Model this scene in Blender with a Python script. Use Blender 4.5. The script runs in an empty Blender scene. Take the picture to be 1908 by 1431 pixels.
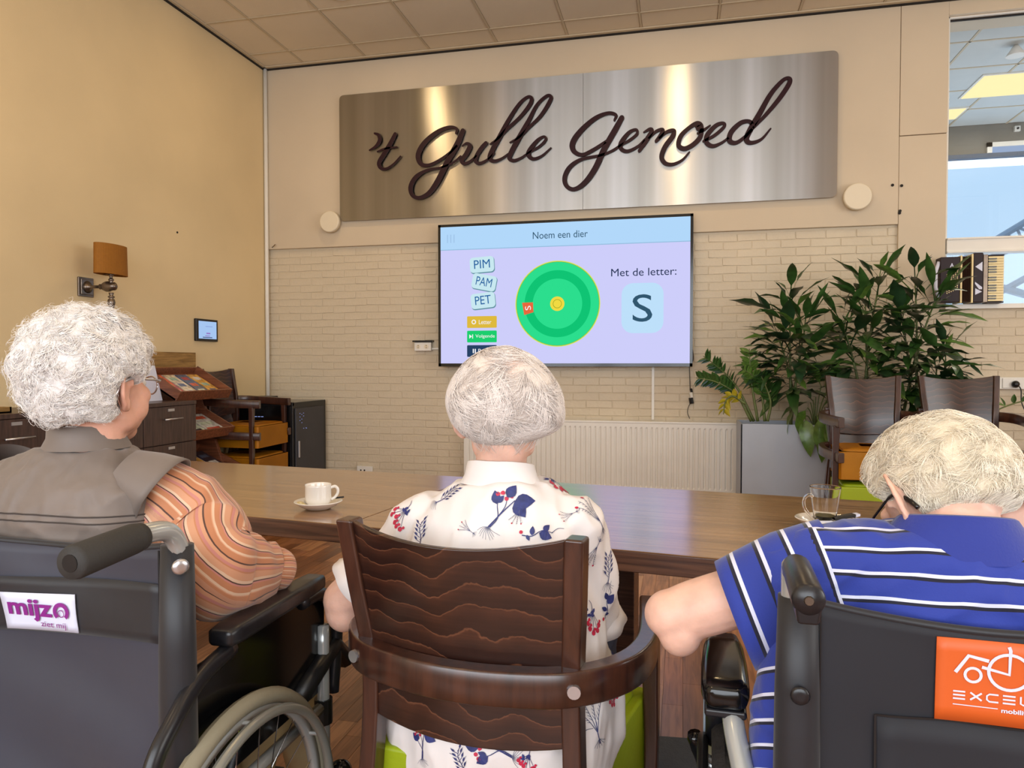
import bpy, bmesh, math, random
import numpy as np
from mathutils import Vector, Matrix, noise, Quaternion
from mathutils.bvhtree import BVHTree
random.seed(7)
S = bpy.context.scene
COL = S.collection
V = Vector
# ---------------------------------------------------------------- camera, world, light
H, F, YAW, PITCH = 1.2, 1354.0, math.radians(13.1), math.atan(35.5/1354.0)
cd = bpy.data.cameras.new('camera'); cam = bpy.data.objects.new('camera', cd); COL.objects.link(cam)
cd.sensor_fit = 'HORIZONTAL'; cd.sensor_width = 36; cd.lens = 36*F/1908; cd.clip_start = .05; cd.clip_end = 100
cam.location = (0, 0, H); cam.rotation_euler = (math.pi/2-PITCH, 0, YAW)
S.camera = cam
S.view_settings.view_transform = 'Standard'; S.view_settings.look = 'None'
S.view_settings.exposure = 0.0; S.view_settings.gamma = 1; S.view_settings.use_curve_mapping = False
S.cycles.use_denoising = True; S.cycles.max_bounces = 12; S.cycles.diffuse_bounces = 4; S.cycles.glossy_bounces = 4
S.cycles.transmission_bounces = 12; S.cycles.transparent_max_bounces = 12; S.cycles.sample_clamp_indirect = 4
S.cycles.caustics_reflective = False; S.cycles.caustics_refractive = False
W = bpy.data.worlds.new('sky'); S.world = W; W.use_nodes = True
W.node_tree.nodes['Background'].inputs[0].default_value = (.50, .72, .93, 1)
W.node_tree.nodes['Background'].inputs[1].default_value = 1.15
def area(name, loc, target, sx, sy, power, col, shape='RECTANGLE'):
    l = bpy.data.lights.new(name, 'AREA'); l.shape = shape; l.size = sx; l.size_y = sy; l.energy = power; l.color = col
    o = bpy.data.objects.new(name, l); COL.objects.link(o); o.location = loc
    o.rotation_euler = (V(target)-V(loc)).to_track_quat('-Z', 'Y').to_euler(); return o
area('daylight_back', (-.6, -2.3, 2.0), (-.6, 3, 2.4), 5.5, 2.2, 205, (.95, .97, 1.0))
area('daylight_right', (4.6, 1.2, 2.0), (0, 2.6, 2.0), 4.0, 2.0, 112, (1.0, .95, .88))
for lx, ly in ((-2.45, 4.94), (-.05, 4.94), (3.2, 4.94), (-2.45, 2.54), (-.05, 2.54), (2.35, 2.54), (-1.6, .14), (.9, .14)):
    area('downlight_glow', (lx, ly, 3.885), (lx, ly, 0), .2, .2, 8, (1, .70, .36), 'DISK')
area('hall_panel_light', (3.6, 7.9, 3.86), (3.6, 7.9, 0), 2.4, .6, 70, (1, .88, .68))
area('hall_fill_light', (4.2, 8.4, .6), (4.2, 7.6, 3.4), 5, 1.0, 85, (.85, .93, 1.0))  # added fill low in the hall, out of view, aimed up at its ceiling

def CW(x, d, z=0.0):                       # camera-frame metres (right, depth) and height -> world point
    return V((x*math.cos(YAW)-d*math.sin(YAW), x*math.sin(YAW)+d*math.cos(YAW), z))
def ray(px, py):
    v = V(((px-954)/F, (715.5-py)/F, -1)); return cam.rotation_euler.to_matrix() @ v
def atY(px, py, Y):
    r = ray(px, py); t = Y/r.y; return V((0, 0, H))+r*t
def atX(px, py, X):
    r = ray(px, py); t = X/r.x; return V((0, 0, H))+r*t
def atZ(px, py, Z):
    r = ray(px, py); t = (Z-H)/r.z; return V((0, 0, H))+r*t
def atD(px, py, d):
    r = ray(px, py); f = V((-math.sin(YAW), math.cos(YAW), 0)); t = d/r.dot(f); return V((0, 0, H))+r*t

# ---------------------------------------------------------------- materials
def lin(c):
    return tuple(((x/255)/12.92 if x <= 10 else (((x/255)+.055)/1.055)**2.4) for x in c)+(1,)
class N:
    def __init__(s, m): s.m = m; s.t = m.node_tree; s.n = s.t.nodes; s.l = s.t.links; s.b = s.n['Principled BSDF']
    def new(s, ty, **k):
        x = s.n.new(ty)
        for a, b in k.items():
            if a.startswith('i_'): x.inputs[a[2:].replace('_', ' ')].default_value = b
            else: setattr(x, a, b)
        return x
    def link(s, a, b): s.l.new(a, b)
    def ramp(s, src, stops, interp='LINEAR'):
        r = s.new('ShaderNodeValToRGB'); r.color_ramp.interpolation = interp
        e = r.color_ramp.elements
        while len(e) < len(stops): e.new(.5)
        for q, (p, c) in zip(e, stops): q.position = p; q.color = c
        s.link(src, r.inputs[0]); return r.outputs[0]
def mat(name, col, rough=.5, metal=0, var=0, vscale=5, bump=0, bscale=40, spec=.5, stretch=(1, 1, 1), coat=0, sheen=0, sss=0, detail=4, coord='Object'):
    m = bpy.data.materials.new(name); m.use_nodes = True; k = N(m); b = k.b
    c = lin(col); b.inputs['Base Color'].default_value = c; b.inputs['Roughness'].default_value = rough
    b.inputs['Metallic'].default_value = metal; b.inputs['Specular IOR Level'].default_value = spec
    if coat: b.inputs['Coat Weight'].default_value = coat; b.inputs['Coat Roughness'].default_value = .15
    if sheen: b.inputs['Sheen Weight'].default_value = sheen
    if sss:
        b.inputs['Subsurface Weight'].default_value = sss; b.inputs['Subsurface Radius'].default_value = (.012, .005, .003); b.inputs['Subsurface Scale'].default_value = .6
    if var or bump:
        tc = k.new('ShaderNodeTexCoord'); mp = k.new('ShaderNodeMapping'); mp.inputs['Scale'].default_value = stretch
        k.link(tc.outputs[coord], mp.inputs[0])
    if var:
        n = k.new('ShaderNodeTexNoise'); n.inputs['Scale'].default_value = vscale; n.inputs['Detail'].default_value = detail
        k.link(mp.outputs[0], n.inputs[0])
        lo = tuple(max(0, x*(1-var)) for x in c[:3])+(1,); hi = tuple(min(1, x*(1+var)) for x in c[:3])+(1,)
        k.link(k.ramp(n.outputs[0], [(.3, lo), (.7, hi)]), b.inputs['Base Color'])
    if bump:
        n = k.new('ShaderNodeTexNoise'); n.inputs['Scale'].default_value = bscale; n.inputs['Detail'].default_value = 3
        k.link(mp.outputs[0], n.inputs[0]); bp = k.new('ShaderNodeBump'); bp.inputs['Strength'].default_value = bump; bp.inputs['Distance'].default_value = .01
        k.link(n.outputs[0], bp.inputs['Height']); k.link(bp.outputs[0], b.inputs['Normal'])
    return m
def wood(name, c1, c2, axis='X', scale=6, rough=.35, coat=.3, stretch=14, contrast=(.35, .65), rand=False):
    m = bpy.data.materials.new(name); m.use_nodes = True; k = N(m); b = k.b
    tc = k.new('ShaderNodeTexCoord'); mp = k.new('ShaderNodeMapping')
    sc = [stretch]*3; sc['XYZ'.index(axis)] = 1; mp.inputs['Scale'].default_value = sc
    k.link(tc.outputs['Object'], mp.inputs[0])
    if rand:
        oi = k.new('ShaderNodeObjectInfo'); vm = k.new('ShaderNodeVectorMath', operation='ADD')
        ml = k.new('ShaderNodeMath', operation='MULTIPLY'); ml.inputs[1].default_value = 37; k.link(oi.outputs['Random'], ml.inputs[0])
        k.link(mp.outputs[0], vm.inputs[0]); k.link(ml.outputs[0], vm.inputs[1]); src = vm.outputs[0]
    else: src = mp.outputs[0]
    n = k.new('ShaderNodeTexNoise'); n.inputs['Scale'].default_value = scale; n.inputs['Detail'].default_value = 6; n.inputs['Roughness'].default_value = .6; n.inputs['Distortion'].default_value = .4
    k.link(src, n.inputs[0])
    k.link(k.ramp(n.outputs[0], [(contrast[0], lin(c1)), (contrast[1], lin(c2))]), b.inputs['Base Color'])
    b.inputs['Roughness'].default_value = rough; b.inputs['Coat Weight'].default_value = coat; b.inputs['Coat Roughness'].default_value = .2
    bp = k.new('ShaderNodeBump'); bp.inputs['Strength'].default_value = .08; bp.inputs['Distance'].default_value = .005
    k.link(n.outputs[0], bp.inputs['Height']); k.link(bp.outputs[0], b.inputs['Normal'])
    return m
def emit(name, col, s=1.0):
    m = bpy.data.materials.new(name); m.use_nodes = True; k = N(m); k.n.remove(k.b)
    e = k.new('ShaderNodeEmission'); e.inputs[0].default_value = lin(col); e.inputs[1].default_value = s
    k.link(e.outputs[0], k.n['Material Output'].inputs[0]); return m

M = {}
M['wall_left'] = mat('cream_wallpaper', (222, 200, 158), .75, var=.06, vscale=1.3, bump=.05, bscale=120)
M['plaster'] = mat('cream_plaster', (206, 190, 166), .65, var=.04, vscale=1.5, bump=.04, bscale=60)
M['brick'] = mat('painted_brick', (208, 194, 170), .55, var=.06, vscale=3, bump=.35, bscale=45)
M['mortar'] = mat('painted_mortar', (204, 190, 166), .6, bump=.3, bscale=80)
M['white'] = mat('white_gloss_paint', (230, 227, 220), .35, var=.03)
M['tile'] = mat('ceiling_tile', (222, 208, 184), .9, var=.03, vscale=2, bump=.12, bscale=160)
M['grid'] = mat('ceiling_grid', (196, 180, 152), .5, var=.03)
M['gap'] = mat('dark_shadow_gap', (28, 24, 22), .8, var=.1)
M['black'] = mat('black_plastic', (20, 20, 22), .35, var=.1, bump=.03, bscale=200)
M['blackgloss'] = mat('black_glossy', (12, 12, 14), .15, var=.1)
M['rack'] = mat('dark_grey_rack', (62, 62, 68), .45, metal=.3, var=.1)
M['darkwood'] = wood('dark_wenge', (50, 34, 30), (78, 56, 48), 'Z', 5, .4, .2)
M['traywood'] = wood('reddish_tray_wood', (96, 54, 36), (140, 84, 56), 'X', 5, .45, .15)
M['goldwood'] = wood('golden_board', (120, 88, 40), (168, 130, 72), 'Y', 5, .5, .1)
M['chairwood'] = wood('brown_stained_beech', (46, 25, 19), (72, 41, 29), 'Z', 4, .3, .5, 10)
M['steel'] = mat('brushed_handle', (205, 205, 210), .3, metal=.9, var=.05)
M['chrome'] = mat('chrome', (230, 230, 232), .12, metal=1, var=.03)
M['yellow'] = mat('ochre_leather', (212, 140, 24), .42, var=.06, vscale=6, bump=.06, bscale=90)
M['green'] = mat('lime_leather', (150, 168, 22), .42, var=.06, vscale=6, bump=.06, bscale=90)
M['tabletop'] = wood('table_oak', (116, 82, 56), (176, 136, 94), 'X', 2.2, .15, .9, 26, (.34, .66))
M['tableedge'] = wood('table_dark_edge', (70, 46, 40), (112, 78, 62), 'X', 3, .4, .2, 30)
M['planter'] = mat('grey_planter', (172, 181, 196), .5, var=.06, vscale=3, bump=.05, bscale=30)
M['soil'] = mat('soil', (48, 36, 28), .9, var=.3, vscale=40, bump=.5, bscale=60)
M['leaf'] = mat('dark_green_leaf', (50, 82, 36), .33, var=.35, vscale=7, coat=.2)
M['leaf2'] = mat('mid_green_leaf', (84, 116, 48), .35, var=.35, vscale=9, coat=.2)
M['leaf3'] = mat('deep_leaf', (38, 64, 38), .35, var=.3, vscale=9, coat=.2)
M['leafy'] = mat('yellowing_leaf', (176, 160, 40), .4, var=.35, vscale=30)
M['stem'] = mat('plant_stem', (92, 104, 52), .5, var=.2, vscale=20)
M['porcelain'] = mat('white_porcelain', (236, 232, 226), .12, var=.02, coat=.5)
M['pewter'] = mat('pewter', (120, 108, 98), .3, metal=.9, var=.15, vscale=20)
M['shade'] = mat('ochre_shade', (146, 92, 16), .8, var=.06, vscale=60, bump=.1, bscale=300)
M['maroon'] = mat('maroon_letters', (40, 10, 20), .5, var=.08, spec=.25)
M['disc'] = mat('white_disc', (226, 214, 190), .5, var=.02)
M['skin'] = mat('skin', (226, 182, 162), .5, var=.12, vscale=22, bump=.08, bscale=120, sss=.25)
M['skin2'] = mat('skin_ruddy', (218, 166, 144), .5, var=.14, vscale=22, bump=.08, bscale=120, sss=.25)
M['vest'] = mat('taupe_vest', (112, 100, 92), .6, var=.12, vscale=7, bump=.12, bscale=14, sheen=.2)
M['stitch'] = mat('dark_stitching', (62, 54, 50), .8, var=.1)
M['beige'] = mat('beige_trousers', (168, 150, 112), .8, var=.08, bump=.1, bscale=20)
M['navytr'] = mat('navy_trousers', (36, 40, 60), .8, var=.08, bump=.1, bscale=20)
M['blouse'] = mat('white_blouse', (226, 219, 216), .6, var=.02, vscale=6, bump=.05, bscale=25, sss=.05)
M['inkblue'] = mat('navy_print', (38, 46, 104), .6, var=.3, vscale=90)
M['inkred'] = mat('red_print', (186, 34, 66), .6, var=.2, vscale=90)
M['inkgrey'] = mat('grey_print', (86, 90, 118), .7, var=.2, vscale=90)
M['nylonR'] = mat('dark_nylon', (24, 25, 33), .7, var=.10, vscale=4, bump=.12, bscale=9, sheen=.1)
M['nylon'] = mat('charcoal_nylon', (46, 48, 62), .55, var=.10, vscale=4, bump=.12, bscale=9, sheen=.25)
M['nylon2'] = mat('black_nylon', (26, 27, 33), .5, var=.1, vscale=6, bump=.1, bscale=14, sheen=.15)
M['vinyl'] = mat('black_vinyl', (26, 26, 30), .32, var=.1, vscale=8, bump=.06, bscale=30)
M['foam'] = mat('grey_foam_grip', (48, 46, 44), .75, var=.1, bump=.1, bscale=200)
M['greytube'] = mat('grey_painted_tube', (176, 178, 176), .22, metal=.3, var=.03, coat=.5)
M['tyre'] = mat('grey_beige_tyre', (148, 142, 122), .6, var=.06, bump=.1, bscale=90)
M['rim'] = mat('grey_push_rim', (150, 150, 142), .3, metal=.4, var=.04)
M['tyreblack'] = mat('black_tyre', (34, 33, 34), .6, var=.2, vscale=50, bump=.3, bscale=120)
M['orange'] = mat('orange_label', (212, 94, 34), .5, var=.03)
M['whitelabel'] = mat('white_label', (214, 218, 238), .5, var=.02)
M['purple'] = mat('purple_ink', (132, 34, 132), .5, var=.04)
M['bluegrey'] = mat('pale_blue_metal', (160, 176, 190), .3, metal=.3, var=.04)
M['halltile'] = mat('hall_ceiling_tile', (200, 205, 205), .9, var=.03)
M['hallwall'] = mat('hall_wall_grey', (128, 124, 116), .7, var=.04)
M['matgrey'] = mat('grey_floor_mat', (84, 86, 92), .9, var=.08, vscale=60, bump=.2, bscale=200)
M['truss'] = mat('truss_steel', (140, 158, 176), .4, metal=.4, var=.05)
M['ivory'] = mat('ivory_keys', (234, 214, 158), .3, var=.04)
M['accblack'] = mat('dark_accordion', (36, 22, 30), .45, var=.15, spec=.3)
M['bellows'] = mat('brown_bellows', (64, 42, 30), .5, var=.2)
def glassmat():
    m = bpy.data.materials.new('clear_glass'); m.use_nodes = True; k = N(m); b = k.b
    b.inputs['Base Color'].default_value = (1, 1, 1, 1); b.inputs['Roughness'].default_value = .02
    b.inputs['Transmission Weight'].default_value = 1; b.inputs['IOR'].default_value = 1.22; return m
M['glass'] = glassmat()
def panemat():
    m = bpy.data.materials.new('window_pane'); m.use_nodes = True; k = N(m); k.n.remove(k.b)
    t = k.new('ShaderNodeBsdfTransparent'); t.inputs[0].default_value = (.985, .99, 1, 1)
    g = k.new('ShaderNodeBsdfGlossy'); g.inputs['Roughness'].default_value = .02
    ge = k.new('ShaderNodeNewGeometry'); dt = k.new('ShaderNodeVectorMath', operation='DOT_PRODUCT'); k.link(ge.outputs['Incoming'], dt.inputs[0]); k.link(ge.outputs['Normal'], dt.inputs[1])
    ab = k.new('ShaderNodeMath', operation='ABSOLUTE'); k.link(dt.outputs['Value'], ab.inputs[0]); om = k.new('ShaderNodeMath', operation='SUBTRACT'); om.inputs[0].default_value = 1; k.link(ab.outputs[0], om.inputs[1])
    pw = k.new('ShaderNodeMath', operation='POWER'); pw.inputs[1].default_value = 5; k.link(om.outputs[0], pw.inputs[0]); fr = k.new('ShaderNodeMath', operation='MULTIPLY_ADD'); fr.inputs[1].default_value = .8; fr.inputs[2].default_value = .03; k.link(pw.outputs[0], fr.inputs[0]); mx = k.new('ShaderNodeMixShader')
    k.link(fr.outputs[0], mx.inputs[0]); k.link(t.outputs[0], mx.inputs[1]); k.link(g.outputs[0], mx.inputs[2])
    k.link(mx.outputs[0], k.n['Material Output'].inputs[0]); return m
M['pane'] = panemat()
def signmat():
    m = mat('brushed_steel', (196, 192, 184), .33, metal=1); k = N(m)
    m.node_tree.nodes['Principled BSDF'].inputs['Anisotropic'].default_value = .97; m.node_tree.nodes['Principled BSDF'].inputs['Anisotropic Rotation'].default_value = .25
    tg = k.new('ShaderNodeTangent', direction_type='UV_MAP'); k.link(tg.outputs[0], k.b.inputs['Tangent'])
    tc = k.new('ShaderNodeTexCoord'); mp = k.new('ShaderNodeMapping'); mp.inputs['Scale'].default_value = (1.2, 1, 160)
    n = k.new('ShaderNodeTexNoise'); n.inputs['Scale'].default_value = 3; n.inputs['Detail'].default_value = 5
    k.link(tc.outputs['Object'], mp.inputs[0]); k.link(mp.outputs[0], n.inputs[0])
    bp = k.new('ShaderNodeBump'); bp.inputs['Strength'].default_value = .02; bp.inputs['Distance'].default_value = .002
    k.link(n.outputs[0], bp.inputs['Height']); k.link(bp.outputs[0], k.b.inputs['Normal'])
    mp2 = k.new('ShaderNodeMapping'); mp2.inputs['Scale'].default_value = (4.0, 1, .05)
    n2 = k.new('ShaderNodeTexNoise'); n2.inputs['Scale'].default_value = 1; n2.inputs['Detail'].default_value = 3
    k.link(tc.outputs['Object'], mp2.inputs[0]); k.link(mp2.outputs[0], n2.inputs[0])
    k.link(k.ramp(n2.outputs[0], [(.35, lin((160, 156, 148))), (.65, lin((192, 190, 188)))]), k.b.inputs['Base Color'])
    return m
M['sign'] = signmat()
def panelwood():
    # stained plywood back with long wavy figured grain
    m = bpy.data.materials.new('figured_back_panel'); m.use_nodes = True; k = N(m); b = k.b
    tc = k.new('ShaderNodeTexCoord'); mp = k.new('ShaderNodeMapping'); mp.inputs['Scale'].default_value = (2.4, .2, 1.8); mp.inputs['Location'].default_value = (.3, 0, .5)
    k.link(tc.outputs['Object'], mp.inputs[0])
    n0 = k.new('ShaderNodeTexNoise'); n0.inputs['Scale'].default_value = 1.6; n0.inputs['Detail'].default_value = 2; k.link(mp.outputs[0], n0.inputs[0])
    ml = k.new('ShaderNodeMath', operation='MULTIPLY'); ml.inputs[1].default_value = 6.5; k.link(n0.outputs[0], ml.inputs[0])
    sx = k.new('ShaderNodeSeparateXYZ'); k.link(tc.outputs['Object'], sx.inputs[0]); mz = k.new('ShaderNodeMath', operation='MULTIPLY_ADD'); mz.inputs[1].default_value = 26; k.link(sx.outputs['Z'], mz.inputs[0]); k.link(ml.outputs[0], mz.inputs[2]); ml = mz
    n3 = k.new('ShaderNodeTexNoise'); n3.inputs['Scale'].default_value = 22; n3.inputs['Detail'].default_value = 3; k.link(mp.outputs[0], n3.inputs[0]); m3 = k.new('ShaderNodeMath', operation='MULTIPLY_ADD'); m3.inputs[1].default_value = .35; k.link(n3.outputs[0], m3.inputs[0]); k.link(ml.outputs[0], m3.inputs[2]); ml = m3
    fr = k.new('ShaderNodeMath', operation='FRACT'); k.link(ml.outputs[0], fr.inputs[0])
    c1 = k.ramp(fr.outputs[0], [(0, lin((38, 20, 16))), (.5, lin((48, 26, 19))), (.9, lin((64, 36, 25))), (.96, lin((104, 66, 46))), (1, lin((50, 27, 21)))])
    mp2 = k.new('ShaderNodeMapping'); mp2.inputs['Scale'].default_value = (3, 3, 90); k.link(tc.outputs['Object'], mp2.inputs[0])
    n1 = k.new('ShaderNodeTexNoise'); n1.inputs['Scale'].default_value = 2; n1.inputs['Detail'].default_value = 4; k.link(mp2.outputs[0], n1.inputs[0])
    mx = k.new('ShaderNodeMix', data_type='RGBA', blend_type='MULTIPLY'); mx.inputs[0].default_value = .6
    k.link(c1, mx.inputs[6]); k.link(k.ramp(n1.outputs[0], [(.3, (.55, .5, .48, 1)), (.7, (1.25, 1.2, 1.2, 1))]), mx.inputs[7])
    k.link(mx.outputs[2], b.inputs['Base Color']); b.inputs['Roughness'].default_value = .32; b.inputs['Coat Weight'].default_value = .4; b.inputs['Coat Roughness'].default_value = .25
    return m
M['panelwood'] = panelwood()
def plankmat(name, attr):
    m = bpy.data.materials.new(name); m.use_nodes = True; k = N(m); b = k.b
    if attr: a = k.new('ShaderNodeAttribute', attribute_name='rnd'); src = a.outputs['Fac']
    else: a = k.new('ShaderNodeObjectInfo'); src = a.outputs['Random']
    g = k.new('ShaderNodeNewGeometry'); mp = k.new('ShaderNodeMapping'); mp.inputs['Scale'].default_value = (30, 2, 1)
    k.link(g.outputs['Position'], mp.inputs[0]); n = k.new('ShaderNodeTexNoise'); n.inputs['Scale'].default_value = 2; n.inputs['Detail'].default_value = 5; n.inputs['Distortion'].default_value = .6
    k.link(mp.outputs[0], n.inputs[0])
    c = k.ramp(src, [(0, lin((116, 74, 46))), (.3, lin((150, 100, 64))), (.55, lin((176, 122, 82))), (.8, lin((160, 106, 72))), (1, lin((190, 140, 98)))])
    mx = k.new('ShaderNodeMix', data_type='RGBA', blend_type='MULTIPLY'); mx.inputs[0].default_value = 1
    k.link(c, mx.inputs[6]); k.link(k.ramp(n.outputs[0], [(.35, (.62, .58, .55, 1)), (.6, (1.05, 1.05, 1.05, 1))]), mx.inputs[7])
    k.link(mx.outputs[2], b.inputs['Base Color']); b.inputs['Roughness'].default_value = .3; return m
M['plank'] = plankmat('wood_floor_block', False); M['plankattr'] = plankmat('wood_floor_blocks', True)
def hairmat(name, stops, rough=.5):
    m = bpy.data.materials.new(name); m.use_nodes = True; k = N(m)
    a = k.new('ShaderNodeAttribute', attribute_name='rnd')
    k.link(k.ramp(a.outputs['Fac'], stops), k.b.inputs['Base Color']); k.b.inputs['Roughness'].default_value = rough
    k.b.inputs['Sheen Weight'].default_value = .3; return m
def addbump(m, sc=(60, 60, 14), st=.5):
    k = N(m); g = k.new('ShaderNodeTexCoord'); mp = k.new('ShaderNodeMapping'); mp.inputs['Scale'].default_value = sc; k.link(g.outputs['Object'], mp.inputs[0]); n = k.new('ShaderNodeTexNoise'); n.inputs['Scale'].default_value = 6; n.inputs['Detail'].default_value = 5; k.link(mp.outputs[0], n.inputs[0]); bp = k.new('ShaderNodeBump'); bp.inputs['Strength'].default_value = st; bp.inputs['Distance'].default_value = .004; k.link(n.outputs[0], bp.inputs['Height']); k.link(bp.outputs[0], k.b.inputs['Normal']); k.b.inputs['Roughness'].default_value = .8; k.b.inputs['Specular IOR Level'].default_value = .2; return m
M['hairL'] = hairmat('white_curl_hair', [(0, lin((206, 200, 200))), (.4, lin((236, 230, 226))), (1, lin((252, 246, 238)))])
M['hairM'] = hairmat('fine_white_hair', [(0, lin((184, 170, 162))), (.45, lin((218, 206, 198))), (1, lin((240, 230, 222)))])
M['hairR'] = hairmat('short_white_hair', [(0, lin((206, 194, 174))), (.4, lin((246, 234, 212))), (1, lin((255, 248, 228)))])
def striped_sleeve():
    m = bpy.data.materials.new('orange_striped_cotton'); m.use_nodes = True; k = N(m); b = k.b
    a = k.new('ShaderNodeAttribute', attribute_name='st'); src = a.outputs['Fac']
    def band(freq, off, stops, interp='LINEAR'):
        x = k.new('ShaderNodeMath', operation='MULTIPLY_ADD'); x.inputs[1].default_value = freq; x.inputs[2].default_value = off; k.link(src, x.inputs[0])
        f = k.new('ShaderNodeMath', operation='FRACT'); k.link(x.outputs[0], f.inputs[0]); return k.ramp(f.outputs[0], stops, interp)
    o1, o2, cr, br, pk = lin((186, 122, 84)), lin((202, 146, 112)), lin((214, 180, 152)), lin((78, 48, 38)), lin((190, 124, 114))
    c = band(8, 0, [(0, br), (.045, o1), (.22, o2), (.25, cr), (.31, o1), (.46, pk), (.5, br), (.53, cr), (.6, o2), (.78, o1), (.82, pk), (.9, o2)], 'CONSTANT')
    k.link(c, b.inputs['Base Color']); b.inputs['Roughness'].default_value = .7; b.inputs['Sheen Weight'].default_value = .3
    return m
M['sleeve'] = striped_sleeve()
def polomat():
    m = bpy.data.materials.new('blue_striped_pique'); m.use_nodes = True; k = N(m); b = k.b
    a0 = k.new('ShaderNodeAttribute', attribute_name='st'); a1 = k.new('ShaderNodeAttribute', attribute_name='sa'); a2 = k.new('ShaderNodeAttribute', attribute_name='wm')
    gt = k.new('ShaderNodeMath', operation='GREATER_THAN'); gt.inputs[1].default_value = .5; k.link(a2.outputs['Fac'], gt.inputs[0]); a = k.new('ShaderNodeMix', data_type='FLOAT'); k.link(gt.outputs[0], a.inputs[0]); k.link(a0.outputs['Fac'], a.inputs[2]); k.link(a1.outputs['Fac'], a.inputs[3])
    x = k.new('ShaderNodeMath', operation='MULTIPLY'); x.inputs[1].default_value = 1/.037
    k.link(a.outputs[0], x.inputs[0]); f = k.new('ShaderNodeMath', operation='FRACT'); k.link(x.outputs[0], f.inputs[0])
    bl = lin((36, 56, 150)); k.link(k.ramp(f.outputs[0], [(0, bl), (.71, lin((14, 16, 40))), (.84, lin((214, 218, 240))), (.975, bl)], 'CONSTANT'), b.inputs['Base Color'])
    b.inputs['Roughness'].default_value = .8; b.inputs['Sheen Weight'].default_value = .25
    tc = k.new('ShaderNodeTexCoord'); n = k.new('ShaderNodeTexNoise'); n.inputs['Scale'].default_value = 350; k.link(tc.outputs['Object'], n.inputs[0])
    bp = k.new('ShaderNodeBump'); bp.inputs['Strength'].default_value = .15; bp.inputs['Distance'].default_value = .002; k.link(n.outputs[0], bp.inputs['Height']); k.link(bp.outputs[0], b.inputs['Normal'])
    return m
M['polo'] = polomat()
M['polocollar'] = mat('royal_blue_knit', (34, 50, 138), .8, var=.06, bump=.1, bscale=200, sheen=.2)

# ---------------------------------------------------------------- object helpers
def tag(o, label=None, cat=None, group=None, kind=None):
    if label: o['label'] = label
    if cat: o['category'] = cat
    if group: o['group'] = group
    if kind: o['kind'] = kind
    return o
def empty(name, loc=(0, 0, 0), label=None, cat=None, group=None, rz=0, world=False, kind=None):
    o = bpy.data.objects.new(name, None); COL.objects.link(o); o.location = loc; o.rotation_euler = (0, 0, rz)
    o.empty_display_size = .1
    if world: WORLD[o.name] = V(loc)
    return tag(o, label, cat, group, kind)
WORLD = {}
def mk(name, verts, faces, m, parent=None, smooth=False, bevel=0, mi=None, sub=0, segs=2, autos=False):
    off = None
    if parent is not None:
        off = WORLD.get(parent.name)
    me = bpy.data.meshes.new(name)
    if off is not None: verts = [(v[0]-off.x, v[1]-off.y, v[2]-off.z) for v in verts]
    me.from_pydata([tuple(v) for v in verts], [], faces)
    for x in (m if isinstance(m, (list, tuple)) else [m]): me.materials.append(x)
    if mi is not None: me.polygons.foreach_set('material_index', mi)
    if smooth: me.polygons.foreach_set('use_smooth', [True]*len(me.polygons))
    me.update()
    o = bpy.data.objects.new(name, me); COL.objects.link(o)
    if off is not None: WORLD[o.name] = off          # sub-parts share the frame of their part
    if parent is not None: o.parent = parent
    if bevel:
        b = o.modifiers.new('bevel', 'BEVEL'); b.width = bevel; b.segments = segs; b.limit_method = 'ANGLE'; b.angle_limit = .6
        me.polygons.foreach_set('use_smooth', [True]*len(me.polygons))
        b.harden_normals = True
    if sub:
        s = o.modifiers.new('sub', 'SUBSURF'); s.levels = sub; s.render_levels = sub
    return o
def crom(pts, n=6, closed=False):
    P = [list(p) for p in pts]; out = []; L = len(P); dim = len(P[0])
    rng = range(L if closed else L-1)
    for i in rng:
        a = P[(i-1) % L] if closed or i > 0 else [2*P[0][k]-P[1][k] for k in range(dim)]
        b, c = P[i], P[(i+1) % L]
        d = P[(i+2) % L] if closed or i < L-2 else [2*P[-1][k]-P[-2][k] for k in range(dim)]
        for s in range(n):
            t = s/n
            out.append([.5*(2*b[k]+(c[k]-a[k])*t+(2*a[k]-5*b[k]+4*c[k]-d[k])*t*t+(3*b[k]-a[k]-3*c[k]+d[k])*t**3) for k in range(dim)])
    if not closed: out.append(P[-1])
    return out
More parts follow.
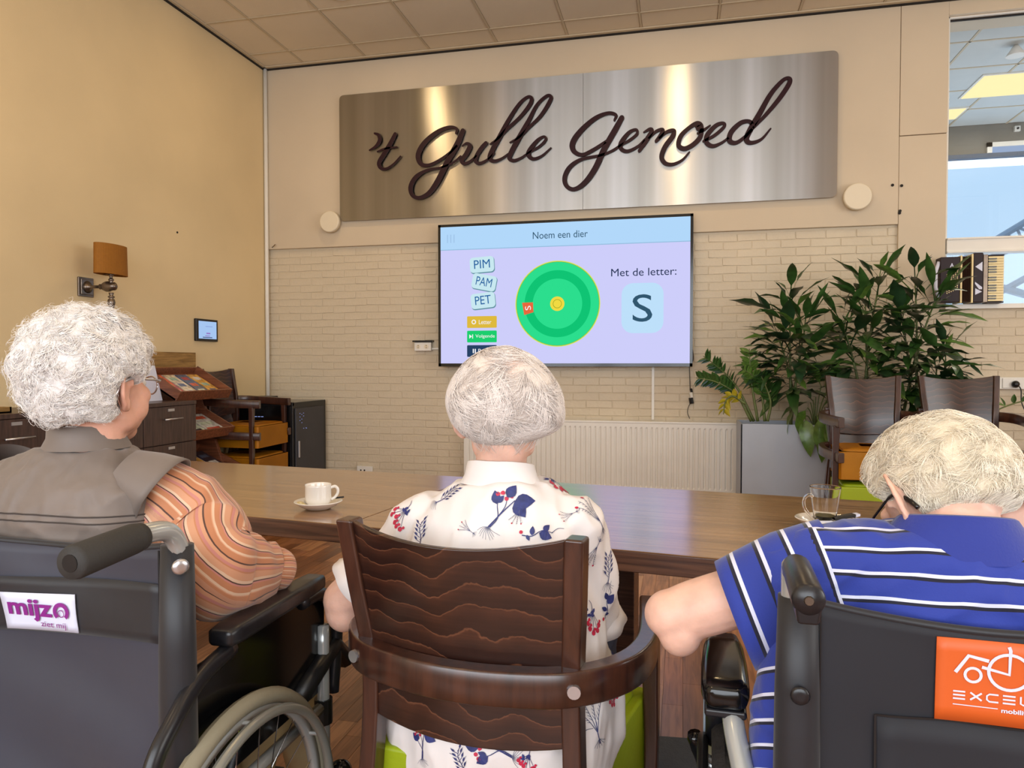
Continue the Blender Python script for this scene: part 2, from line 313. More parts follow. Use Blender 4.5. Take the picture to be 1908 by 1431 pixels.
class MB:
    def __init__(s): s.v = []; s.f = []; s.mi = []; s.cur = 0
    def _f(s, fs):
        for f in fs: s.f.append(f); s.mi.append(s.cur)
    def box(s, c, d, rz=0, M4=None):
        b = len(s.v); cx, cy, cz = c; x, y, z = d[0]/2, d[1]/2, d[2]/2; ca, sa = math.cos(rz), math.sin(rz)
        for k in ((-1, -1, -1), (1, -1, -1), (1, 1, -1), (-1, 1, -1), (-1, -1, 1), (1, -1, 1), (1, 1, 1), (-1, 1, 1)):
            a, e, g = k[0]*x, k[1]*y, k[2]*z
            p = V((cx+a*ca-e*sa, cy+a*sa+e*ca, cz+g))
            if M4 is not None: p = M4 @ p
            s.v.append(p)
        s._f([[b+i for i in q] for q in ((0, 3, 2, 1), (4, 5, 6, 7), (0, 1, 5, 4), (1, 2, 6, 5), (2, 3, 7, 6), (3, 0, 4, 7))]); return s
    def b2(s, x0, x1, y0, y1, z0, z1): return s.box(((x0+x1)/2, (y0+y1)/2, (z0+z1)/2), (abs(x1-x0), abs(y1-y0), abs(z1-z0)))
    def hexa(s, p8):                       # bottom 4 (ccw from above) then top 4
        b = len(s.v); s.v += [V(p) for p in p8]
        s._f([[b+i for i in q] for q in ((0, 3, 2, 1), (4, 5, 6, 7), (0, 1, 5, 4), (1, 2, 6, 5), (2, 3, 7, 6), (3, 0, 4, 7))]); return s
    def loft(s, rings, cap=True):          # rings: lists of points
        b = len(s.v); n = len(rings[0])
        for r in rings: s.v += [V(p) for p in r]
        for i in range(len(rings)-1):
            for j in range(n):
                k = (j+1) % n
                s._f([[b+i*n+j, b+i*n+k, b+(i+1)*n+k, b+(i+1)*n+j]])
        if cap:
            s._f([[b+j for j in range(n)][::-1], [b+(len(rings)-1)*n+j for j in range(n)]])
        return s
    def tube(s, pts, r, seg=10, flat=1.0, up=None, cap=True):
        pts = [V(p) for p in pts]; n = len(pts); rr = r if isinstance(r, (list, tuple)) else [r]*n
        T = [((pts[min(i+1, n-1)]-pts[max(i-1, 0)]).normalized()) for i in range(n)]
        u = V(up) if up is not None else (V((0, 0, 1)) if abs(T[0].z) < .9 else V((1, 0, 0)))
        u = (u-T[0]*u.dot(T[0])).normalized(); rings = []
        for i in range(n):
            u = (u-T[i]*u.dot(T[i])).normalized(); w = T[i].cross(u)
            rings.append([pts[i]+(w*math.cos(a)+u*math.sin(a)*flat)*rr[i] for a in (2*math.pi*j/seg for j in range(seg))])
        return s.loft(rings, cap)
    def limb(s, pts, radii, seg=16, n=5, flat=1.0, up=None):   # round-ended tapering limb
        q = crom([list(p)+[r] for p, r in zip(pts, radii)], n)
        P = [V(x[:3]) for x in q]; R = [x[3] for x in q]
        d0 = (P[0]-P[1]).normalized(); d1 = (P[-1]-P[-2]).normalized()
        A = [(P[0]+d0*R[0]*math.cos(t), R[0]*math.sin(t)) for t in (.08, .45, .9, 1.25)]
        B = [(P[-1]+d1*R[-1]*math.cos(t), R[-1]*math.sin(t)) for t in (1.25, .9, .45, .08)]
        L = A+list(zip(P, R))+B
        return s.tube([x[0] for x in L], [x[1] for x in L], seg, flat, up)
    def lathe(s, prof, c=(0, 0, 0), seg=24, M4=None, cap=True, oval=1.0):
        rings = []
        for r, z in prof:
            ring = [V((r*math.cos(2*math.pi*j/seg), r*oval*math.sin(2*math.pi*j/seg), z)) for j in range(seg)]
            if M4 is not None: ring = [M4 @ p for p in ring]
            rings.append([p+V(c) for p in ring])
        return s.loft(rings, cap)
    def ell(s, c, r, R3=None, seg=20, ring=14):
        rings = []
        for i in range(ring+1):
            t = math.pi*(.03+.94*i/ring); z = -math.cos(t); q = math.sin(t)
            rr = []
            for j in range(seg):
                a = 2*math.pi*j/seg; p = V((q*math.cos(a)*r[0], q*math.sin(a)*r[1], z*r[2]))
                rr.append(V(c)+(R3 @ p if R3 is not None else p))
            rings.append(rr)
        return s.loft(rings)
    def prism(s, poly, z0, z1, M4=None):   # poly in xy extruded in z
        b = len(s.v); n = len(poly)
        for z in (z0, z1):
            for x, y in poly:
                p = V((x, y, z)); s.v.append(M4 @ p if M4 is not None else p)
        s._f([[b+i for i in range(n)][::-1], [b+n+i for i in range(n)]]+[[b+i, b+(i+1) % n, b+n+(i+1) % n, b+n+i] for i in range(n)]); return s
    def mesh(s, name, m, parent=None, **k): return mk(name, s.v, s.f, m, parent, mi=s.mi if any(s.mi) else None, **k)
def rrect(w, h, r, n=5):
    out = []
    for cx, cy, a0 in ((w/2-r, h/2-r, 0), (-w/2+r, h/2-r, 90), (-w/2+r, -h/2+r, 180), (w/2-r, -h/2+r, 270)):
        for i in range(n+1):
            a = math.radians(a0+90*i/n); out.append((cx+r*math.cos(a), cy+r*math.sin(a)))
    return out
def frame3(o, x, y):                       # matrix with given origin, x and y axes
    x = V(x).normalized(); y = V(y); z = x.cross(y).normalized(); y = z.cross(x)
    return Matrix(((x.x, y.x, z.x, o[0]), (x.y, y.y, z.y, o[1]), (x.z, y.z, z.z, o[2]), (0, 0, 0, 1)))
def text(name, s, m, M4, w=None, h=None, depth=.001, parent=None, off=0.0, cx=True):
    cu = bpy.data.curves.new(name, 'FONT'); cu.body = s; cu.size = 1; cu.extrude = 0; cu.offset = off; cu.resolution_u = 4
    t = bpy.data.objects.new(name, cu); COL.objects.link(t); dg = bpy.context.evaluated_depsgraph_get()
    me = bpy.data.meshes.new_from_object(t.evaluated_get(dg)); bpy.data.objects.remove(t)
    vs = [v.co.copy() for v in me.vertices]; fs = [list(p.vertices) for p in me.polygons]; bpy.data.meshes.remove(me)
    x0, x1 = min(v.x for v in vs), max(v.x for v in vs); y0, y1 = min(v.y for v in vs), max(v.y for v in vs)
    sx = w/(x1-x0) if w else None; sy = h/(y1-y0) if h else None
    sx = sx or sy; sy = sy or sx
    vs = [M4 @ V(((v.x-(x0+x1)/2)*sx, (v.y-(y0+y1)/2)*sy, depth)) for v in vs]
    return mk(name, vs, fs, m, parent)
def remesh(mb, voxel=.005, smooth=2):
    me = bpy.data.meshes.new('tmp'); me.from_pydata([tuple(v) for v in mb.v], [], mb.f)
    o = bpy.data.objects.new('tmp', me); COL.objects.link(o)
    r = o.modifiers.new('r', 'REMESH'); r.mode = 'VOXEL'; r.voxel_size = voxel
    if smooth: q = o.modifiers.new('s', 'SMOOTH'); q.factor = .6; q.iterations = smooth
    dg = bpy.context.evaluated_depsgraph_get(); res = bpy.data.meshes.new_from_object(o.evaluated_get(dg))
    bpy.data.objects.remove(o); bpy.data.meshes.remove(me); return res
def getco(me):
    a = np.empty(len(me.vertices)*3, np.float32); me.vertices.foreach_get('co', a); return a.reshape(-1, 3)
def getno(me):
    a = np.empty(len(me.vertices)*3, np.float32); me.vertices.foreach_get('normal', a); return a.reshape(-1, 3)
def setco(me, a): me.vertices.foreach_set('co', a.astype(np.float32).ravel()); me.update()
def objmesh(name, me, m, parent=None, smooth=True):
    off = WORLD.get(parent.name) if parent is not None else None
    if off is not None: setco(me, getco(me)-np.array(off, np.float32))
    me.name = name; me.materials.clear()
    for x in (m if isinstance(m, (list, tuple)) else [m]): me.materials.append(x)
    if smooth: me.polygons.foreach_set('use_smooth', [True]*len(me.polygons))
    o = bpy.data.objects.new(name, me); COL.objects.link(o)
    if off is not None: WORLD[o.name] = off
    if parent is not None: o.parent = parent
    return o
def copy_tree(o, parent=None):
    c = o.copy(); COL.objects.link(c)
    if parent is not None: c.parent = parent
    for ch in list(o.children): copy_tree(ch, c)
    return c
def struct(o, kind='structure'): o['kind'] = kind; return o
def hairbase_thin():
    m = hairmat('thin_hair_over_scalp', [(0, lin((178, 166, 156))), (1, lin((230, 220, 210)))]); k = N(m)
    tc = k.new('ShaderNodeNewGeometry'); vm = k.new('ShaderNodeVectorMath', operation='DISTANCE')
    p = CW(-.010, 1.352, 1.195); vm.inputs[1].default_value = tuple(p); k.link(tc.outputs['Position'], vm.inputs[0])
    n = k.new('ShaderNodeTexNoise'); n.inputs['Scale'].default_value = 30; ad = k.new('ShaderNodeMath', operation='MULTIPLY_ADD'); ad.inputs[1].default_value = .03; k.link(n.outputs[0], ad.inputs[0]); k.link(vm.outputs['Value'], ad.inputs[2])
    k.link(k.ramp(ad.outputs[0], [(.0, lin((224, 176, 156))), (.06, lin((224, 212, 202)))]), k.b.inputs['Base Color']); return m
M['hairMbase'] = addbump(hairbase_thin())
M['hairLb'] = addbump(hairmat('curl_underlayer', [(0, lin((214, 208, 206))), (1, lin((240, 236, 232)))]), (20, 20, 20), .8)
M['hairRb'] = addbump(hairmat('short_underlayer', [(0, lin((220, 206, 182))), (1, lin((242, 230, 206)))]), (40, 40, 20), .6)
# ================================================================ ROOM
D, XL, XR, YB, ZC = 6.1, -3.75, 5.0, -2.6, 3.92
WX0, WX1, WZ0, WZ1 = 1.925, 4.6, 1.638, 3.80
# floor
b = MB().b2(XL-.3, XR+.3, YB-.3, D+.3, -.2, -.004); flo = struct(b.mesh('floor', mat('floor_joint', (70, 44, 30), .6, var=.1)))
rb = random.Random(3)
bw, allb = .071, []
cx = 0
x = XL
while x < XR:
    y = YB-rb.random()*.4
    while y < D:
        l = rb.choice((.28, .34, .42, .5)); y1 = min(y+l, D)
        if y1 > YB: allb.append((x, max(y, YB), min(x+bw, XR), y1))
        y = y1
    x += bw
def pxof(p):
    v = cam.rotation_euler.to_matrix().transposed() @ (V(p)-V((0, 0, H)))
    if v.z > -.05: return (-9999, -9999)
    return (954+F*v.x/-v.z, 715.5-F*v.y/-v.z)
def vis(c):
    px, py = pxof((c[0], c[1], 0))
    return (1185 < px < 1440 and 1040 < py < 1400) or (440 < px < 650 and 975 < py < 1090) or (590 < px < 730 and 1180 < py < 1431) or (1190 < px < 1330 and py > 1360)
parts_b = [q for q in allb if vis(((q[0]+q[2])/2, (q[1]+q[3])/2))]
parts_b = sorted(parts_b, key=lambda q: q[1])[:295]; ps = set(parts_b)
base = {}
for q in parts_b:
    l = round(q[3]-q[1], 3)
    if l not in base:
        o = MB().box((0, 0, -.002), (bw-.0012, l-.0012, .004)).mesh('floor_block', M['plank'], flo); base[l] = o; me = o.data
    else: o = bpy.data.objects.new('floor_block', base[l].data); COL.objects.link(o); o.parent = flo
    o.location = ((q[0]+q[2])/2, (q[1]+q[3])/2, 0)
mb = MB(); rv = []
for q in allb:
    if q in ps: continue
    mb.b2(q[0]+.0006, q[2]-.0006, q[1]+.0006, q[3]-.0006, -.004, 0); rv += [rb.random()]*8
o = mb.mesh('floor_blocks', M['plankattr'], flo); a = o.data.attributes.new('rnd', 'FLOAT', 'POINT'); a.data.foreach_set('value', rv); o['kind'] = 'stuff'

# front wall: masonry slab round the hall window, brick faces, boards
b = MB(); y0, y1 = D, D+.28
b.b2(XL-.3, WX0, y0, y1, 0, ZC); b.b2(WX0, WX1, y0, y1, 0, WZ0); b.b2(WX0, WX1, y0, y1, WZ1, ZC); b.b2(WX1, XR+.3, y0, y1, 0, ZC)
wf = struct(b.mesh('wall_front', M['mortar']))
rb = random.Random(11); BL, BH, GX, GZ = .22, .0643, .005, .006
variants = []
for i in range(6):
    bx = MB(); L2, H2 = (BL-GX)/2, (BH-GZ)/2; j = lambda s=.0035: rb.uniform(-s, s)
    bx.hexa([(-L2+j(), -.003+j(.0015), -H2+j()), (L2+j(), -.003+j(.0015), -H2+j()), (L2, .006, -H2), (-L2, .006, -H2), (-L2+j(), -.003+j(.0015), H2+j()), (L2+j(), -.003+j(.0015), H2+j()), (L2, .006, H2), (-L2, .006, H2)])
    o = bx.mesh('brick', M['brick'], wf, bevel=.003); variants.append(o)
cand = []
for r in range(int(2.27/BH)+1):
    z = BH*(r+.5); x = XL+.0-(BL/2 if r % 2 else 0)
    if z > 2.24: break
    while x < XR:
        x0, x1 = max(x, XL+.004), min(x+BL, XR)
        if x1-x0 > .03:
            if x0 < 1.6 or z < WZ0-.03: cand.append((x0, x1, z))
        x += BL
def bvis(c):
    px, py = pxof(((c[0]+c[1])/2, D, c[2])); full = c[1]-c[0] > BL-.01
    return full and ((505 < px < 812 and 470 < py < 865 and not (px < 610 and py > 745)) or (1300 < px < 1400 and 440 < py < 640) or (1830 < px < 1900 and 600 < py < 720))
bp = [c for c in cand if bvis(c)][:298]; bs = set(bp)
for i, c in enumerate(bp):
    if i < 6: o = variants[i]
    else: o = variants[rb.randrange(6)].copy(); COL.objects.link(o)
    o.location = ((c[0]+c[1])/2, D-.001, c[2]+rb.uniform(-.0015, .0015)); o.rotation_euler = (0, rb.uniform(-.006, .006), 0)
mb = MB()
for c in cand:
    if c in bs: continue
    x0, x1, z = c; j = lambda s=.003: rb.uniform(-s, s); a0, a1, L2, H2 = x0+GX/2, x1-GX/2, 0, (BH-GZ)/2; Y0 = D-.004
    mb.hexa([(a0+j(), Y0+j(.002), z-H2+j()), (a1+j(), Y0+j(.002), z-H2+j()), (a1, D+.005, z-H2), (a0, D+.005, z-H2), (a0+j(), Y0+j(.002), z+H2+j()), (a1+j(), Y0+j(.002), z+H2+j()), (a1, D+.005, z+H2), (a0, D+.005, z+H2)])
o = mb.mesh('painted_bricks', M['brick'], wf, bevel=.003, segs=1); o['kind'] = 'stuff'
MB().b2(XL, 1.597, D-.035, D, 2.268, ZC).mesh('plaster_board', M['plaster'], wf, bevel=.004)
MB().b2(1.600, WX0, D-.030, D, WZ0-.0, 2.93).mesh('column_board', M['plaster'], wf, bevel=.003)
MB().b2(1.600, WX0, D-.036, D, 2.934, ZC).mesh('column_board', M['plaster'], wf, bevel=.003)
MB().b2(WX0, WX1, D-.036, D, WZ1, ZC).mesh('lintel_board', M['plaster'], wf)
MB().b2(WX1, XR, D-.036, D, 2.268, ZC).mesh('plaster_board', M['plaster'], wf)
struct(MB().b2(-.235, -.215, D-.016, D-.002, .75, 1.19).mesh('trim_1', M['white']))
struct(MB().tube([(XL+.022, D-.058, 0), (XL+.022, D-.058, ZC)], .018, 10).mesh('trim_2', M['white'], smooth=True))
struct(MB().b2(XL+.05, -1.9, D-.024, D-.008, 0, .07).mesh('baseboard_front', M['white']))
h = MB()
for px, py in ((1663, 345), (1680, 346), (1677, 393), (1676, 397), (330, 433)):
    if px < 1000: p = atX(px, py, XL); h.tube([p, p+V((.004, 0, 0))], .008, 8)
    else: p = atY(px, py, D-.037); h.tube([p, p+V((0, -.004, 0))], .011, 8)
h.mesh('drill_hole', M['gap'], wf)
# left wall, right wall, back wall
wl = struct(MB().b2(XL-.2, XL, YB-.2, D+.2, 0, ZC).mesh('wall_left', M['wall_left']))
b = MB(); b.b2(XR, XR+.2, YB, D, 0, .9); b.b2(XR, XR+.2, YB, D, 3.1, ZC); b.b2(XR, XR+.2, YB, -.9, .9, 3.1); b.b2(XR, XR+.2, 3.3, D, .9, 3.1)
struct(b.mesh('wall_right', M['wall_left']))
b = MB(); b.b2(XL, XR, YB-.2, YB, 0, .8); b.b2(XL, XR, YB-.2, YB, 3.2, ZC); b.b2(XL, -3.4, YB-.2, YB, .8, 3.2); b.b2(2.3, XR, YB-.2, YB, .8, 3.2)
struct(b.mesh('wall_back', M['wall_left']))
b = MB()
for x in (-3.4, -1.5, .4, 2.24): b.b2(x, x+.06, YB-.12, YB-.06, .8, 3.2)
b.b2(-3.4, 2.3, YB-.12, YB-.06, .8, .86); b.b2(-3.4, 2.3, YB-.12, YB-.06, 3.14, 3.2)
wb = struct(b.mesh('window_2', M['white'])); MB().b2(-3.4, 2.3, YB-.095, YB-.09, .8, 3.2).mesh('pane', M['pane'], wb)
b = MB()
for y in (-.9, .5, 1.9, 3.24): b.b2(XR+.06, XR+.12, y, y+.06, .9, 3.1)
b.b2(XR+.06, XR+.12, -.9, 3.3, .9, .96); b.b2(XR+.06, XR+.12, -.9, 3.3, 3.04, 3.1)
wb = struct(b.mesh('window_3', M['white'])); MB().b2(XR+.09, XR+.095, -.9, 3.3, .9, 3.1).mesh('pane', M['pane'], wb)
# ceiling
ce = struct(MB().b2(XL-.2, XR+.2, YB-.2, D+.2, ZC+.02, ZC+.15).mesh('ceiling', M['tile']))
g = MB(); xs = [-3.33+.6*i for i in range(-1, 15)]; ys = [5.76-.6*i for i in range(-1, 15)]
for x in xs:
    if XL < x < XR: g.b2(x-.0085, x+.0085, YB, D, ZC-.004, ZC+.02)
for y in ys:
    if YB < y < D: g.b2(XL, XR, y-.0085, y+.0085, ZC-.0045, ZC+.02)
g.mesh('ceiling_grid', M['grid'], ce)
shared = {}
for i in range(len(xs)):
    for j in range(len(ys)):
        x0, x1 = max(xs[i], XL), min(xs[i]+.6, XR); yy1, yy0 = min(ys[j], D), max(ys[j]-.6, YB)
        if x1-x0 < .03 or yy1-yy0 < .03: continue
        k = (round(x1-x0, 3), round(yy1-yy0, 3))
        if k not in shared:
            o = MB().box((0, 0, 0), (k[0]-.019, k[1]-.019, .018)).mesh('ceiling_tile', M['tile'], ce, bevel=.003, segs=1); shared[k] = o
        else: o = shared[k].copy(); COL.objects.link(o)
        o.location = ((x0+x1)/2, (yy0+yy1)/2, ZC+.0095)
b = MB(); b.b2(XL, 1.93, D-.062, D-.036, ZC-.02, ZC-.004); b.b2(1.93, XR, D-.062, D-.036, ZC-.02, ZC-.004); b.b2(XL, XL+.02, YB, D-.03, ZC-.02, ZC-.004)
struct(b.mesh('trim_3', M['gap']))
b = MB(); b.b2(XL+.02, XR, D-.095, D-.062, ZC-.012, ZC-.002); b.b2(XL+.02, XL+.045, YB, D-.06, ZC-.012, ZC-.002)
struct(b.mesh('trim_4', M['grid']))
mk_l = emit('warm_lamp', (255, 226, 160), 1.5)
for n, (lx, ly) in enumerate(((-2.45, 4.94), (-.05, 4.94), (3.2, 4.94), (-2.45, 2.54), (-.05, 2.54), (2.35, 2.54))):
    r = empty('downlight', (lx, ly, ZC), ['recessed round ceiling downlight nearest the left wall, glowing warm at the top edge', 'recessed round ceiling downlight above the television', 'recessed round ceiling downlight before the hall window', 'second-row ceiling downlight on the left side', 'second-row ceiling downlight in the middle', 'second-row ceiling downlight on the right side'][n], 'downlight', 'recessed ceiling downlights', world=False)
    MB().lathe([(.118, 0), (.118, -.008), (.10, -.012), (.098, 0)], seg=32).mesh('trim_ring', M['white'], r, smooth=True)
    MB().lathe([(.097, -.004), (.097, -.001)], seg=32).mesh('diffuser', mk_l, r)
# hall window in the front wall
w1 = struct(MB().b2(WX0, WX1, D-.05, D+.06, WZ0-.02, WZ0+.015).b2(WX0, WX0+.02, D+.0, D+.07, WZ0, WZ1).b2(WX1-.05, WX1, D+.0, D+.07, WZ0, WZ1).b2(WX0, WX1, D+.0, D+.07, WZ1-.012, WZ1).mesh('window_1', M['white'], bevel=.003))
MB().b2(WX0+.01, WX1-.03, D-.028, D+.075, 2.035, 2.150).b2(WX0+.01, WX1-.03, D-.04, D-.02, 2.035, 2.05).b2(WX0+.01, WX1-.03, D-.04, D-.02, 2.135, 2.15).mesh('transom_rail', M['white'], w1, bevel=.004)
MB().b2(WX0+.02, WX1-.05, D+.03, D+.036, 2.15, WZ1-.012).mesh('window_pane', M['pane'], w1)
MB().b2(WX0+.02, WX1-.05, D+.03, D+.036, WZ0+.015, 2.035).mesh('window_pane', M['pane'], w1)
MB().b2(WX0+.02, WX1-.05, D+.025, D+.04, WZ1-.024, WZ1-.012).mesh('gasket', M['gap'], w1)
# adjoining hall
HY = 9.3
b = MB(); b.b2(-1, 9, D+.28, HY, -.2, 0); struct(b.mesh('floor_hall', M['hallwall']))
hc = struct(MB().b2(-1, 9, D+.28, HY+.2, ZC+.02, ZC+.1).mesh('ceiling_hall', M['halltile']))
g = MB(); px0 = 1.15
hx = [px0+.6*i for i in range(0, 14)]; hy = [6.9+.6*i for i in range(-1, 4)]
for x in hx: g.b2(x-.01, x+.01, D+.28, HY, ZC-.004, ZC+.02)
for y in hy: g.b2(-1, 9, y-.01, y+.01, ZC-.004, ZC+.02)
g.mesh('ceiling_grid', M['grid'], hc)
tp = None
for x in hx:
    for y in hy:
        y2 = min(y+.6, HY)
        if y2-y < .1 or (y < 6.4 and y2 > 6.9+.01): pass
        o = MB().b2(x+.011, x+.589, max(y, D+.28)+.011, y2-.011, ZC, ZC+.018).mesh('ceiling_tile', M['halltile'], hc)
p = atZ(1785, 183, ZC); q = atZ(1835, 138, ZC); p2 = atZ(1757, 222, ZC); q2 = atZ(1822, 197, ZC)
le = emit('led_panel', (255, 238, 176), 1.15)
for n, (x0, x1, ya, yb) in enumerate(((p.x, p.x+1.2, p.y-.0, q.y), (q2.x-1.2, q2.x-.08, p2.y, q2.y))):
    ya, yb = min(ya, yb), max(ya, yb)
    r = empty('ceiling_panel', ((x0+x1)/2, (ya+yb)/2, ZC), ['larger lit ceiling panel seen through the hall window', 'smaller lit ceiling panel beside the column, farther into the hall'][n], 'ceiling light', 'lit panels in the hall ceiling')
    w_, h_ = x1-x0, yb-ya
    MB().b2(-w_/2, w_/2, -h_/2, h_/2, -.012, .0).mesh('panel_frame', M['white'], r)
    MB().b2(-w_/2+.02, w_/2-.02, -h_/2+.02, h_/2-.02, -.016, -.013).mesh('diffuser', le, r)
b = MB(); sp = atZ(1893, 84, ZC)
r = empty('hall_spotlight', sp, 'small white conical spotlight on the hall ceiling', 'spotlight')
MB().lathe([(.015, 0), (.03, -.02), (.075, -.09), (.07, -.092)], seg=20).mesh('lamp_cone', M['white'], r, smooth=True)
MB().lathe([(.06, -.088), (.06, -.084)], seg=20).mesh('bulb_face', mk_l, r)
HT = atY(1757, 293, HY).z
b = MB(); b.b2(-1, 9, HY, HY+.04, HT, ZC+.02); b.b2(-1, 1.2, HY, HY+.04, 0, HT); b.b2(8, 9, HY, HY+.04, 0, HT); b.b2(-1, 9, HY, HY+.04, 0, .4); hw = struct(b.mesh('wall_hall', M['hallwall']))
struct(MB().b2(8.8, 9, D+.28, HY, 0, ZC).b2(-1.2, -1, D+.28, HY, 0, ZC).mesh('wall_hall_side', M['hallwall']))
w4 = struct(MB().b2(1.2, 8, HY-.02, HY+.06, HT-.035, HT+.012).b2(1.2, 8, HY, HY+.06, .4, .46).mesh('window_4', mat('dark_blue_rail', (74, 88, 110), .5)))
MB().b2(1.2, 8, HY+.02, HY+.026, .46, HT-.03).mesh('window_pane', M['pane'], w4)
a1 = atY(1838, 267, HY); a2 = atY(1930, 290, HY)
w5 = struct(MB().b2(a1.x, a2.x+.4, HY-.03, HY, a1.z-.05, a1.z).b2(a1.x, a1.x+.05, HY-.03, HY, HT+.012, a1.z).mesh('window_5', M['white']))
MB().b2(a1.x+.05, a2.x+.4, HY-.012, HY-.008, HT+.012, a1.z-.05).mesh('window_pane', emit('transom_sky', (150, 172, 205), 1), w5)
sn = atY(1895, 240, HY-.02); r = empty('motion_sensor', sn, 'small white sensor with dark lens high on the hall wall', 'sensor')
MB().box((0, 0, 0), (.06, .04, .06)).mesh('sensor_body', M['white'], r, bevel=.005); MB().tube([(0, -.02, 0), (0, -.03, 0)], .012, 10).mesh('sensor_lens', M['black'], r)
# roof truss outside the hall window
TY = 12.5
def tp_(px, py): return atY(px, py, TY)
tr = empty('roof_truss', tp_(1890, 460), 'pale blue steel roof truss beyond the hall window', 'roof truss', world=True)
b = MB()
A0, A1 = tp_(1760, 504), tp_(2900, -180); B0, B1 = A0+V((.16, 0, -.16)), A1+V((.16, 0, -.16))
MB().tube([A0, A1], .05, 8).mesh('top_chord', M['truss'], tr); MB().tube([B0, B1], .05, 8).mesh('bottom_chord', M['truss'], tr)
for i in range(44):
    t = i/44; u = (i+.5)/44; v = (i+1)/44
    MB().tube([A0.lerp(A1, t), B0.lerp(B1, u)], .02, 6).mesh('strut', M['truss'], tr); MB().tube([B0.lerp(B1, u), A0.lerp(A1, v)], .02, 6).mesh('strut', M['truss'], tr)
MB().tube([tp_(1780, 512), tp_(1908, 548), tp_(2900, 800)], .06, 8).mesh('tie_beam', M['truss'], tr)
MB().tube([tp_(1780, 590), tp_(1908, 520), tp_(2900, 0)], .05, 8).mesh('tie_beam', M['truss'], tr)

# ================================================================ SIGN
SY = 6.035
sg = empty('wall_sign', (-.9, SY, 3.0), 'large brushed steel sign with maroon script lettering above the television', 'sign', world=True)
sx0, sx1, sz0, sz1 = -2.985, 1.155, 2.487, 3.602; sm = -.80
def spanel(x0, x1, name, rl, rr_):
    w, h = x1-x0, sz1-sz0; pts = []
    for cx, cy, a0, r in ((x1, sz1, 0, rr_), (x0, sz1, 90, rl), (x0, sz0, 180, rl), (x1, sz0, 270, rr_)):
        sxn = -1 if cx == x1 else 1; szn = -1 if cy == sz1 else 1
        for i in range(6 if r else 1):
            a = math.radians(a0+90*i/5) if r else 0
            pts.append((cx+sxn*r+r*math.cos(a), cy+szn*r+r*math.sin(a)) if r else (cx, cy))
    n = len(pts); v = [(x, SY-.008, z) for x, z in pts]+[(x, SY+.004, z) for x, z in pts]
    f = [[i for i in range(n)][::-1], [n+i for i in range(n)]]+[[i, (i+1) % n, n+(i+1) % n, n+i] for i in range(n)]
    o = mk(name, v, f, M['sign'], sg); uv = o.data.uv_layers.new(name='UVMap')
    for l in o.data.loops:
        c = v[l.vertex_index]; uv.data[l.index].uv = (c[0], c[2])
    return o
spanel(sx0, sm-.0015, 'steel_panel', .04, 0); spanel(sm+.0015, sx1, 'steel_panel', 0, .04)
MB().b2(sx0+.03, sx1-.03, SY+.004, D-.036, sz0+.03, sz1-.03).mesh('backing_frame', M['plaster'], sg)
def stroke(mb, pts, org, sc, wsc=1.0):
    q = crom(pts, 7); P = []; 
    for a in q:
        w = atY(org[0]+a[0]/sc, org[1]+a[1]/sc, SY); P.append((w.x, w.z, max(a[2], 6)/sc*wsc*6.3/F/2*.95))
    # remove near duplicates
    Q = [P[0]]
    for a in P[1:]:
        if math.hypot(a[0]-Q[-1][0], a[1]-Q[-1][1]) > .003: Q.append(a)
    n = len(Q); Lf, Rt = [], []
    for i, (x, z, w) in enumerate(Q):
        a, b_ = Q[max(i-1, 0)], Q[min(i+1, n-1)]; dx, dz = b_[0]-a[0], b_[1]-a[1]; l = math.hypot(dx, dz) or 1
        nx, nz = -dz/l, dx/l; Lf.append((x+nx*w, z+nz*w)); Rt.append((x-nx*w, z-nz*w))
    b0 = len(mb.v)
    for (l, r) in zip(Lf, Rt):
        for (x, z) in (l, r):
            for y in (SY-.034, SY-.022): mb.v.append(V((x, y, z)))
    fs = []
    for i in range(n-1):
        k = b0+4*i; fs += [[k, k+4, k+6, k+2], [k+1, k+3, k+7, k+5], [k, k+1, k+5, k+4], [k+2, k+6, k+7, k+3]]
    mb._f(fs)
    for i in (0, n-1):                     # round ends
        x, z, w = Q[i]; mb.tube([(x, SY-.0341, z), (x, SY-.0219, z)], w*1.0, 12)
Z1 = ((680, 160), 5.021); Z2 = ((1030, 130), 4.148)
T1 = [[(105, 455, 20), (140, 470, 30), (150, 520, 38), (115, 575, 28), (55, 612, 12)],
      [(295, 460, 34), (250, 550, 44), (190, 650, 46), (145, 730, 42), (165, 780, 34), (215, 783, 24), (280, 740, 18), (345, 668, 14)], [(130, 625, 14), (200, 598, 20), (310, 582, 16)]]
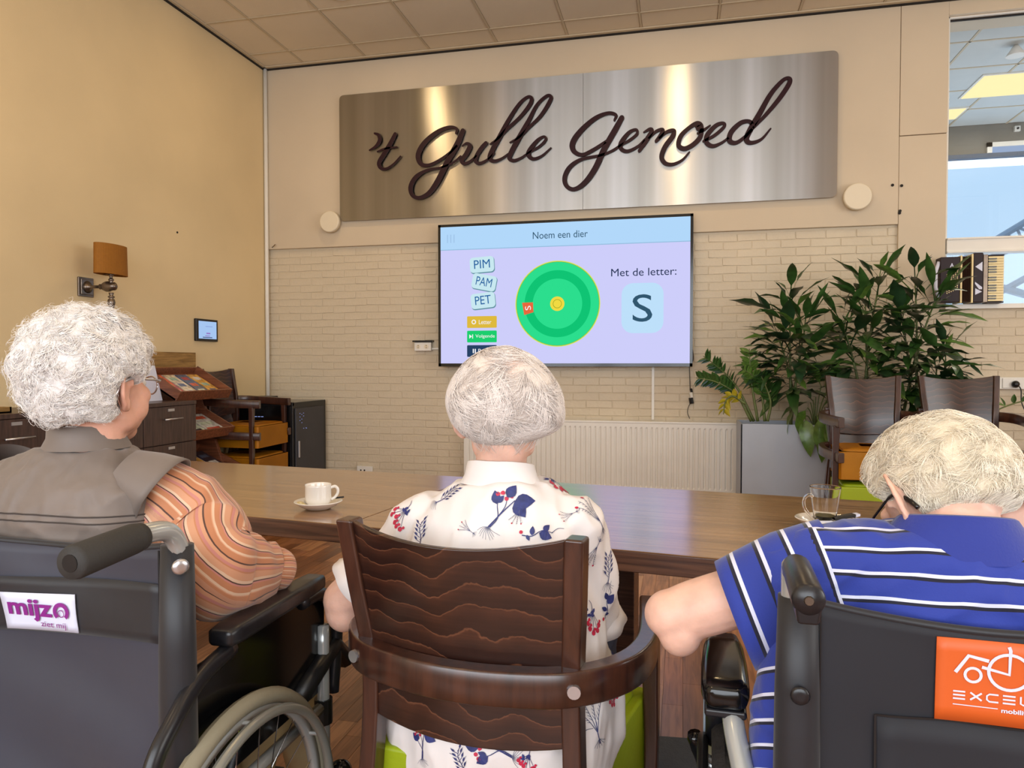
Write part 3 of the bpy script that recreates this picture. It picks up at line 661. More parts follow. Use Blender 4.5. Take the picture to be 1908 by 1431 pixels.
G1 = [[(862, 455, 18), (868, 412, 26), (800, 398, 32), (690, 440, 40), (570, 540, 48), (510, 650, 50), (530, 735, 42), (600, 752, 32), (690, 715, 28), (800, 640, 26), (880, 560, 22)],
      [(925, 430, 44), (870, 560, 56), (780, 720, 54), (690, 900, 54), (610, 1010, 46), (520, 1055, 36), (455, 1030, 38), (440, 950, 46), (490, 860, 42), (590, 800, 28), (730, 770, 20), (830, 730, 20), (905, 670, 22)],
      [(920, 572, 12), (960, 548, 24), (990, 575, 44), (955, 650, 46), (915, 705, 42), (940, 737, 32), (1000, 710, 22), (1060, 655, 18)], [(1140, 545, 36), (1100, 590, 40), (1055, 660, 38), (1045, 715, 38), (1085, 733, 28), (1160, 695, 20), (1215, 640, 16)],
      [(1180, 555, 14), (1250, 505, 24), (1330, 420, 30), (1450, 310, 30), (1540, 200, 36), (1565, 135, 34), (1530, 115, 26), (1450, 180, 30), (1350, 330, 36), (1270, 480, 44), (1200, 610, 46), (1175, 685, 42), (1215, 713, 32), (1285, 690, 22), (1350, 645, 18)],
      [(1365, 540, 14), (1450, 490, 24), (1540, 400, 26), (1650, 290, 32), (1735, 155, 36), (1742, 108, 28), (1700, 110, 28), (1615, 190, 30), (1540, 330, 38), (1450, 490, 46), (1380, 620, 46), (1358, 685, 40), (1400, 708, 30), (1470, 682, 22), (1530, 640, 18)],
      [(1530, 640, 18), (1640, 575, 24), (1695, 515, 24), (1680, 485, 22), (1620, 520, 32), (1555, 600, 42), (1535, 655, 42), (1580, 693, 32), (1660, 665, 22), (1745, 590, 12)]]
G2 = [[(478, 400, 14), (490, 360, 24), (430, 345, 26), (330, 385, 34), (220, 480, 40), (158, 570, 42), (165, 635, 36), (230, 665, 28), (320, 625, 28), (420, 560, 24)],
      [(535, 380, 38), (480, 480, 44), (400, 620, 44), (330, 770, 44), (250, 880, 40), (170, 930, 32), (110, 905, 32), (95, 840, 34), (135, 760, 34), (225, 700, 26), (370, 670, 20), (460, 635, 20), (530, 590, 20)],
      [(530, 590, 18), (600, 550, 22), (652, 505, 22), (645, 472, 20), (590, 495, 28), (532, 570, 36), (530, 618, 32), (580, 638, 26), (660, 600, 20), (715, 545, 16)],
      [(705, 492, 12), (750, 468, 24), (765, 485, 32), (720, 560, 36), (670, 635, 24)], [(735, 545, 14), (800, 485, 22), (850, 472, 26), (838, 512, 34), (800, 560, 24)],
      [(815, 545, 14), (880, 490, 24), (935, 480, 30), (925, 525, 36), (870, 600, 36), (842, 680, 36), (870, 730, 30), (930, 738, 24), (1000, 705, 18), (1055, 645, 12)],
      [(1150, 480, 34), (1135, 535, 36), (1080, 590, 34), (1015, 618, 34), (972, 590, 34), (990, 520, 34), (1050, 460, 28), (1110, 425, 34), (1140, 440, 40), (1150, 480, 34)], [(1118, 430, 44), (1130, 460, 44)], [(1120, 500, 16), (1165, 475, 20), (1215, 440, 12)],
      [(1165, 560, 18), (1250, 515, 24), (1322, 450, 24), (1315, 422, 22), (1260, 440, 30), (1195, 510, 36), (1188, 570, 34), (1235, 598, 28), (1300, 575, 20), (1365, 530, 18)],
      [(1545, 440, 26), (1515, 408, 26), (1450, 420, 32), (1378, 490, 38), (1365, 555, 36), (1412, 573, 28), (1480, 530, 24), (1545, 460, 20)],
      [(1550, 455, 20), (1650, 350, 28), (1750, 230, 34), (1825, 115, 34), (1820, 75, 22), (1770, 97, 28), (1680, 200, 34), (1595, 350, 40), (1525, 470, 42), (1495, 545, 38), (1530, 573, 28), (1610, 545, 20), (1680, 465, 12)]]
for nm, st, z in (('word_apostrophe_t', T1, Z1), ('word_gulle', G1, Z1), ('word_gemoed', G2, Z2)):
    mb = MB()
    for s_ in st: stroke(mb, s_, *z)
    mb.mesh('script_word', M['maroon'], sg)['label'] = {'word_apostrophe_t': "maroon script 't", 'word_gulle': 'maroon script word Gulle', 'word_gemoed': 'maroon script word Gemoed'}[nm]
# round white wall discs
for n, (px, py, r_) in enumerate(((614, 413, .095), (1598, 366, .102))):
    p = atY(px, py, D-.10)
    r = empty('wall_disc_light', (p.x, D-.036, p.z), ['round white wall disc left of the steel sign, above the brickwork', 'round white wall disc right of the steel sign, beside the column'][n], 'wall light', 'round white wall discs', world=False)
    R4 = Matrix.Rotation(math.pi/2, 4, 'X')
    MB().lathe([(r_*.5, 0), (r_*.5, .03), (r_*.96, .034), (r_, .04), (r_, .068), (r_*.93, .076)], M4=R4, seg=36).mesh('disc_body', M['disc'], r, bevel=.004)
# ================================================================ TELEVISION
TYf = 5.985
tx0, tx1, tz0, tz1 = -2.045, .088, 1.187, 2.404
tv = empty('television', ((tx0+tx1)/2, TYf, tz0), 'very large wall-mounted television showing a word game', 'television', world=True)
MB().b2(tx0, tx1, TYf, TYf+.05, tz0, tz1).mesh('housing', M['blackgloss'], tv, bevel=.004)
MB().b2(tx0+.4, tx1-.4, TYf+.05, D-.04+.02, tz0+.2, tz1-.2).mesh('wall_bracket', M['black'], tv)
bz = MB(); e = .022
bz.b2(tx0, tx1, TYf-.004, TYf, tz1-e, tz1); bz.b2(tx0, tx1, TYf-.004, TYf, tz0, tz0+e*1.2); bz.b2(tx0, tx0+e, TYf-.004, TYf, tz0, tz1); bz.b2(tx1-e, tx1, TYf-.004, TYf, tz0, tz1)
bz.mesh('bezel', M['blackgloss'], tv)
ux0, ux1, uz0, uz1 = tx0+e, tx1-e, tz0+e*1.2, tz1-e
MB().b2(ux0, ux1, TYf-.002, TYf-.0005, uz0, uz1).mesh('screen', emit('screen_lilac', (206, 206, 250), 1.0), tv)
# screen coordinates: u 0..1 across, v 0..1 down, measured from the photograph
cz = [emit('screen_'+n, c, 1.0) for n, c in (('header', (178, 216, 250)), ('line', (150, 190, 222)), ('card', (200, 232, 240)), ('cardshade', (98, 146, 160)), ('ink', (30, 96, 160)), ('gold', (222, 186, 62)), ('green', (28, 206, 110)), ('navy', (40, 66, 100)), ('white', (246, 246, 250)), ('rim', (214, 232, 96)), ('olive', (130, 150, 30)), ('disc', (44, 222, 142)), ('ring', (16, 196, 116)), ('hub', (240, 218, 66)), ('orange', (232, 104, 62)), ('tile', (190, 224, 250)), ('dark', (34, 50, 84)), ('slate', (50, 86, 110)), ('faint', (164, 200, 236)))]
ck = dict(zip(('header', 'line', 'card', 'cardshade', 'ink', 'gold', 'green', 'navy', 'white', 'rim', 'olive', 'disc', 'ring', 'hub', 'orange', 'tile', 'dark', 'slate', 'faint'), cz))
lay = [0]
def sM(px, py, rot=0):
    p = atY(px, py, TYf-.003); lay[0] += 1; y = TYf-.0042-.00012*lay[0]
    return Matrix.Translation((p.x, y, p.z)) @ Matrix.Rotation(math.pi/2, 4, 'X') @ Matrix.Rotation(rot, 4, 'Z')
def srect(name, px, py, w, h, col, r=.01, rot=0):
    M4 = sM(px, py, rot); poly = rrect(w, h, min(r, w/2-.001, h/2-.001), 5); return mk(name, [M4 @ V((x, y, 0)) for x, y in poly], [list(range(len(poly)))], ck[col], tv)
def sdisc(name, px, py, r, col, r2=0):
    M4 = sM(px, py); n = 64
    if not r2: return mk(name, [M4 @ V((r*math.cos(a), r*math.sin(a), 0)) for a in (2*math.pi*i/n for i in range(n))], [list(range(n))], ck[col], tv)
    v = [M4 @ V((q*math.cos(a), q*math.sin(a), 0)) for q in (r, r2) for a in (2*math.pi*i/n for i in range(n))]
    return mk(name, v, [[i, (i+1) % n, n+(i+1) % n, n+i] for i in range(n)], ck[col], tv)
def stext(s_, px, py, w, h, col, rot=0): return text('screen_text', s_, ck[col], sM(px, py, rot), w, h, 0, tv)
hz = atY(1050, 458, TYf).z
lay[0] = 0; y = TYf-.0043
mk('title_bar', [(ux0, y, hz), (ux1, y, hz), (ux1, y, uz1), (ux0, y, uz1)], [[0, 1, 2, 3]], ck['header'], tv)
mk('title_rule', [(ux0, y-.0001, hz-.004), (ux1, y-.0001, hz-.004), (ux1, y-.0001, hz+.003), (ux0, y-.0001, hz+.003)], [[0, 1, 2, 3]], ck['line'], tv)
stext('Noem een dier', 1043.5, 437, .46, .058, 'slate')
stext('III', 840, 445, .07, .07, 'faint')
stext('Met de letter:', 1199, 506.5, .52, .062, 'dark')
K = 6.2/F
for (wd, px, py, rot) in (('PIM', 898, 493, .06), ('PAM', 902, 526, -.2), ('PET', 900, 560, .1)):
    srect('word_card', px+1, py+1.5, .215, .135, 'cardshade', .03, rot); srect('word_card', px, py, .213, .13, 'card', .03, rot)
    stext(wd, px, py-1, .14, .072, 'ink', rot)
for wd, px, py, c in (('Letter', 898, 600, 'gold'), ('Volgende', 898, 627, 'green'), ('Pauze', 898, 654, 'navy')):
    srect('button', px, py, .262, .10, c, .008); stext(wd, px+6, py, {'Letter': .11, 'Volgende': .17, 'Pauze': .12}[wd], .036, 'white')
sdisc('refresh_icon', 883, 600, .020, 'white', .012)
M4 = sM(878, 627); mk('skip_icon', [M4 @ V(p) for p in ((-.016, .018, 0), (-.016, -.018, 0), (.008, 0, 0), (.01, .018, 0), (.01, -.018, 0), (.017, -.018, 0), (.017, .018, 0))], [[0, 1, 2], [3, 4, 5, 6]], ck['white'], tv)
M4 = sM(884, 654); mk('pause_icon', [M4 @ V(p) for p in ((-.014, .018, 0), (-.014, -.018, 0), (-.004, -.018, 0), (-.004, .018, 0), (.004, .018, 0), (.004, -.018, 0), (.014, -.018, 0), (.014, .018, 0))], [[0, 1, 2, 3], [4, 5, 6, 7]], ck['white'], tv)
wx, wy = 1038.5, 566
sdisc('wheel_glow', wx, wy, .357, 'rim'); sdisc('wheel_edge', wx, wy, .349, 'olive'); sdisc('wheel_disc', wx, wy, .346, 'disc')
sdisc('wheel_ring', wx, wy, .278, 'ring', .208); sdisc('wheel_hub', wx, wy, .06, 'hub'); sdisc('wheel_hub_ring', wx, wy, .037, 'olive', .033)
M4 = sM(984, 574, .1); mk('pointer_card', [M4 @ V(p) for p in ((-.046, .05, 0), (-.038, -.055, 0), (.043, -.04, 0), (.047, .042, 0))], [[0, 1, 2, 3]], ck['orange'], tv)
stext('S', 984, 574, .035, .05, 'white', 1.7)
srect('letter_tile', 1197, 574, .335, .405, 'tile', .09); stext('S', 1197, 574, .158, .222, 'slate')
# hanging tv cable
cb = empty('tv_cable', atY(1289, 700, D-.03), 'thin black cable hanging from the right edge of the television with an inline plug', 'cable', world=True)
MB().tube([atY(x, y, D-.025) for x, y in crom([(1286, 640), (1291, 655), (1291, 672), (1285, 682), (1285, 700), (1286, 725)], 5)], .0035, 6).mesh('cord', M['black'], cb, smooth=True)
MB().tube([atY(x, y, D-.025) for x, y in crom([(1290, 750), (1284, 755), (1281, 768), (1285, 780)], 5)], .003, 6).mesh('cord', M['black'], cb, smooth=True)
for y0_, y1_, mm, r_ in ((724, 731, 'black', .01), (731, 741, 'white', .014), (741, 752, 'black', .018)):
    MB().tube([atY(1287, y0_, D-.025), atY(1289, y1_, D-.025)], r_, 8).mesh('plug', M[mm], cb)
# socket by the tv
p = atY(789, 646, D-.03)
so = empty('wall_socket', p, 'white double wall socket left of the television with a black strip on top', 'socket', world=True)
MB().box(p, (.155, .045, .075)).mesh('socket_box', M['white'], so, bevel=.005)
MB().box(p+V((0, -.005, .048)), (.185, .06, .014)).mesh('black_strip', M['black'], so, bevel=.004)
for dx in (-.04, .035):
    MB().tube([p+V((dx, -.0225, 0)), p+V((dx, -.026, 0))], .02, 16).mesh('socket_well', M['disc'], so)
    for ez in (-.008, .008): MB().tube([p+V((dx, -.026, ez)), p+V((dx, -.0275, ez))], .004, 6).mesh('contact_hole', M['black'], so)
MB().b2(p.x+.078, tx0+.05, D-.025, D-.01, p.z-.025, p.z-.01).mesh('conduit', M['white'], so)
p = atY(680, 876, D-.02); so = empty('low_wall_socket', p, 'low white wall socket just above the far table edge', 'socket', world=True)
MB().box(p, (.15, .02, .075)).mesh('socket_plate', M['white'], so, bevel=.004)
for dx in (-.035, .0): MB().tube([p+V((dx, -.009, 0)), p+V((dx, -.012, 0))], .008, 8).mesh('contact_hole', M['black'], so)
# right wall socket strip with plug
p = atY(1878, 714, D-.03); so = empty('socket_strip', p, 'long white socket strip on the brick wall behind the right chairs', 'socket', world=True)
MB().b2(p.x-.12, p.x+.9, D-.05, D-.008, p.z-.045, p.z+.045).mesh('socket_rail', M['white'], so, bevel=.006)
MB().b2(p.x-.045, p.x+.03, D-.058, D-.049, p.z-.036, p.z+.036).mesh('blank_plate', M['white'], so, bevel=.004)
q = atY(1892.5, 716, D-.075); pl = empty('power_plug', q, 'round black plug with cord in the right socket strip', 'plug', world=True)
MB().ell(q, (.026, .026, .026)).mesh('plug_body', M['black'], pl, smooth=True)
MB().tube([q+V(d) for d in crom([(0.01, 0, 0), (.035, 0, -.04), (.04, 0, -.13), (.07, -.02, -.22), (.12, -.02, -.3)], 5)], .004, 6).mesh('cord', M['black'], pl, smooth=True)
p = atY(507, 461, D-.04); c_ = empty('cable_stub', p, 'short cable stub poking out at the left corner of the plaster board', 'cable', world=True)
MB().tube([p, p+V((.03, -.02, .01)), p+V((.05, -.03, .02))], .004, 6).mesh('stub', M['pewter'], c_)
# ================================================================ RADIATOR
ra = empty('radiator', (-.68, 5.98, 0), 'long white ribbed panel radiator under the television', 'radiator', world=True)
rx0, rx1, rz0, rz1, ry = -1.82, .452, .17, .742, 5.985
n = int((rx1-rx0-.06)/.0417); sp_ = (rx1-rx0-.06)/n; prof = [(rx0+.012, ry)]
for i in range(n):
    x = rx0+.03+i*sp_
    prof += [(x+sp_*.12, ry), (x+sp_*.3, ry+.010), (x+sp_*.42, ry+.010), (x+sp_*.6, ry)]
prof += [(rx1-.012, ry)]
zz = [rz0, rz0+.03, rz0+.045, rz1-.062, rz1-.047, rz1-.018]; fl = [0, 0, 1, 1, 0, 0]
v, f = [], []
for z, k in zip(zz, fl): v += [(x, ry+(y-ry)*k, z) for x, y in prof]
m_ = len(prof)
for i in range(5):
    for j in range(m_-1): f.append([i*m_+j, i*m_+j+1, (i+1)*m_+j+1, (i+1)*m_+j])
mk('ribbed_panel', v, f, M['white'], ra)
b = MB(); b.b2(rx0, rx1, ry, ry+.09, rz1-.018, rz1); b.mesh('top_cover', M['white'], ra, bevel=.004)
for x in (rx0, rx1-.012): MB().b2(x, x+.012, ry, ry+.09, rz0, rz1-.018).mesh('side_cover', M['white'], ra, bevel=.003)
MB().b2(rx0+.02, rx1-.02, ry+.05, ry+.06, rz0, rz1-.03).mesh('rear_panel', M['white'], ra)
for x in (rx0+.3, rx1-.3): MB().b2(x-.02, x+.02, ry+.06, D-.008, rz0+.05, rz1-.05).mesh('bracket', M['white'], ra)
for x in (rx1-.1, rx1-.06): MB().tube([(x, ry+.05, rz0+.01), (x, ry+.05, 0)], .008, 8).mesh('pipe', M['white'], ra)
# ================================================================ LEFT FURNITURE
# cabinets along the left wall
cf = -3.27; ct = .955
def cabinet(y0, y1, drawers, label):
    r = empty('cabinet', (cf-.2, (y0+y1)/2, 0), label, 'cabinet', 'dark cabinets along the left wall', world=True)
    MB().b2(XL+.01, cf-.022, y0, y1, .05, ct-.025).mesh('carcass', M['darkwood'], r, bevel=.002)
    MB().b2(XL+.05, cf-.05, y0+.02, y1-.02, 0, .05).mesh('plinth', M['black'], r)
    MB().b2(XL+.008, cf+.004, y0, y1, ct-.025, ct).mesh('top_board', M['darkwood'], r, bevel=.002)
    for (a, b_, z0, z1) in drawers:
        d = MB().b2(cf-.021, cf, y0+(y1-y0)*a+.003, y0+(y1-y0)*b_-.003, z0+.003, z1-.003).mesh('drawer', M['darkwood'], r, bevel=.002)
        m_ = y0+(y1-y0)*(a+b_)/2; hz_ = z1-(.085 if z1-z0 < .3 else .10)
        MB().tube([(cf+.024, m_-.085, hz_), (cf+.024, m_+.085, hz_)], .006, 8).tube([(cf, m_-.06, hz_), (cf+.024, m_-.06, hz_)], .004, 6).tube([(cf, m_+.06, hz_), (cf+.024, m_+.06, hz_)], .004, 6).mesh('handle', M['steel'], d, smooth=True)
        MB().b2(cf, cf+.003, m_-.03, m_+.03, z1-.035, z1-.018).mesh('label_holder', M['steel'], d)
cabinet(3.62, 4.40, [(0, .35, .05, .68), (0, .35, .68, .93), (.35, 1, .05, .68), (.35, 1, .68, .93)], 'dark cabinet with silver-handled drawers beside the magazine rack')
cabinet(2.80, 3.615, [(0, .5, .05, .93), (.5, 1, .05, .93)], 'dark cabinet behind the curly-haired woman, second from the magazine rack')
cabinet(1.90, 2.795, [(0, .5, .05, .93), (.5, 1, .05, .93)], 'dark cabinet at the left edge with a pale tray on top')
ty = empty('cabinet_tray', (-3.5, 2.7, ct), 'shallow pale wooden tray on the leftmost cabinet', 'tray')
b = MB(); b.b2(-.15, .15, -.5, .35, 0, .008); b.b2(-.15, -.14, -.5, .35, 0, .03); b.b2(.14, .15, -.5, .35, 0, .03); b.b2(-.15, .15, -.5, -.49, 0, .03); b.b2(-.15, .15, .34, .35, 0, .03); b.mesh('tray_body', M['goldwood'], ty)
# white sheet / display behind the face
sh = empty('paper_stand', (-3.50, 4.30, ct), 'white paper sheet standing on the cabinet beside the magazine trays', 'paper')
MB().hexa([(-.002, -.11, 0), (.002, -.11, 0), (.002, .05, 0), (-.002, .05, 0), (-.06, -.11, .24), (-.056, -.11, .24), (-.056, .05, .24), (-.06, .05, .24)]).mesh('sheet', M['whitelabel'], sh)
# magazine rack
mr = empty('magazine_rack', (-3.5, 4.7, 0), 'wooden magazine rack with three sloping trays against the left wall', 'magazine rack', world=True)
ry0, ry1 = 4.41, 4.955
RY0 = 4.37
bz0, bz1 = atX(362, 692, XL+.06).z, atX(362, 657, XL+.06).z
MB().b2(XL+.03, XL+.055, RY0-.22, 4.975, bz0, bz1+.0).mesh('header_board', M['goldwood'], mr, bevel=.002)
MB().b2(XL+.015, XL+.03, RY0+.02, 4.99, .03, bz0).mesh('back_board', M['traywood'], mr)
for yy in (RY0+.06, 4.93):
    MB().hexa([(XL+.03, yy-.015, 0), (-3.27, yy-.015, 0), (-3.27, yy+.015, 0), (XL+.03, yy+.015, 0), (XL+.03, yy-.015, 1.10), (XL+.09, yy-.015, 1.10), (XL+.09, yy+.015, 1.10), (XL+.03, yy+.015, 1.10)]).mesh('side_upright', M['traywood'], mr, bevel=.002)
mags = []
def tray(xl, zl, xb, zb, y0, y1):
    r = MB(); dx, dz = xb-xl, zb-zl; L = math.hypot(dx, dz); n_ = V((-dz, 0, dx))/L
    if n_.z < 0: n_ = -n_
    ex = V((dx, 0, dz))/L; T = lambda s, y, h: V((xl, y, zl))+ex*s+n_*h
    def slab(s0, s1, a, b_, h0, h1): return [T(s0, a, h0), T(s0, b_, h0), T(s1, b_, h0), T(s1, a, h0), T(s0, a, h1), T(s0, b_, h1), T(s1, b_, h1), T(s1, a, h1)]
    r.hexa(slab(0, L, y0, y1, 0, .012)); r.hexa(slab(-.012, 0, y0, y1, 0, .075)); r.hexa(slab(L, L+.012, y0, y1, 0, .06)); r.hexa(slab(0, L, y0, y0+.014, 0, .075)); r.hexa(slab(0, L, y1-.014, y1, 0, .075))
    r.mesh('tray', M['traywood'], mr)
    return T, L
tr1 = tray(-3.40, .955, XL+.06, 1.125, RY0-.02, 4.945)
tr2 = tray(-3.37, .67, XL+.10, .82, RY0+.08, 4.93)
tr3 = tray(-3.31, .37, XL+.10, .53, RY0+.08, 4.95)
rm = random.Random(5)
pal = [(206, 92, 62), (226, 206, 180), (232, 226, 214), (176, 60, 44), (220, 168, 84), (90, 100, 124), (206, 216, 196), (60, 50, 60), (156, 186, 170)]
mm_ = [mat('magazine_print_%d' % i, c, .3, var=.45, vscale=28, coat=.3, stretch=(1, 1, 1)) for i, c in enumerate(pal)]
cntm = 0
names = [['red-covered magazine leftmost in the top tray', 'cream magazine second in the top tray', 'grey-blue magazine in the middle of the top tray', 'orange magazine at the right of the top tray'], ['pale green magazine left in the middle tray', 'white magazine right in the middle tray'], ['ivory magazine left in the bottom tray', 'yellowish magazine in the bottom tray', 'dark magazine right in the bottom tray']]
for (T, L), nm, cs in ((tr1, names[0], (0, 1, 5, 4)), (tr2, names[1], (6, 2)), (tr3, names[2], (2, 4, 7))):
    n_ = len(nm); w = .50/n_; ys_ = (RY0+.02 if nm is names[0] else RY0+.12)
    w = (4.92-ys_)/n_
    for i in range(n_):
        a, b_ = ys_+i*w+.006, ys_+(i+1)*w-.006; h0 = .0125+.002*0; cc = T(L/2, (a+b_)/2, h0)
        m_ = empty('magazine', cc, nm[i], 'magazine', 'magazines in the rack trays', world=True)
        tl = rm.uniform(-.006, .006)
        for q in range(2):
            s0, s1 = .012+q*.004, L-.03-q*.01; hA, hB = h0+q*.007, h0+.006+q*.007
            P = [T(s0, a+tl, hA), T(s0, b_+tl*.5, hA), T(s1, b_-.004, hA), T(s1, a+.004, hA), T(s0, a+tl, hB), T(s0, b_+tl*.5, hB), T(s1, b_-.004, hB), T(s1, a+.004, hB)]
            MB().hexa(P).mesh('cover' if q else 'pages', mm_[cs[i]] if q else M['whitelabel'], m_)
        for q in range(3):
            s0 = L*(.15+.25*q); P = [T(s0, a+.02, hB), T(s0, b_-.03, hB), T(s0+.04, b_-.03, hB), T(s0+.04, a+.02, hB), T(s0, a+.02, hB+.0006), T(s0, b_-.03, hB+.0006), T(s0+.04, b_-.03, hB+.0006), T(s0+.04, a+.02, hB+.0006)]
            MB().hexa(P).mesh('printed_band', mm_[(cs[i]+q*3+1) % 9], m_)
# server cabinet in the corner
sc0, sc1, sy0, sy1, sz = XL+.03, -3.150, 5.47, 6.05, .885
sr = empty('server_cabinet', ((sc0+sc1)/2, (sy0+sy1)/2, 0), 'black network cabinet with small blue lights in the far left corner', 'cabinet', world=True)
MB().b2(sc0, sc1-.02, sy0, sy1, .02, sz).mesh('carcass', M['blackgloss'], sr, bevel=.004)
MB().b2(sc1-.02, sc1, sy0, sy1, .02, sz).b2(sc0, sc1, sy0-.002, sy0+.03, sz-.03, sz+.004).mesh('door_frame', M['black'], sr, bevel=.004)
dr = MB().b2(sc1, sc1+.012, sy0+.035, sy1-.06, .06, sz-.05).mesh('door', M['rack'], sr, bevel=.004)
MB().b2(sc1+.012, sc1+.026, sy0+.06, sy0+.08, .42, .56).mesh('door_handle', M['steel'], dr, bevel=.004)
ld = emit('blue_led', (150, 170, 235), .9)
for (a, z) in ((.10, .79), (.10, .76), (.10, .73), (.13, .74), (.13, .71), (.16, .79), (.16, .765), (.13, .78), (.2, .66), (.21, .657), (.24, .10), (.16, .66)):
    MB().box((sc1+.013, sy0+a, z), (.003, .006, .004)).mesh('indicator_light', ld, dr)
for i in range(4): MB().box((sc0+.2+i*.03, sy0-.001, sz-.12), (.02, .004, .005)).mesh('port_light', ld, sr)
bx = empty('small_black_box', ((sc0+sc1)/2-.1, 5.7, sz+.004), 'small black box lying on top of the network cabinet', 'box')
MB().box((0, 0, .02), (.16, .12, .04)).mesh('box_body', M['black'], bx, bevel=.005); MB().box((.0, -.061, .02), (.1, .003, .012)).mesh('front_slot', M['white'], bx)
# wall tablet
p0, p1 = atX(365, 595, XL+.02), atX(406, 635, XL+.02); yc, zc = (p0.y+p1.y)/2, (p0.z+p1.z)/2; w_, h_ = abs(p1.y-p0.y), .178
tb = empty('wall_tablet', (XL, yc, zc), 'small black framed wall tablet with pale blue screen on the left wall', 'tablet', world=True)
MB().b2(XL, XL+.022, yc-w_/2, yc+w_/2, zc-h_/2, zc+h_/2).mesh('frame', M['black'], tb, bevel=.005)
MB().b2(XL+.0222, XL+.0232, yc-w_/2+.03, yc+w_/2-.022, zc-h_/2+.02, zc+h_/2-.018).mesh('screen', emit('tablet_screen', (166, 198, 240), 1), tb)
for dy, dz, w2, h2, c in ((.02, .03, .09, .004, (130, 150, 210)), (.01, -.025, .05, .01, (150, 110, 190)), (0, -.045, .06, .006, (150, 110, 190)), (.0, -.058, .12, .008, (90, 100, 140))):
    MB().b2(XL+.0235, XL+.024, yc+dy-w2/2, yc+dy+w2/2, zc+dz-h2/2, zc+dz+h2/2).mesh('screen_mark', emit('mark', c, 1), tb)
# wall lamp
pp = atX(163, 535, XL+.02); ly, lz = pp.y, pp.z
wlp = empty('wall_lamp', (XL, ly, lz), 'pewter wall lamp with ochre half-round shade on the left wall', 'wall lamp', world=True)
MB().b2(XL, XL+.012, ly-.062, ly+.062, lz-.062, lz+.062).b2(XL+.012, XL+.022, ly-.05, ly+.05, lz-.05, lz+.05).mesh('wall_plate', M['pewter'], wlp, bevel=.004)
MX = Matrix.Rotation(math.pi/2, 4, 'Y')
MB().lathe([(.04, .022), (.022, .03), (.014, .05), (.01, .06), (.01, .11), (.018, .118), (.012, .128), (.026, .145), (.034, .165), (.034, .185), (.026, .205), (.026, .225), (.01, .24)], c=(XL, ly, lz), M4=MX, seg=20).mesh('arm', M['pewter'], wlp, smooth=True)
ax = XL+.20; lz -= .012
MB().lathe([(.004, -.135), (.014, -.133), (.024, -.09), (.02, -.072), (.011, -.064), (.02, -.058), (.02, -.052), (.010, -.046), (.014, -.036), (.016, -.028)], c=(ax, ly, lz), seg=18).mesh('finial', M['pewter'], wlp, smooth=True)
MB().lathe([(.016, .03), (.009, .04), (.016, .05), (.017, .056), (.008, .066), (.012, .08), (.02, .09)], c=(ax, ly, lz), seg=18).mesh('stem', M['pewter'], wlp, smooth=True)
sh_ = MB(); rings = []
for (sc_, z) in ((1.0, .085), (.97, .275)):
    rings.append([(ax+.058*sc_*math.cos(a), ly+.13*sc_*math.sin(a), lz+z) for a in (2*math.pi*i/40 for i in range(40))])
for (sc_, z) in ((.955, .275), (.985, .085)):
    rings.append([(ax+.058*sc_*math.cos(a), ly+.125*sc_*math.sin(a), lz+z) for a in (2*math.pi*i/40 for i in range(40))])
sh_.loft(rings+[rings[0]], cap=False).mesh('shade', M['shade'], wlp, smooth=False)
MB().b2(ax-.055, ax+.055, ly-.003, ly+.003, lz+.088, lz+.092).mesh('shade_carrier', M['pewter'], wlp)
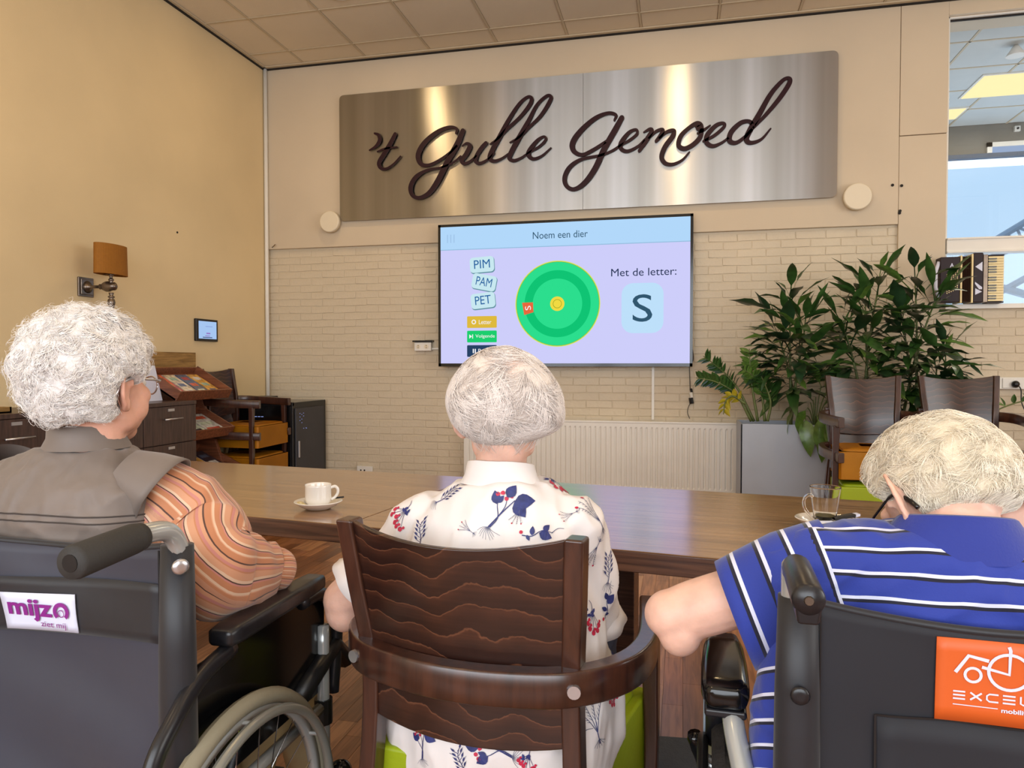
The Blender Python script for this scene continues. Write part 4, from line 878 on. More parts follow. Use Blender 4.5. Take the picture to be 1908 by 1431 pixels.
# ================================================================ ARMCHAIRS
def curved(mb, pts, hx, hz, top=None):     # rectangular section swept along path in plan, vertical sides
    rings = []; P = [V(p) for p in pts]; n = len(P)
    for i in range(n):
        t = (P[min(i+1, n-1)]-P[max(i-1, 0)]); t.z = 0; t.normalize(); w = V((-t.y, t.x, 0))
        q = .82
        rings.append([P[i]+w*hx+V((0, 0, -hz*q)), P[i]+w*hx*q+V((0, 0, -hz)), P[i]-w*hx*q+V((0, 0, -hz)), P[i]-w*hx+V((0, 0, -hz*q)), P[i]-w*hx+V((0, 0, hz*q)), P[i]-w*hx*q+V((0, 0, hz)), P[i]+w*hx*q+V((0, 0, hz)), P[i]+w*hx+V((0, 0, hz*q))])
    mb.loft(rings); return mb
def make_armchair(label, group, seat):
    r = empty('armchair', (0, 0, 0), label, 'armchair', group)
    for s in (-1, 1):
        P = crom([(s*.212, -.012, .925), (s*.203, .012, .80), (s*.192, .040, .65), (s*.197, .035, .45), (s*.205, -.02, .2), (s*.21, -.07, 0)], 4); rings = []
        for x, y, z in P:
            hw, hd = .0165, .021; rings.append([(x-hw, y-hd, z), (x+hw, y-hd, z), (x+hw, y+hd, z), (x-hw, y+hd, z)])
        MB().loft(rings[::-1]).mesh('back_post', M['chairwood'], r, bevel=.005)
        Q = [(s*.252, .44, .63), (s*.256, .44, .4), (s*.25, .44, 0)]; rings = [[(x-.019+.004*i, y-.019+.004*i, z), (x+.019-.004*i, y-.019+.004*i, z), (x+.019-.004*i, y+.019-.004*i, z), (x-.019+.004*i, y+.019-.004*i, z)] for i, (x, y, z) in enumerate(Q)]
        MB().loft(rings[::-1]).mesh('front_leg', M['chairwood'], r, bevel=.005)
        MB().tube([(s*.205, .0, .672), (s*.2075, -.010, .672)], .011, 14).mesh('screw_cap', M['steel'], r, smooth=False)
        MB().b2(s*.197-.012, s*.197+.012, .05, .47, .33, .385).mesh('side_rail', M['chairwood'], r, bevel=.003)
    for ya in (.04, .43): MB().b2(-.185, .185, ya, ya+.02, .29, .33).mesh('seat_rail', M['chairwood'], r, bevel=.003)
    # back panel: bowed, dipping top edge
    n_, m_ = 14, 10; v, f = [], []
    for side in (0, 1):
        for j in range(m_+1):
            t = j/m_
            for i in range(n_+1):
                u = -1+2*i/n_; zb, zt = .556-.014*(1-u*u), .924-.024*(1-u*u); z = zb+(zt-zb)*t
                hw = .184+(.205-.184)*max(0, (z-.62)/.3)-(.0); bow = -.045*(1-u*u)
                yy = .036-.05*max(0, (z-.62)/.3)**1.2+bow*(.6+.4*t)
                v.append((u*hw, yy+(.007 if side else -.007), z))
    k = (n_+1)*(m_+1)
    for j in range(m_):
        for i in range(n_):
            a = j*(n_+1)+i; f.append([a, a+1, a+n_+2, a+n_+1]); f.append([k+a, k+a+n_+1, k+a+n_+2, k+a+1])
    for i in range(n_):
        f.append([i+1, i, k+i, k+i+1]); a = m_*(n_+1)+i; f.append([a, a+1, k+a+1, k+a])
    for j in range(m_):
        a = j*(n_+1); f.append([a, a+n_+1, k+a+n_+1, k+a]); a += n_; f.append([a+n_+1, a, k+a, k+a+n_+1])
    mk('back_panel', v, f, M['panelwood'], r, bevel=.003, smooth=True)
    path = crom([(-.235, .50, .652), (-.262, .36, .656), (-.28, .22, .662), (-.262, .10, .669), (-.195, .012, .672), (-.1, -.024, .672), (0, -.036, .672), (.1, -.024, .672), (.195, .012, .672), (.262, .10, .669), (.28, .22, .662), (.262, .36, .656), (.235, .50, .652)], 5)
    curved(MB(), path, .0185, .030).mesh('arm_rail', M['chairwood'], r, bevel=.003)
    # cushion
    v = MB(); rings = []
    for z, k_, in ((.315, 1), (.480, 1)):
        rings.append([(x*k_*(.84 if y < 0 else 1), .27+y*k_, z) for x, y in rrect(.485, .43, .012, 1)])
    v.loft(rings); v.loft([[(x*k_*(.84 if y < 0 else 1), .27+y*k_, z) for x, y in rrect(.44, .38, .03, 3)] for z, k_ in ((.478, 1), (.492, .97), (.498, .8), (.501, .4))])
    v.mesh('seat', seat, r, bevel=.014, segs=3)
    v = MB(); rings = []
    for z, k_, in () and ((.325, .95), (.335, .99), (.40, 1.0), (.47, 1.0), (.492, .97), (.502, .86), (.509, .5)):
        ring = []
        for x, y in rrect(.47, .43, .04, 4): ring.append((x*k_*(.80 if y < 0 else 1), .27+y*k_, z))
        rings.append(ring)
    return r
def place(r, loc, rz): r.location = loc; r.rotation_euler = (0, 0, rz); return r
# foreground chair
fc = make_armchair('worn brown armchair with lime green seat, under the woman in the floral blouse', 'brown bentwood armchairs', M['green'])
place(fc, CW(-.091, 1.238), -math.radians(7.6))
CH = fc.matrix_basis.copy()
CHM = Matrix.Translation(CW(-.091, 1.238)) @ Matrix.Rotation(-math.radians(7.6), 4, 'Z')
def stackchair(x, y, z, rz, seatm, label, group='stacked brown armchairs'):
    c = copy_tree(fc); c['label'] = label; c['group'] = group; place(c, (x, y, z), rz)
    for ch in c.children:
        if ch.name.startswith('seat') and 'frame' not in ch.name and seatm is not M['green']:
            ch.data = SEATY
    return c
SEATY = [c for c in fc.children if c.name.startswith('seat') and 'frame' not in c.name][0].data.copy(); SEATY.materials[0] = M['yellow']
ST = .208
for i, xx in enumerate((1.145, 1.70)):
    rz = math.pi+(.02, -.03)[i]; wh = ('nearer the planter box', 'at the right of the plants')[i]
    stackchair(xx, 5.09, 0, rz, M['green'], 'green-seated brown armchair at the bottom of the stack '+wh)
    stackchair(xx, 5.09, ST, rz, M['yellow'], 'ochre-seated brown armchair on top of the stack '+wh)
stackchair(-3.64, 5.17, 0, -math.pi/2+.05, M['yellow'], 'ochre-seated armchair at the bottom of the stack beside the magazine rack')
stackchair(-3.64, 5.17, .245, -math.pi/2+.05, M['yellow'], 'ochre-seated armchair on top of the stack beside the magazine rack')
# ================================================================ TABLES
th = -math.radians(20.5)+YAW              # world heading of table x axis
TM = Matrix.Translation(CW(-.047, 1.875)) @ Matrix.Rotation(th, 4, 'Z')
def table(x0, x1, label, legs):
    r = empty('dining_table', TM @ V(((x0+x1)/2, .46, 0)), label, 'table', 'long wooden tables', rz=th)
    c = (x0+x1)/2; w = x1-x0
    MB().b2(-w/2+.002, w/2-.002, -.458, .458, .748, .75).mesh('tabletop', M['tabletop'], r)
    MB().b2(-w/2, w/2, -.46, .46, .697, .748).mesh('edge_band', M['tableedge'], r, bevel=.003)
    for lx, ly in legs:
        if 1: MB().b2(lx-c-.045, lx-c+.045, ly-.045, ly+.045, 0, .697).mesh('leg', M['tableedge'], r, bevel=.004)
table(-2.25, -.4505, 'wooden table on the left carrying the white cup and saucer', ((-2.1, -.37), (-2.1, .37), (-.50, -.15), (-.50, .37)))
table(-.4495, 1.9, 'wooden table on the right carrying the glass mug, reflecting the television', ((.17, -.15), (.17, .37), (1.78, -.37), (1.78, .37)))
# cup and saucer
def onT(px, py, z=.75): return atZ(px, py, z)
p = onT(593, 948)
sc_ = empty('saucer', p, 'white porcelain saucer with biscuit wrapper under the white cup', 'saucer')
MB().lathe([(.0, .004), (.03, .002), (.035, 0), (.04, .003), (.058, .012), (.0735, .0235), (.075, .025), (.072, .0265), (.056, .016), (.036, .008), (0, .008)], seg=48, cap=False).mesh('saucer_dish', M['porcelain'], sc_, smooth=True)
cp = empty('coffee_cup', p+V((0, 0, .0085)), 'white porcelain coffee cup on the saucer by the curly-haired woman', 'cup')
cp.scale = (.88, .88, .88)
MB().lathe([(0, .002), (.027, 0), (.032, .002), (.034, .006), (.0435, .016), (.0455, .03), (.045, .072), (.046, .078), (.0445, .0785), (.0425, .074), (.0425, .03), (.034, .012), (0, .010)], seg=48, cap=False).mesh('cup_body', M['porcelain'], cp, smooth=True)
ha = -th*0+YAW+.3
hx_ = V((math.cos(ha), math.sin(ha), 0))
MB().tube([hx_*a+V((0, 0, z)) for a, z in crom([(.042, .064), (.058, .068), (.068, .058), (.067, .042), (.056, .028), (.044, .022)], 5)], .0045, 10, 1.2).mesh('cup_handle', M['porcelain'], cp, smooth=True)
MB().lathe([(0, .06), (.042, .06), (0, .0602)], seg=32, cap=False).mesh('coffee', mat('milky_coffee', (196, 160, 120), .2), cp)
wr = empty('spoon', p+V((-.03, -.04, .019)), 'small dark-handled spoon lying on the saucer of the white cup', 'spoon', rz=.1)
MB().tube([(.02, .06, .004), (.06, .065, .008), (.105, .07, .014)], .0028, 8).mesh('spoon_handle', M['black'], wr)
MB().ell((.0, .055, .003), (.02, .012, .003)).mesh('spoon_bowl', M['steel'], wr, smooth=True)
w2 = empty('sugar_wrapper', p+V((-.05, -.02, .014)), 'crumpled cream wrapper on the left side of the saucer', 'wrapper')
MB().ell((0, 0, .005), (.014, .009, .006), seg=8, ring=6).ell((.016, -.008, .003), (.009, .006, .004), seg=7, ring=5).mesh('foil', mat('crumpled_foil', (222, 206, 160), .3, metal=.4, bump=.5, bscale=200), w2)
# glass mug
p = onT(1534, 982)
s2 = empty('glass_saucer', p, 'white saucer under the clear glass mug', 'saucer')
copy = sc_.children[0].copy(); copy.data = sc_.children[0].data; COL.objects.link(copy); copy.parent = s2; copy.name = 'saucer_dish'
gm = empty('glass_mug', p+V((.004, 0, .009)), 'clear conical glass mug with handle, nearly empty, on the white saucer', 'mug')
MB().lathe([(0, 0), (.024, 0), (.027, .003), (.029, .02), (.034, .06), (.0356, .072), (.0377, .084), (.0392, .093), (.0396, .0955), (.0393, .0965), (.0385, .0968), (.0379, .0962), (.0375, .093), (.036, .084), (.0338, .072), (.0322, .06), (.0272, .022), (.0235, .012), (0, .010)], seg=48, cap=False).mesh('glass_body', M['glass'], gm, smooth=True)
gm.scale = (1.04, 1.04, 1.08)
hx_ = -V((math.cos(YAW+.1), math.sin(YAW+.1), 0))
MB().tube([hx_*a+V((0, 0, z)) for a, z in crom([(.034, .071), (.045, .076), (.058, .066), (.059, .048), (.05, .032), (.037, .018), (.029, .012)], 5)], .0042, 10).mesh('glass_handle', M['glass'], gm, smooth=True)
MB().lathe([(0, .0125), (.0232, .0125), (.0258, .022), (0, .0222)], seg=32, cap=False).mesh('tea_rest', mat('tea_rest', (176, 170, 120), .1), gm)
r = empty('creamer_sachet', p+V((.05, -.01, .03)), 'dark and silver creamer sachet leaning behind the glass mug', 'sachet', rz=.3)
MB().hexa([(-.03, -.012, -.006), (.03, -.012, .004), (.03, .012, .004), (-.03, .012, -.006), (-.03, -.012, .002), (.03, -.012, .012), (.03, .012, .012), (-.03, .012, .002)]).mesh('sachet_body', M['black'], r, bevel=.003)
MB().hexa([(.03, -.01, .003), (.042, -.01, .006), (.042, .01, .006), (.03, .01, .003), (.03, -.01, .011), (.042, -.01, .012), (.042, .01, .012), (.03, .01, .011)]).mesh('sachet_end', M['whitelabel'], r)
r = empty('tea_spoon', p+V((.03, .02, .028)), 'thin steel spoon resting behind the glass mug', 'spoon', rz=-.5)
MB().tube([(-.03, 0, .0), (.03, 0, .006), (.08, .0, .0)], .002, 8).mesh('spoon_handle', M['chrome'], r); MB().ell((-.04, 0, -.001), (.014, .009, .003)).mesh('spoon_bowl', M['chrome'], r, smooth=True)
r = empty('sugar_stick', p+V((-.01, -.045, .024)), 'white paper sugar stick lying across the saucer in front of the glass mug', 'sachet', rz=.25)
MB().box((0, 0, .0), (.055, .012, .004)).mesh('paper_stick', M['whitelabel'], r, bevel=.0015)
# floor mat
q = atZ(1190, 1362, 0); 
mtt = MB().b2(-.9, .9, -1.2, 0, 0, .008).mesh('floor_mat', M['matgrey'], bevel=.003); mtt.location = q+V((.3, -.01, 0)); mtt.rotation_euler = (0, 0, YAW-math.radians(8)); tag(mtt, 'flat grey mat on the wooden floor between the armchair and the right wheelchair', 'mat')
# ================================================================ PLANTS
plx0, plx1, ply0, ply1, plz = .425, 1.93, 5.52, 5.93, .772
pb = empty('planter_box', ((plx0+plx1)/2, (ply0+ply1)/2, 0), 'tall grey rectangular planter box beside the radiator', 'planter', world=True)
b = MB(); t = .014
b.b2(plx0, plx1, ply0, ply0+t, .02, plz); b.b2(plx0, plx1, ply1-t, ply1, .02, plz); b.b2(plx0, plx0+t, ply0, ply1, .02, plz); b.b2(plx1-t, plx1, ply0, ply1, .02, plz); b.b2(plx0, plx1, ply0, ply1, 0, .02)
b.mesh('box_wall', M['planter'], pb, bevel=.003)
MB().b2(plx0+t, plx1-t, ply0+t, ply1-t, plz-.10, plz-.035).mesh('soil', M['soil'], pb)
def leafmesh(name, m, w=.1, pet=.25, droop=.5, fold=.25, n=9, tipsharp=1.0, wave=0, rs=0):
    v, f = [], []; x = z = 0; a = 0; pts = []
    for i in range(n+1):
        t = i/n; pts.append((x, z, t)); ang = -droop*t*1.6; x += math.cos(ang)/n; z += math.sin(ang)/n
    rr = random.Random(rs)
    for i, (x, z, t) in enumerate(pts):
        if t < pet: hw = .011
        else:
            u = (t-pet)/(1-pet); hw = w*(math.sin(math.pi*min(1, u**.72))**.85)*(1-.15*u)+.002
        wv = wave*math.sin(t*17+rs)*hw
        v += [(x, -hw, z+fold*hw+wv), (x, -hw*.5, z+fold*hw*.35), (x, 0, z), (x, hw*.5, z+fold*hw*.35), (x, hw, z+fold*hw-wv)]
    for i in range(n):
        for k in range(4): a = 5*i+k; f.append([a, a+1, a+6, a+5])
    me = bpy.data.meshes.new(name); me.from_pydata(v, [], f); me.materials.append(m); me.polygons.foreach_set('use_smooth', [True]*len(f)); me.update(); return me
rp = random.Random(21)
LV = [leafmesh('leaf', M[('leaf', 'leaf', 'leaf3', 'leaf2', 'leaf', 'leaf3')[i]], w=.082+.016*(i % 3), pet=.36+.05*(i % 2), droop=(.15, .35, .6, .45, .8, .25)[i], wave=.25, rs=i) for i in range(6)]
def addleaf(parent, me, loc, az, el, roll, L, name='leaf'):
    o = bpy.data.objects.new(name, me); COL.objects.link(o); o.parent = parent
    off = WORLD[parent.name]; o.location = V(loc)-off
    o.rotation_mode = 'QUATERNION'
    o.rotation_quaternion = Quaternion((0, 0, 1), az) @ Quaternion((0, 1, 0), -el) @ Quaternion((1, 0, 0), roll)
    o.scale = (L, L, L); return o
PY = 5.74
def corn(bpx, stems, nleaf, label, L0=.33, zlow=.95, seed=1, ylo=PY):
    base = atY(bpx, 785, ylo); base.z = plz-.04
    r = empty('leafy_plant', base, label, 'plant', 'tall leafy plants in the grey planter', world=True); rr = random.Random(seed)
    S_ = []
    for (tpx, tpy, dy) in stems:
        top = atY(tpx, tpy, ylo+dy); b0 = base+V((rr.uniform(-.05, .05), rr.uniform(-.04, .04), 0)); mid = b0.lerp(top, .55)+V((rr.uniform(-.02, .02), 0, .03))
        P = [V(q) for q in crom([b0, mid, top], 8)]; MB().tube(P, [.012-.007*i/(len(P)-1) for i in range(len(P))], 7).mesh('stem', M['stem'], r, smooth=True); S_.append(P)
    for i in range(nleaf):
        P = S_[i % len(S_)]; k = i//len(S_); tot = nleaf/len(S_); t = 1-(k/tot)**1.0
        zt = P[-1].z; z = zlow+(zt-zlow)*t if zt > zlow else P[-1].z*t
        q = min(P, key=lambda p: abs(p.z-z)); q = q.copy(); q.z = min(z, zt)
        az = k*2.4+rr.uniform(-.4, .4); 
        if math.sin(az) > .55 and q.y > 5.6: az += math.pi*rr.choice((1, .6))
        el = math.radians(72-(1-t)*150+rr.uniform(-16, 16)) if t > .86 else math.radians(40-(1-t)*40+rr.uniform(-24, 24))
        L = L0*rr.uniform(.75, 1.15)*(.85 if t > .9 else 1)
        if math.sin(az) > 0: L *= .72
        addleaf(r, LV[rr.randrange(6)], q, az, el, rr.uniform(-.5, .5), L)
    return r
corn(1480, [(1472, 555, 0), (1500, 610, -.05), (1448, 620, .05)], 130, 'tall dark green leafy plant at the left end of the planter', .42, .98, 4)
corn(1605, [(1640, 515, 0), (1612, 560, .06), (1570, 600, -.06)], 135, 'tallest leafy plant in the middle of the planter, its top leaves over the column', .42, .95, 9)
corn(1690, [(1705, 520, .02), (1742, 560, -.06), (1680, 590, .05)], 130, 'bushy leafy plant at the right end of the planter, reaching the accordion', .42, .95, 15)
corn(1735, [(1762, 668, -.06), (1745, 690, .04)], 60, 'lower spreading leafy plant behind the right chair stack', .36, .9, 27)
# glossy zz plant on the left
zb = atY(1402, 785, 5.68); zb.z = plz-.04
zz = empty('zz_plant', zb, 'low plant with fleshy paired leaflets leaning left over the radiator, one branch yellow', 'plant', world=True)
LZ = leafmesh('leaflet', M['leaf'], w=.24, pet=.04, droop=.2, fold=.3, n=6); LZ2 = leafmesh('leaflet', M['leaf2'], w=.24, pet=.04, droop=.3, fold=.3, n=6); LZY = leafmesh('leaflet', M['leafy'], w=.27, pet=.04, droop=.3, fold=.3, n=6)
for bi, (pts, me, n, Lz) in enumerate((([(1405, 785), (1375, 725), (1345, 690), (1310, 663)], LZ, 12, .085), ([(1400, 785), (1372, 735), (1335, 712), (1297, 704)], LZ, 12, .085), ([(1412, 785), (1402, 725), (1398, 690), (1396, 650)], LZ2, 12, .085), ([(1425, 785), (1420, 740), (1408, 705), (1385, 688)], LZ2, 10, .08), ([(1388, 752), (1366, 738), (1352, 748), (1348, 772)], LZY, 7, .075), ([(1430, 785), (1436, 750), (1425, 715), (1418, 700)], LZ, 10, .08), ([(1395, 785), (1390, 760), (1372, 766), (1352, 785)], LZ, 0, .07))):
    P = [atY(x, y, 5.66-.02*bi) for x, y in pts]; P = [V(q) for q in crom(P, 8)]; nP = len(P)
    if n == 0: continue
    MB().tube(P, [.011-.008*i/(nP-1) for i in range(nP)], 7).mesh('stem', M['stem'], zz, smooth=True)
    for k in range(n):
        t = .38+.6*k/n if me is not LZY else .15+.85*k/n; q = P[min(nP-2, int(t*(nP-1)))]; tn = (P[min(nP-1, int(t*(nP-1))+1)]-q).normalized()
        for s in (-1, 1):
            sd = V((0, 1, 0)).cross(tn).normalized()*s*.8+tn*.75+V((0, -s*.35, 0)); el = math.asin(max(-1, min(1, sd.normalized().z))); az = math.atan2(sd.y, sd.x)
            addleaf(zz, me, q, az, el, s*.9+rp.uniform(-.3, .3), Lz*rp.uniform(.85, 1.15), 'leaflet')
# broad-leaved plant hanging over the planter edge
pz = atY(1518, 785, 5.60); pz.z = plz-.04
pl_ = empty('broad_leaf_plant', pz, 'broad-leaved plant hanging its leaves over the front of the grey planter', 'plant', world=True)
LB = [leafmesh('broad_leaf', M[k], w=.19, pet=.12, droop=d_, fold=.2, n=9, wave=.15, rs=3) for k, d_ in (('leaf2', .5), ('leaf', .7), ('leaf2', .9))]
for (x, y, tx, ty_, L, yy) in ((1515, 745, 1440, 800, .34, 5.56), (1500, 775, 1502, 850, .30, 5.49), (1522, 775, 1528, 862, .34, 5.47), (1536, 778, 1545, 850, .30, 5.49), (1520, 740, 1470, 740, .3, 5.6), (1540, 730, 1580, 770, .3, 5.5), (1530, 720, 1500, 690, .3, 5.62), (1510, 750, 1460, 770, .26, 5.58), (1545, 740, 1556, 700, .28, 5.6), (1505, 760, 1482, 815, .24, 5.5)):
    a = atY(x, y, yy); b_ = atY(tx, ty_, yy-.04); d = b_-a; el = math.atan2(d.z, math.hypot(d.x, d.y))+.35; az = math.atan2(d.y, d.x)
    st_ = [pz+V((0, 0, 0)), pz.lerp(a, .6)+V((0, 0, .03)), a]; MB().tube([V(q) for q in crom(st_, 5)], .004, 6).mesh('stem', M['stem'], pl_, smooth=True)
    addleaf(pl_, LB[rp.randrange(3)], a, az, el, rp.uniform(-.3, .3), L, 'broad_leaf')
# sparse trailing stem on the far right
tr0 = CW(3.36, 4.95, 0)
tv_ = empty('trailing_stem_plant', (2.75, 5.75, 0), 'thin bare stem with a few small leaves at the far right wall', 'plant', world=True)
MB().lathe([(.10, 0), (.13, .3), (.135, .55), (.12, .55), (.11, .5), (0, .5)], c=(2.75, 5.75, 0), seg=28, cap=False).mesh('pot', M['planter'], tv_, smooth=True)
P = [V(q) for q in crom([V((2.75, 5.75, .5)), V((2.72, 5.72, .86)), atY(1925, 748, 5.7), atY(1900, 749, 5.68), atY(1872, 758, 5.66), atY(1850, 768, 5.64)], 6)]
MB().tube(P, .005, 6).mesh('stem', M['stem'], tv_, smooth=True)
for (x, y, az, el) in ((1872, 757, 2.2, 1.2), (1889, 752, 1.2, 1.2), (1862, 762, 3.0, -.4), (1905, 749, .4, .9), (1918, 748, 2.2, 1.0)):
    addleaf(tv_, LZ, atY(x, y, 5.67), az, el, rp.uniform(-.5, .5), .075, 'small_leaf')
# ================================================================ ACCORDION
ay = 5.965; AZ = WZ0+.015
def ax_(px): return atY(px, 520, ay).x
X = [ax_(p) for p in (1752, 1789, 1813, 1832, 1841, 1872)]; az0, az1 = AZ, AZ+.355
ac = empty('accordion', ((X[0]+X[-1])/2, ay+.08, AZ), 'old dark piano accordion with ivory keys standing on the hall window sill', 'accordion', world=True)
MB().b2(X[0], X[1], ay, ay+.15, az0+.01, az1-.012).mesh('bass_casing', M['accblack'], ac, bevel=.006)
for i, (xa, xb) in enumerate(((X[1], X[1]+.012), (X[2]-.012, X[2]))): MB().b2(xa, xb, ay-.006, ay+.155, az0+.002, az1+.004-.008*(1-i)).mesh('ivory_band', M['ivory'], ac, bevel=.002)
b = MB(); nb = 5; w_ = (X[2]-X[1]-.024)/nb
for i in range(nb):
    x = X[1]+.012+i*w_; b.hexa([(x, ay+.012, az0+.012), (x+w_*.5, ay+.0, az0+.008), (x+w_*.5, ay+.14, az0+.008), (x, ay+.13, az0+.012), (x, ay+.012, az1-.014), (x+w_*.5, ay+.0, az1-.01), (x+w_*.5, ay+.14, az1-.01), (x, ay+.13, az1-.014)])
    b.hexa([(x+w_*.5, ay, az0+.008), (x+w_, ay+.012, az0+.012), (x+w_, ay+.13, az0+.012), (x+w_*.5, ay+.14, az0+.008), (x+w_*.5, ay, az1-.01), (x+w_, ay+.012, az1-.014), (x+w_, ay+.13, az1-.014), (x+w_*.5, ay+.14, az1-.01)])
b.mesh('bellows', M['bellows'], ac)
MB().b2(X[2], X[3], ay-.004, ay+.15, az0+.004, az1+.012).mesh('treble_casing', M['accblack'], ac, bevel=.008)
MB().b2(X[3], X[4], ay+.0, ay+.14, az0+.004, az1-.002).mesh('grille', M['pewter'], ac, bevel=.004)
MB().b2(X[4], X[5], ay+.012, ay+.10, az0+.0, az0+.01).b2(X[4], X[5], ay+.012, ay+.10, az1-.014, az1-.004).b2(X[4], X[5]-.004, ay+.03, ay+.09, az0+.01, az1-.014).mesh('keyboard_case', M['accblack'], ac)
nk = 17; kh = (az1-az0-.028)/nk
for i in range(nk):
    z = az0+.012+i*kh; MB().b2(X[4]+.004, X[5]-.002, ay+.008, ay+.03, z+.0008, z+kh-.0008).mesh('white_key', M['ivory'], ac, bevel=.0015)
    if i % 7 not in (2, 6) and i < nk-1: MB().b2(X[4]+.003, X[4]+.055, ay-.002, ay+.012, z+kh-.0045, z+kh+.0045).mesh('black_key', M['blackgloss'], ac)
for r_ in range(6):
    for c in range(12):
        x = X[0]+.045+r_*.0135; z = az0+.075+c*.0125+r_*.006
        if x < X[1]-.01: MB().tube([(x, ay, z), (x, ay-.005, z)], .0042, 8).mesh('bass_button', M['ivory'], ac)
z = az1-.075; x = (X[0]+X[1])/2+.01
M4 = frame3((x, ay-.001, z), (1, 0, 0), (0, 0, 1)); text('casing_mark', 'A', M['whitelabel'], M4, .028, .03, .001, ac, .02)
M4 = frame3((x, ay-.001, z-.045), (1, 0, 0), (0, 0, 1)); text('casing_mark', 'T', M['whitelabel'], M4 @ Matrix.Rotation(math.pi, 4, 'Z'), .028, .028, .001, ac, .02)
xa, xb = X[2]+.012, X[3]-.008; yq = ay-.0045
def triq(pts): mk('ornament', [(x, yq, z) for x, z in pts], [list(range(len(pts)))], M['whitelabel'], ac)
triq([(xa, az0+.265), (xb, az0+.23), (xb, az0+.30)]); triq([(xa, az0+.155), (xb, az0+.115), (xb, az0+.10), (xb-.02, az0+.10), (xa, az0+.14)]); triq([(xa+.002, az0+.06), (xb, az0+.082), (xa+.002, az0+.108)])
MB().tube([(X[0]-.004, ay+.02, az0+.05), (X[0]-.03, ay+.0, az0+.12), (X[0]-.03, ay+.0, az0+.24), (X[0]-.004, ay+.02, az0+.31)], .008, 8, 1.6).mesh('hand_strap', M['whitelabel'], ac, smooth=True)
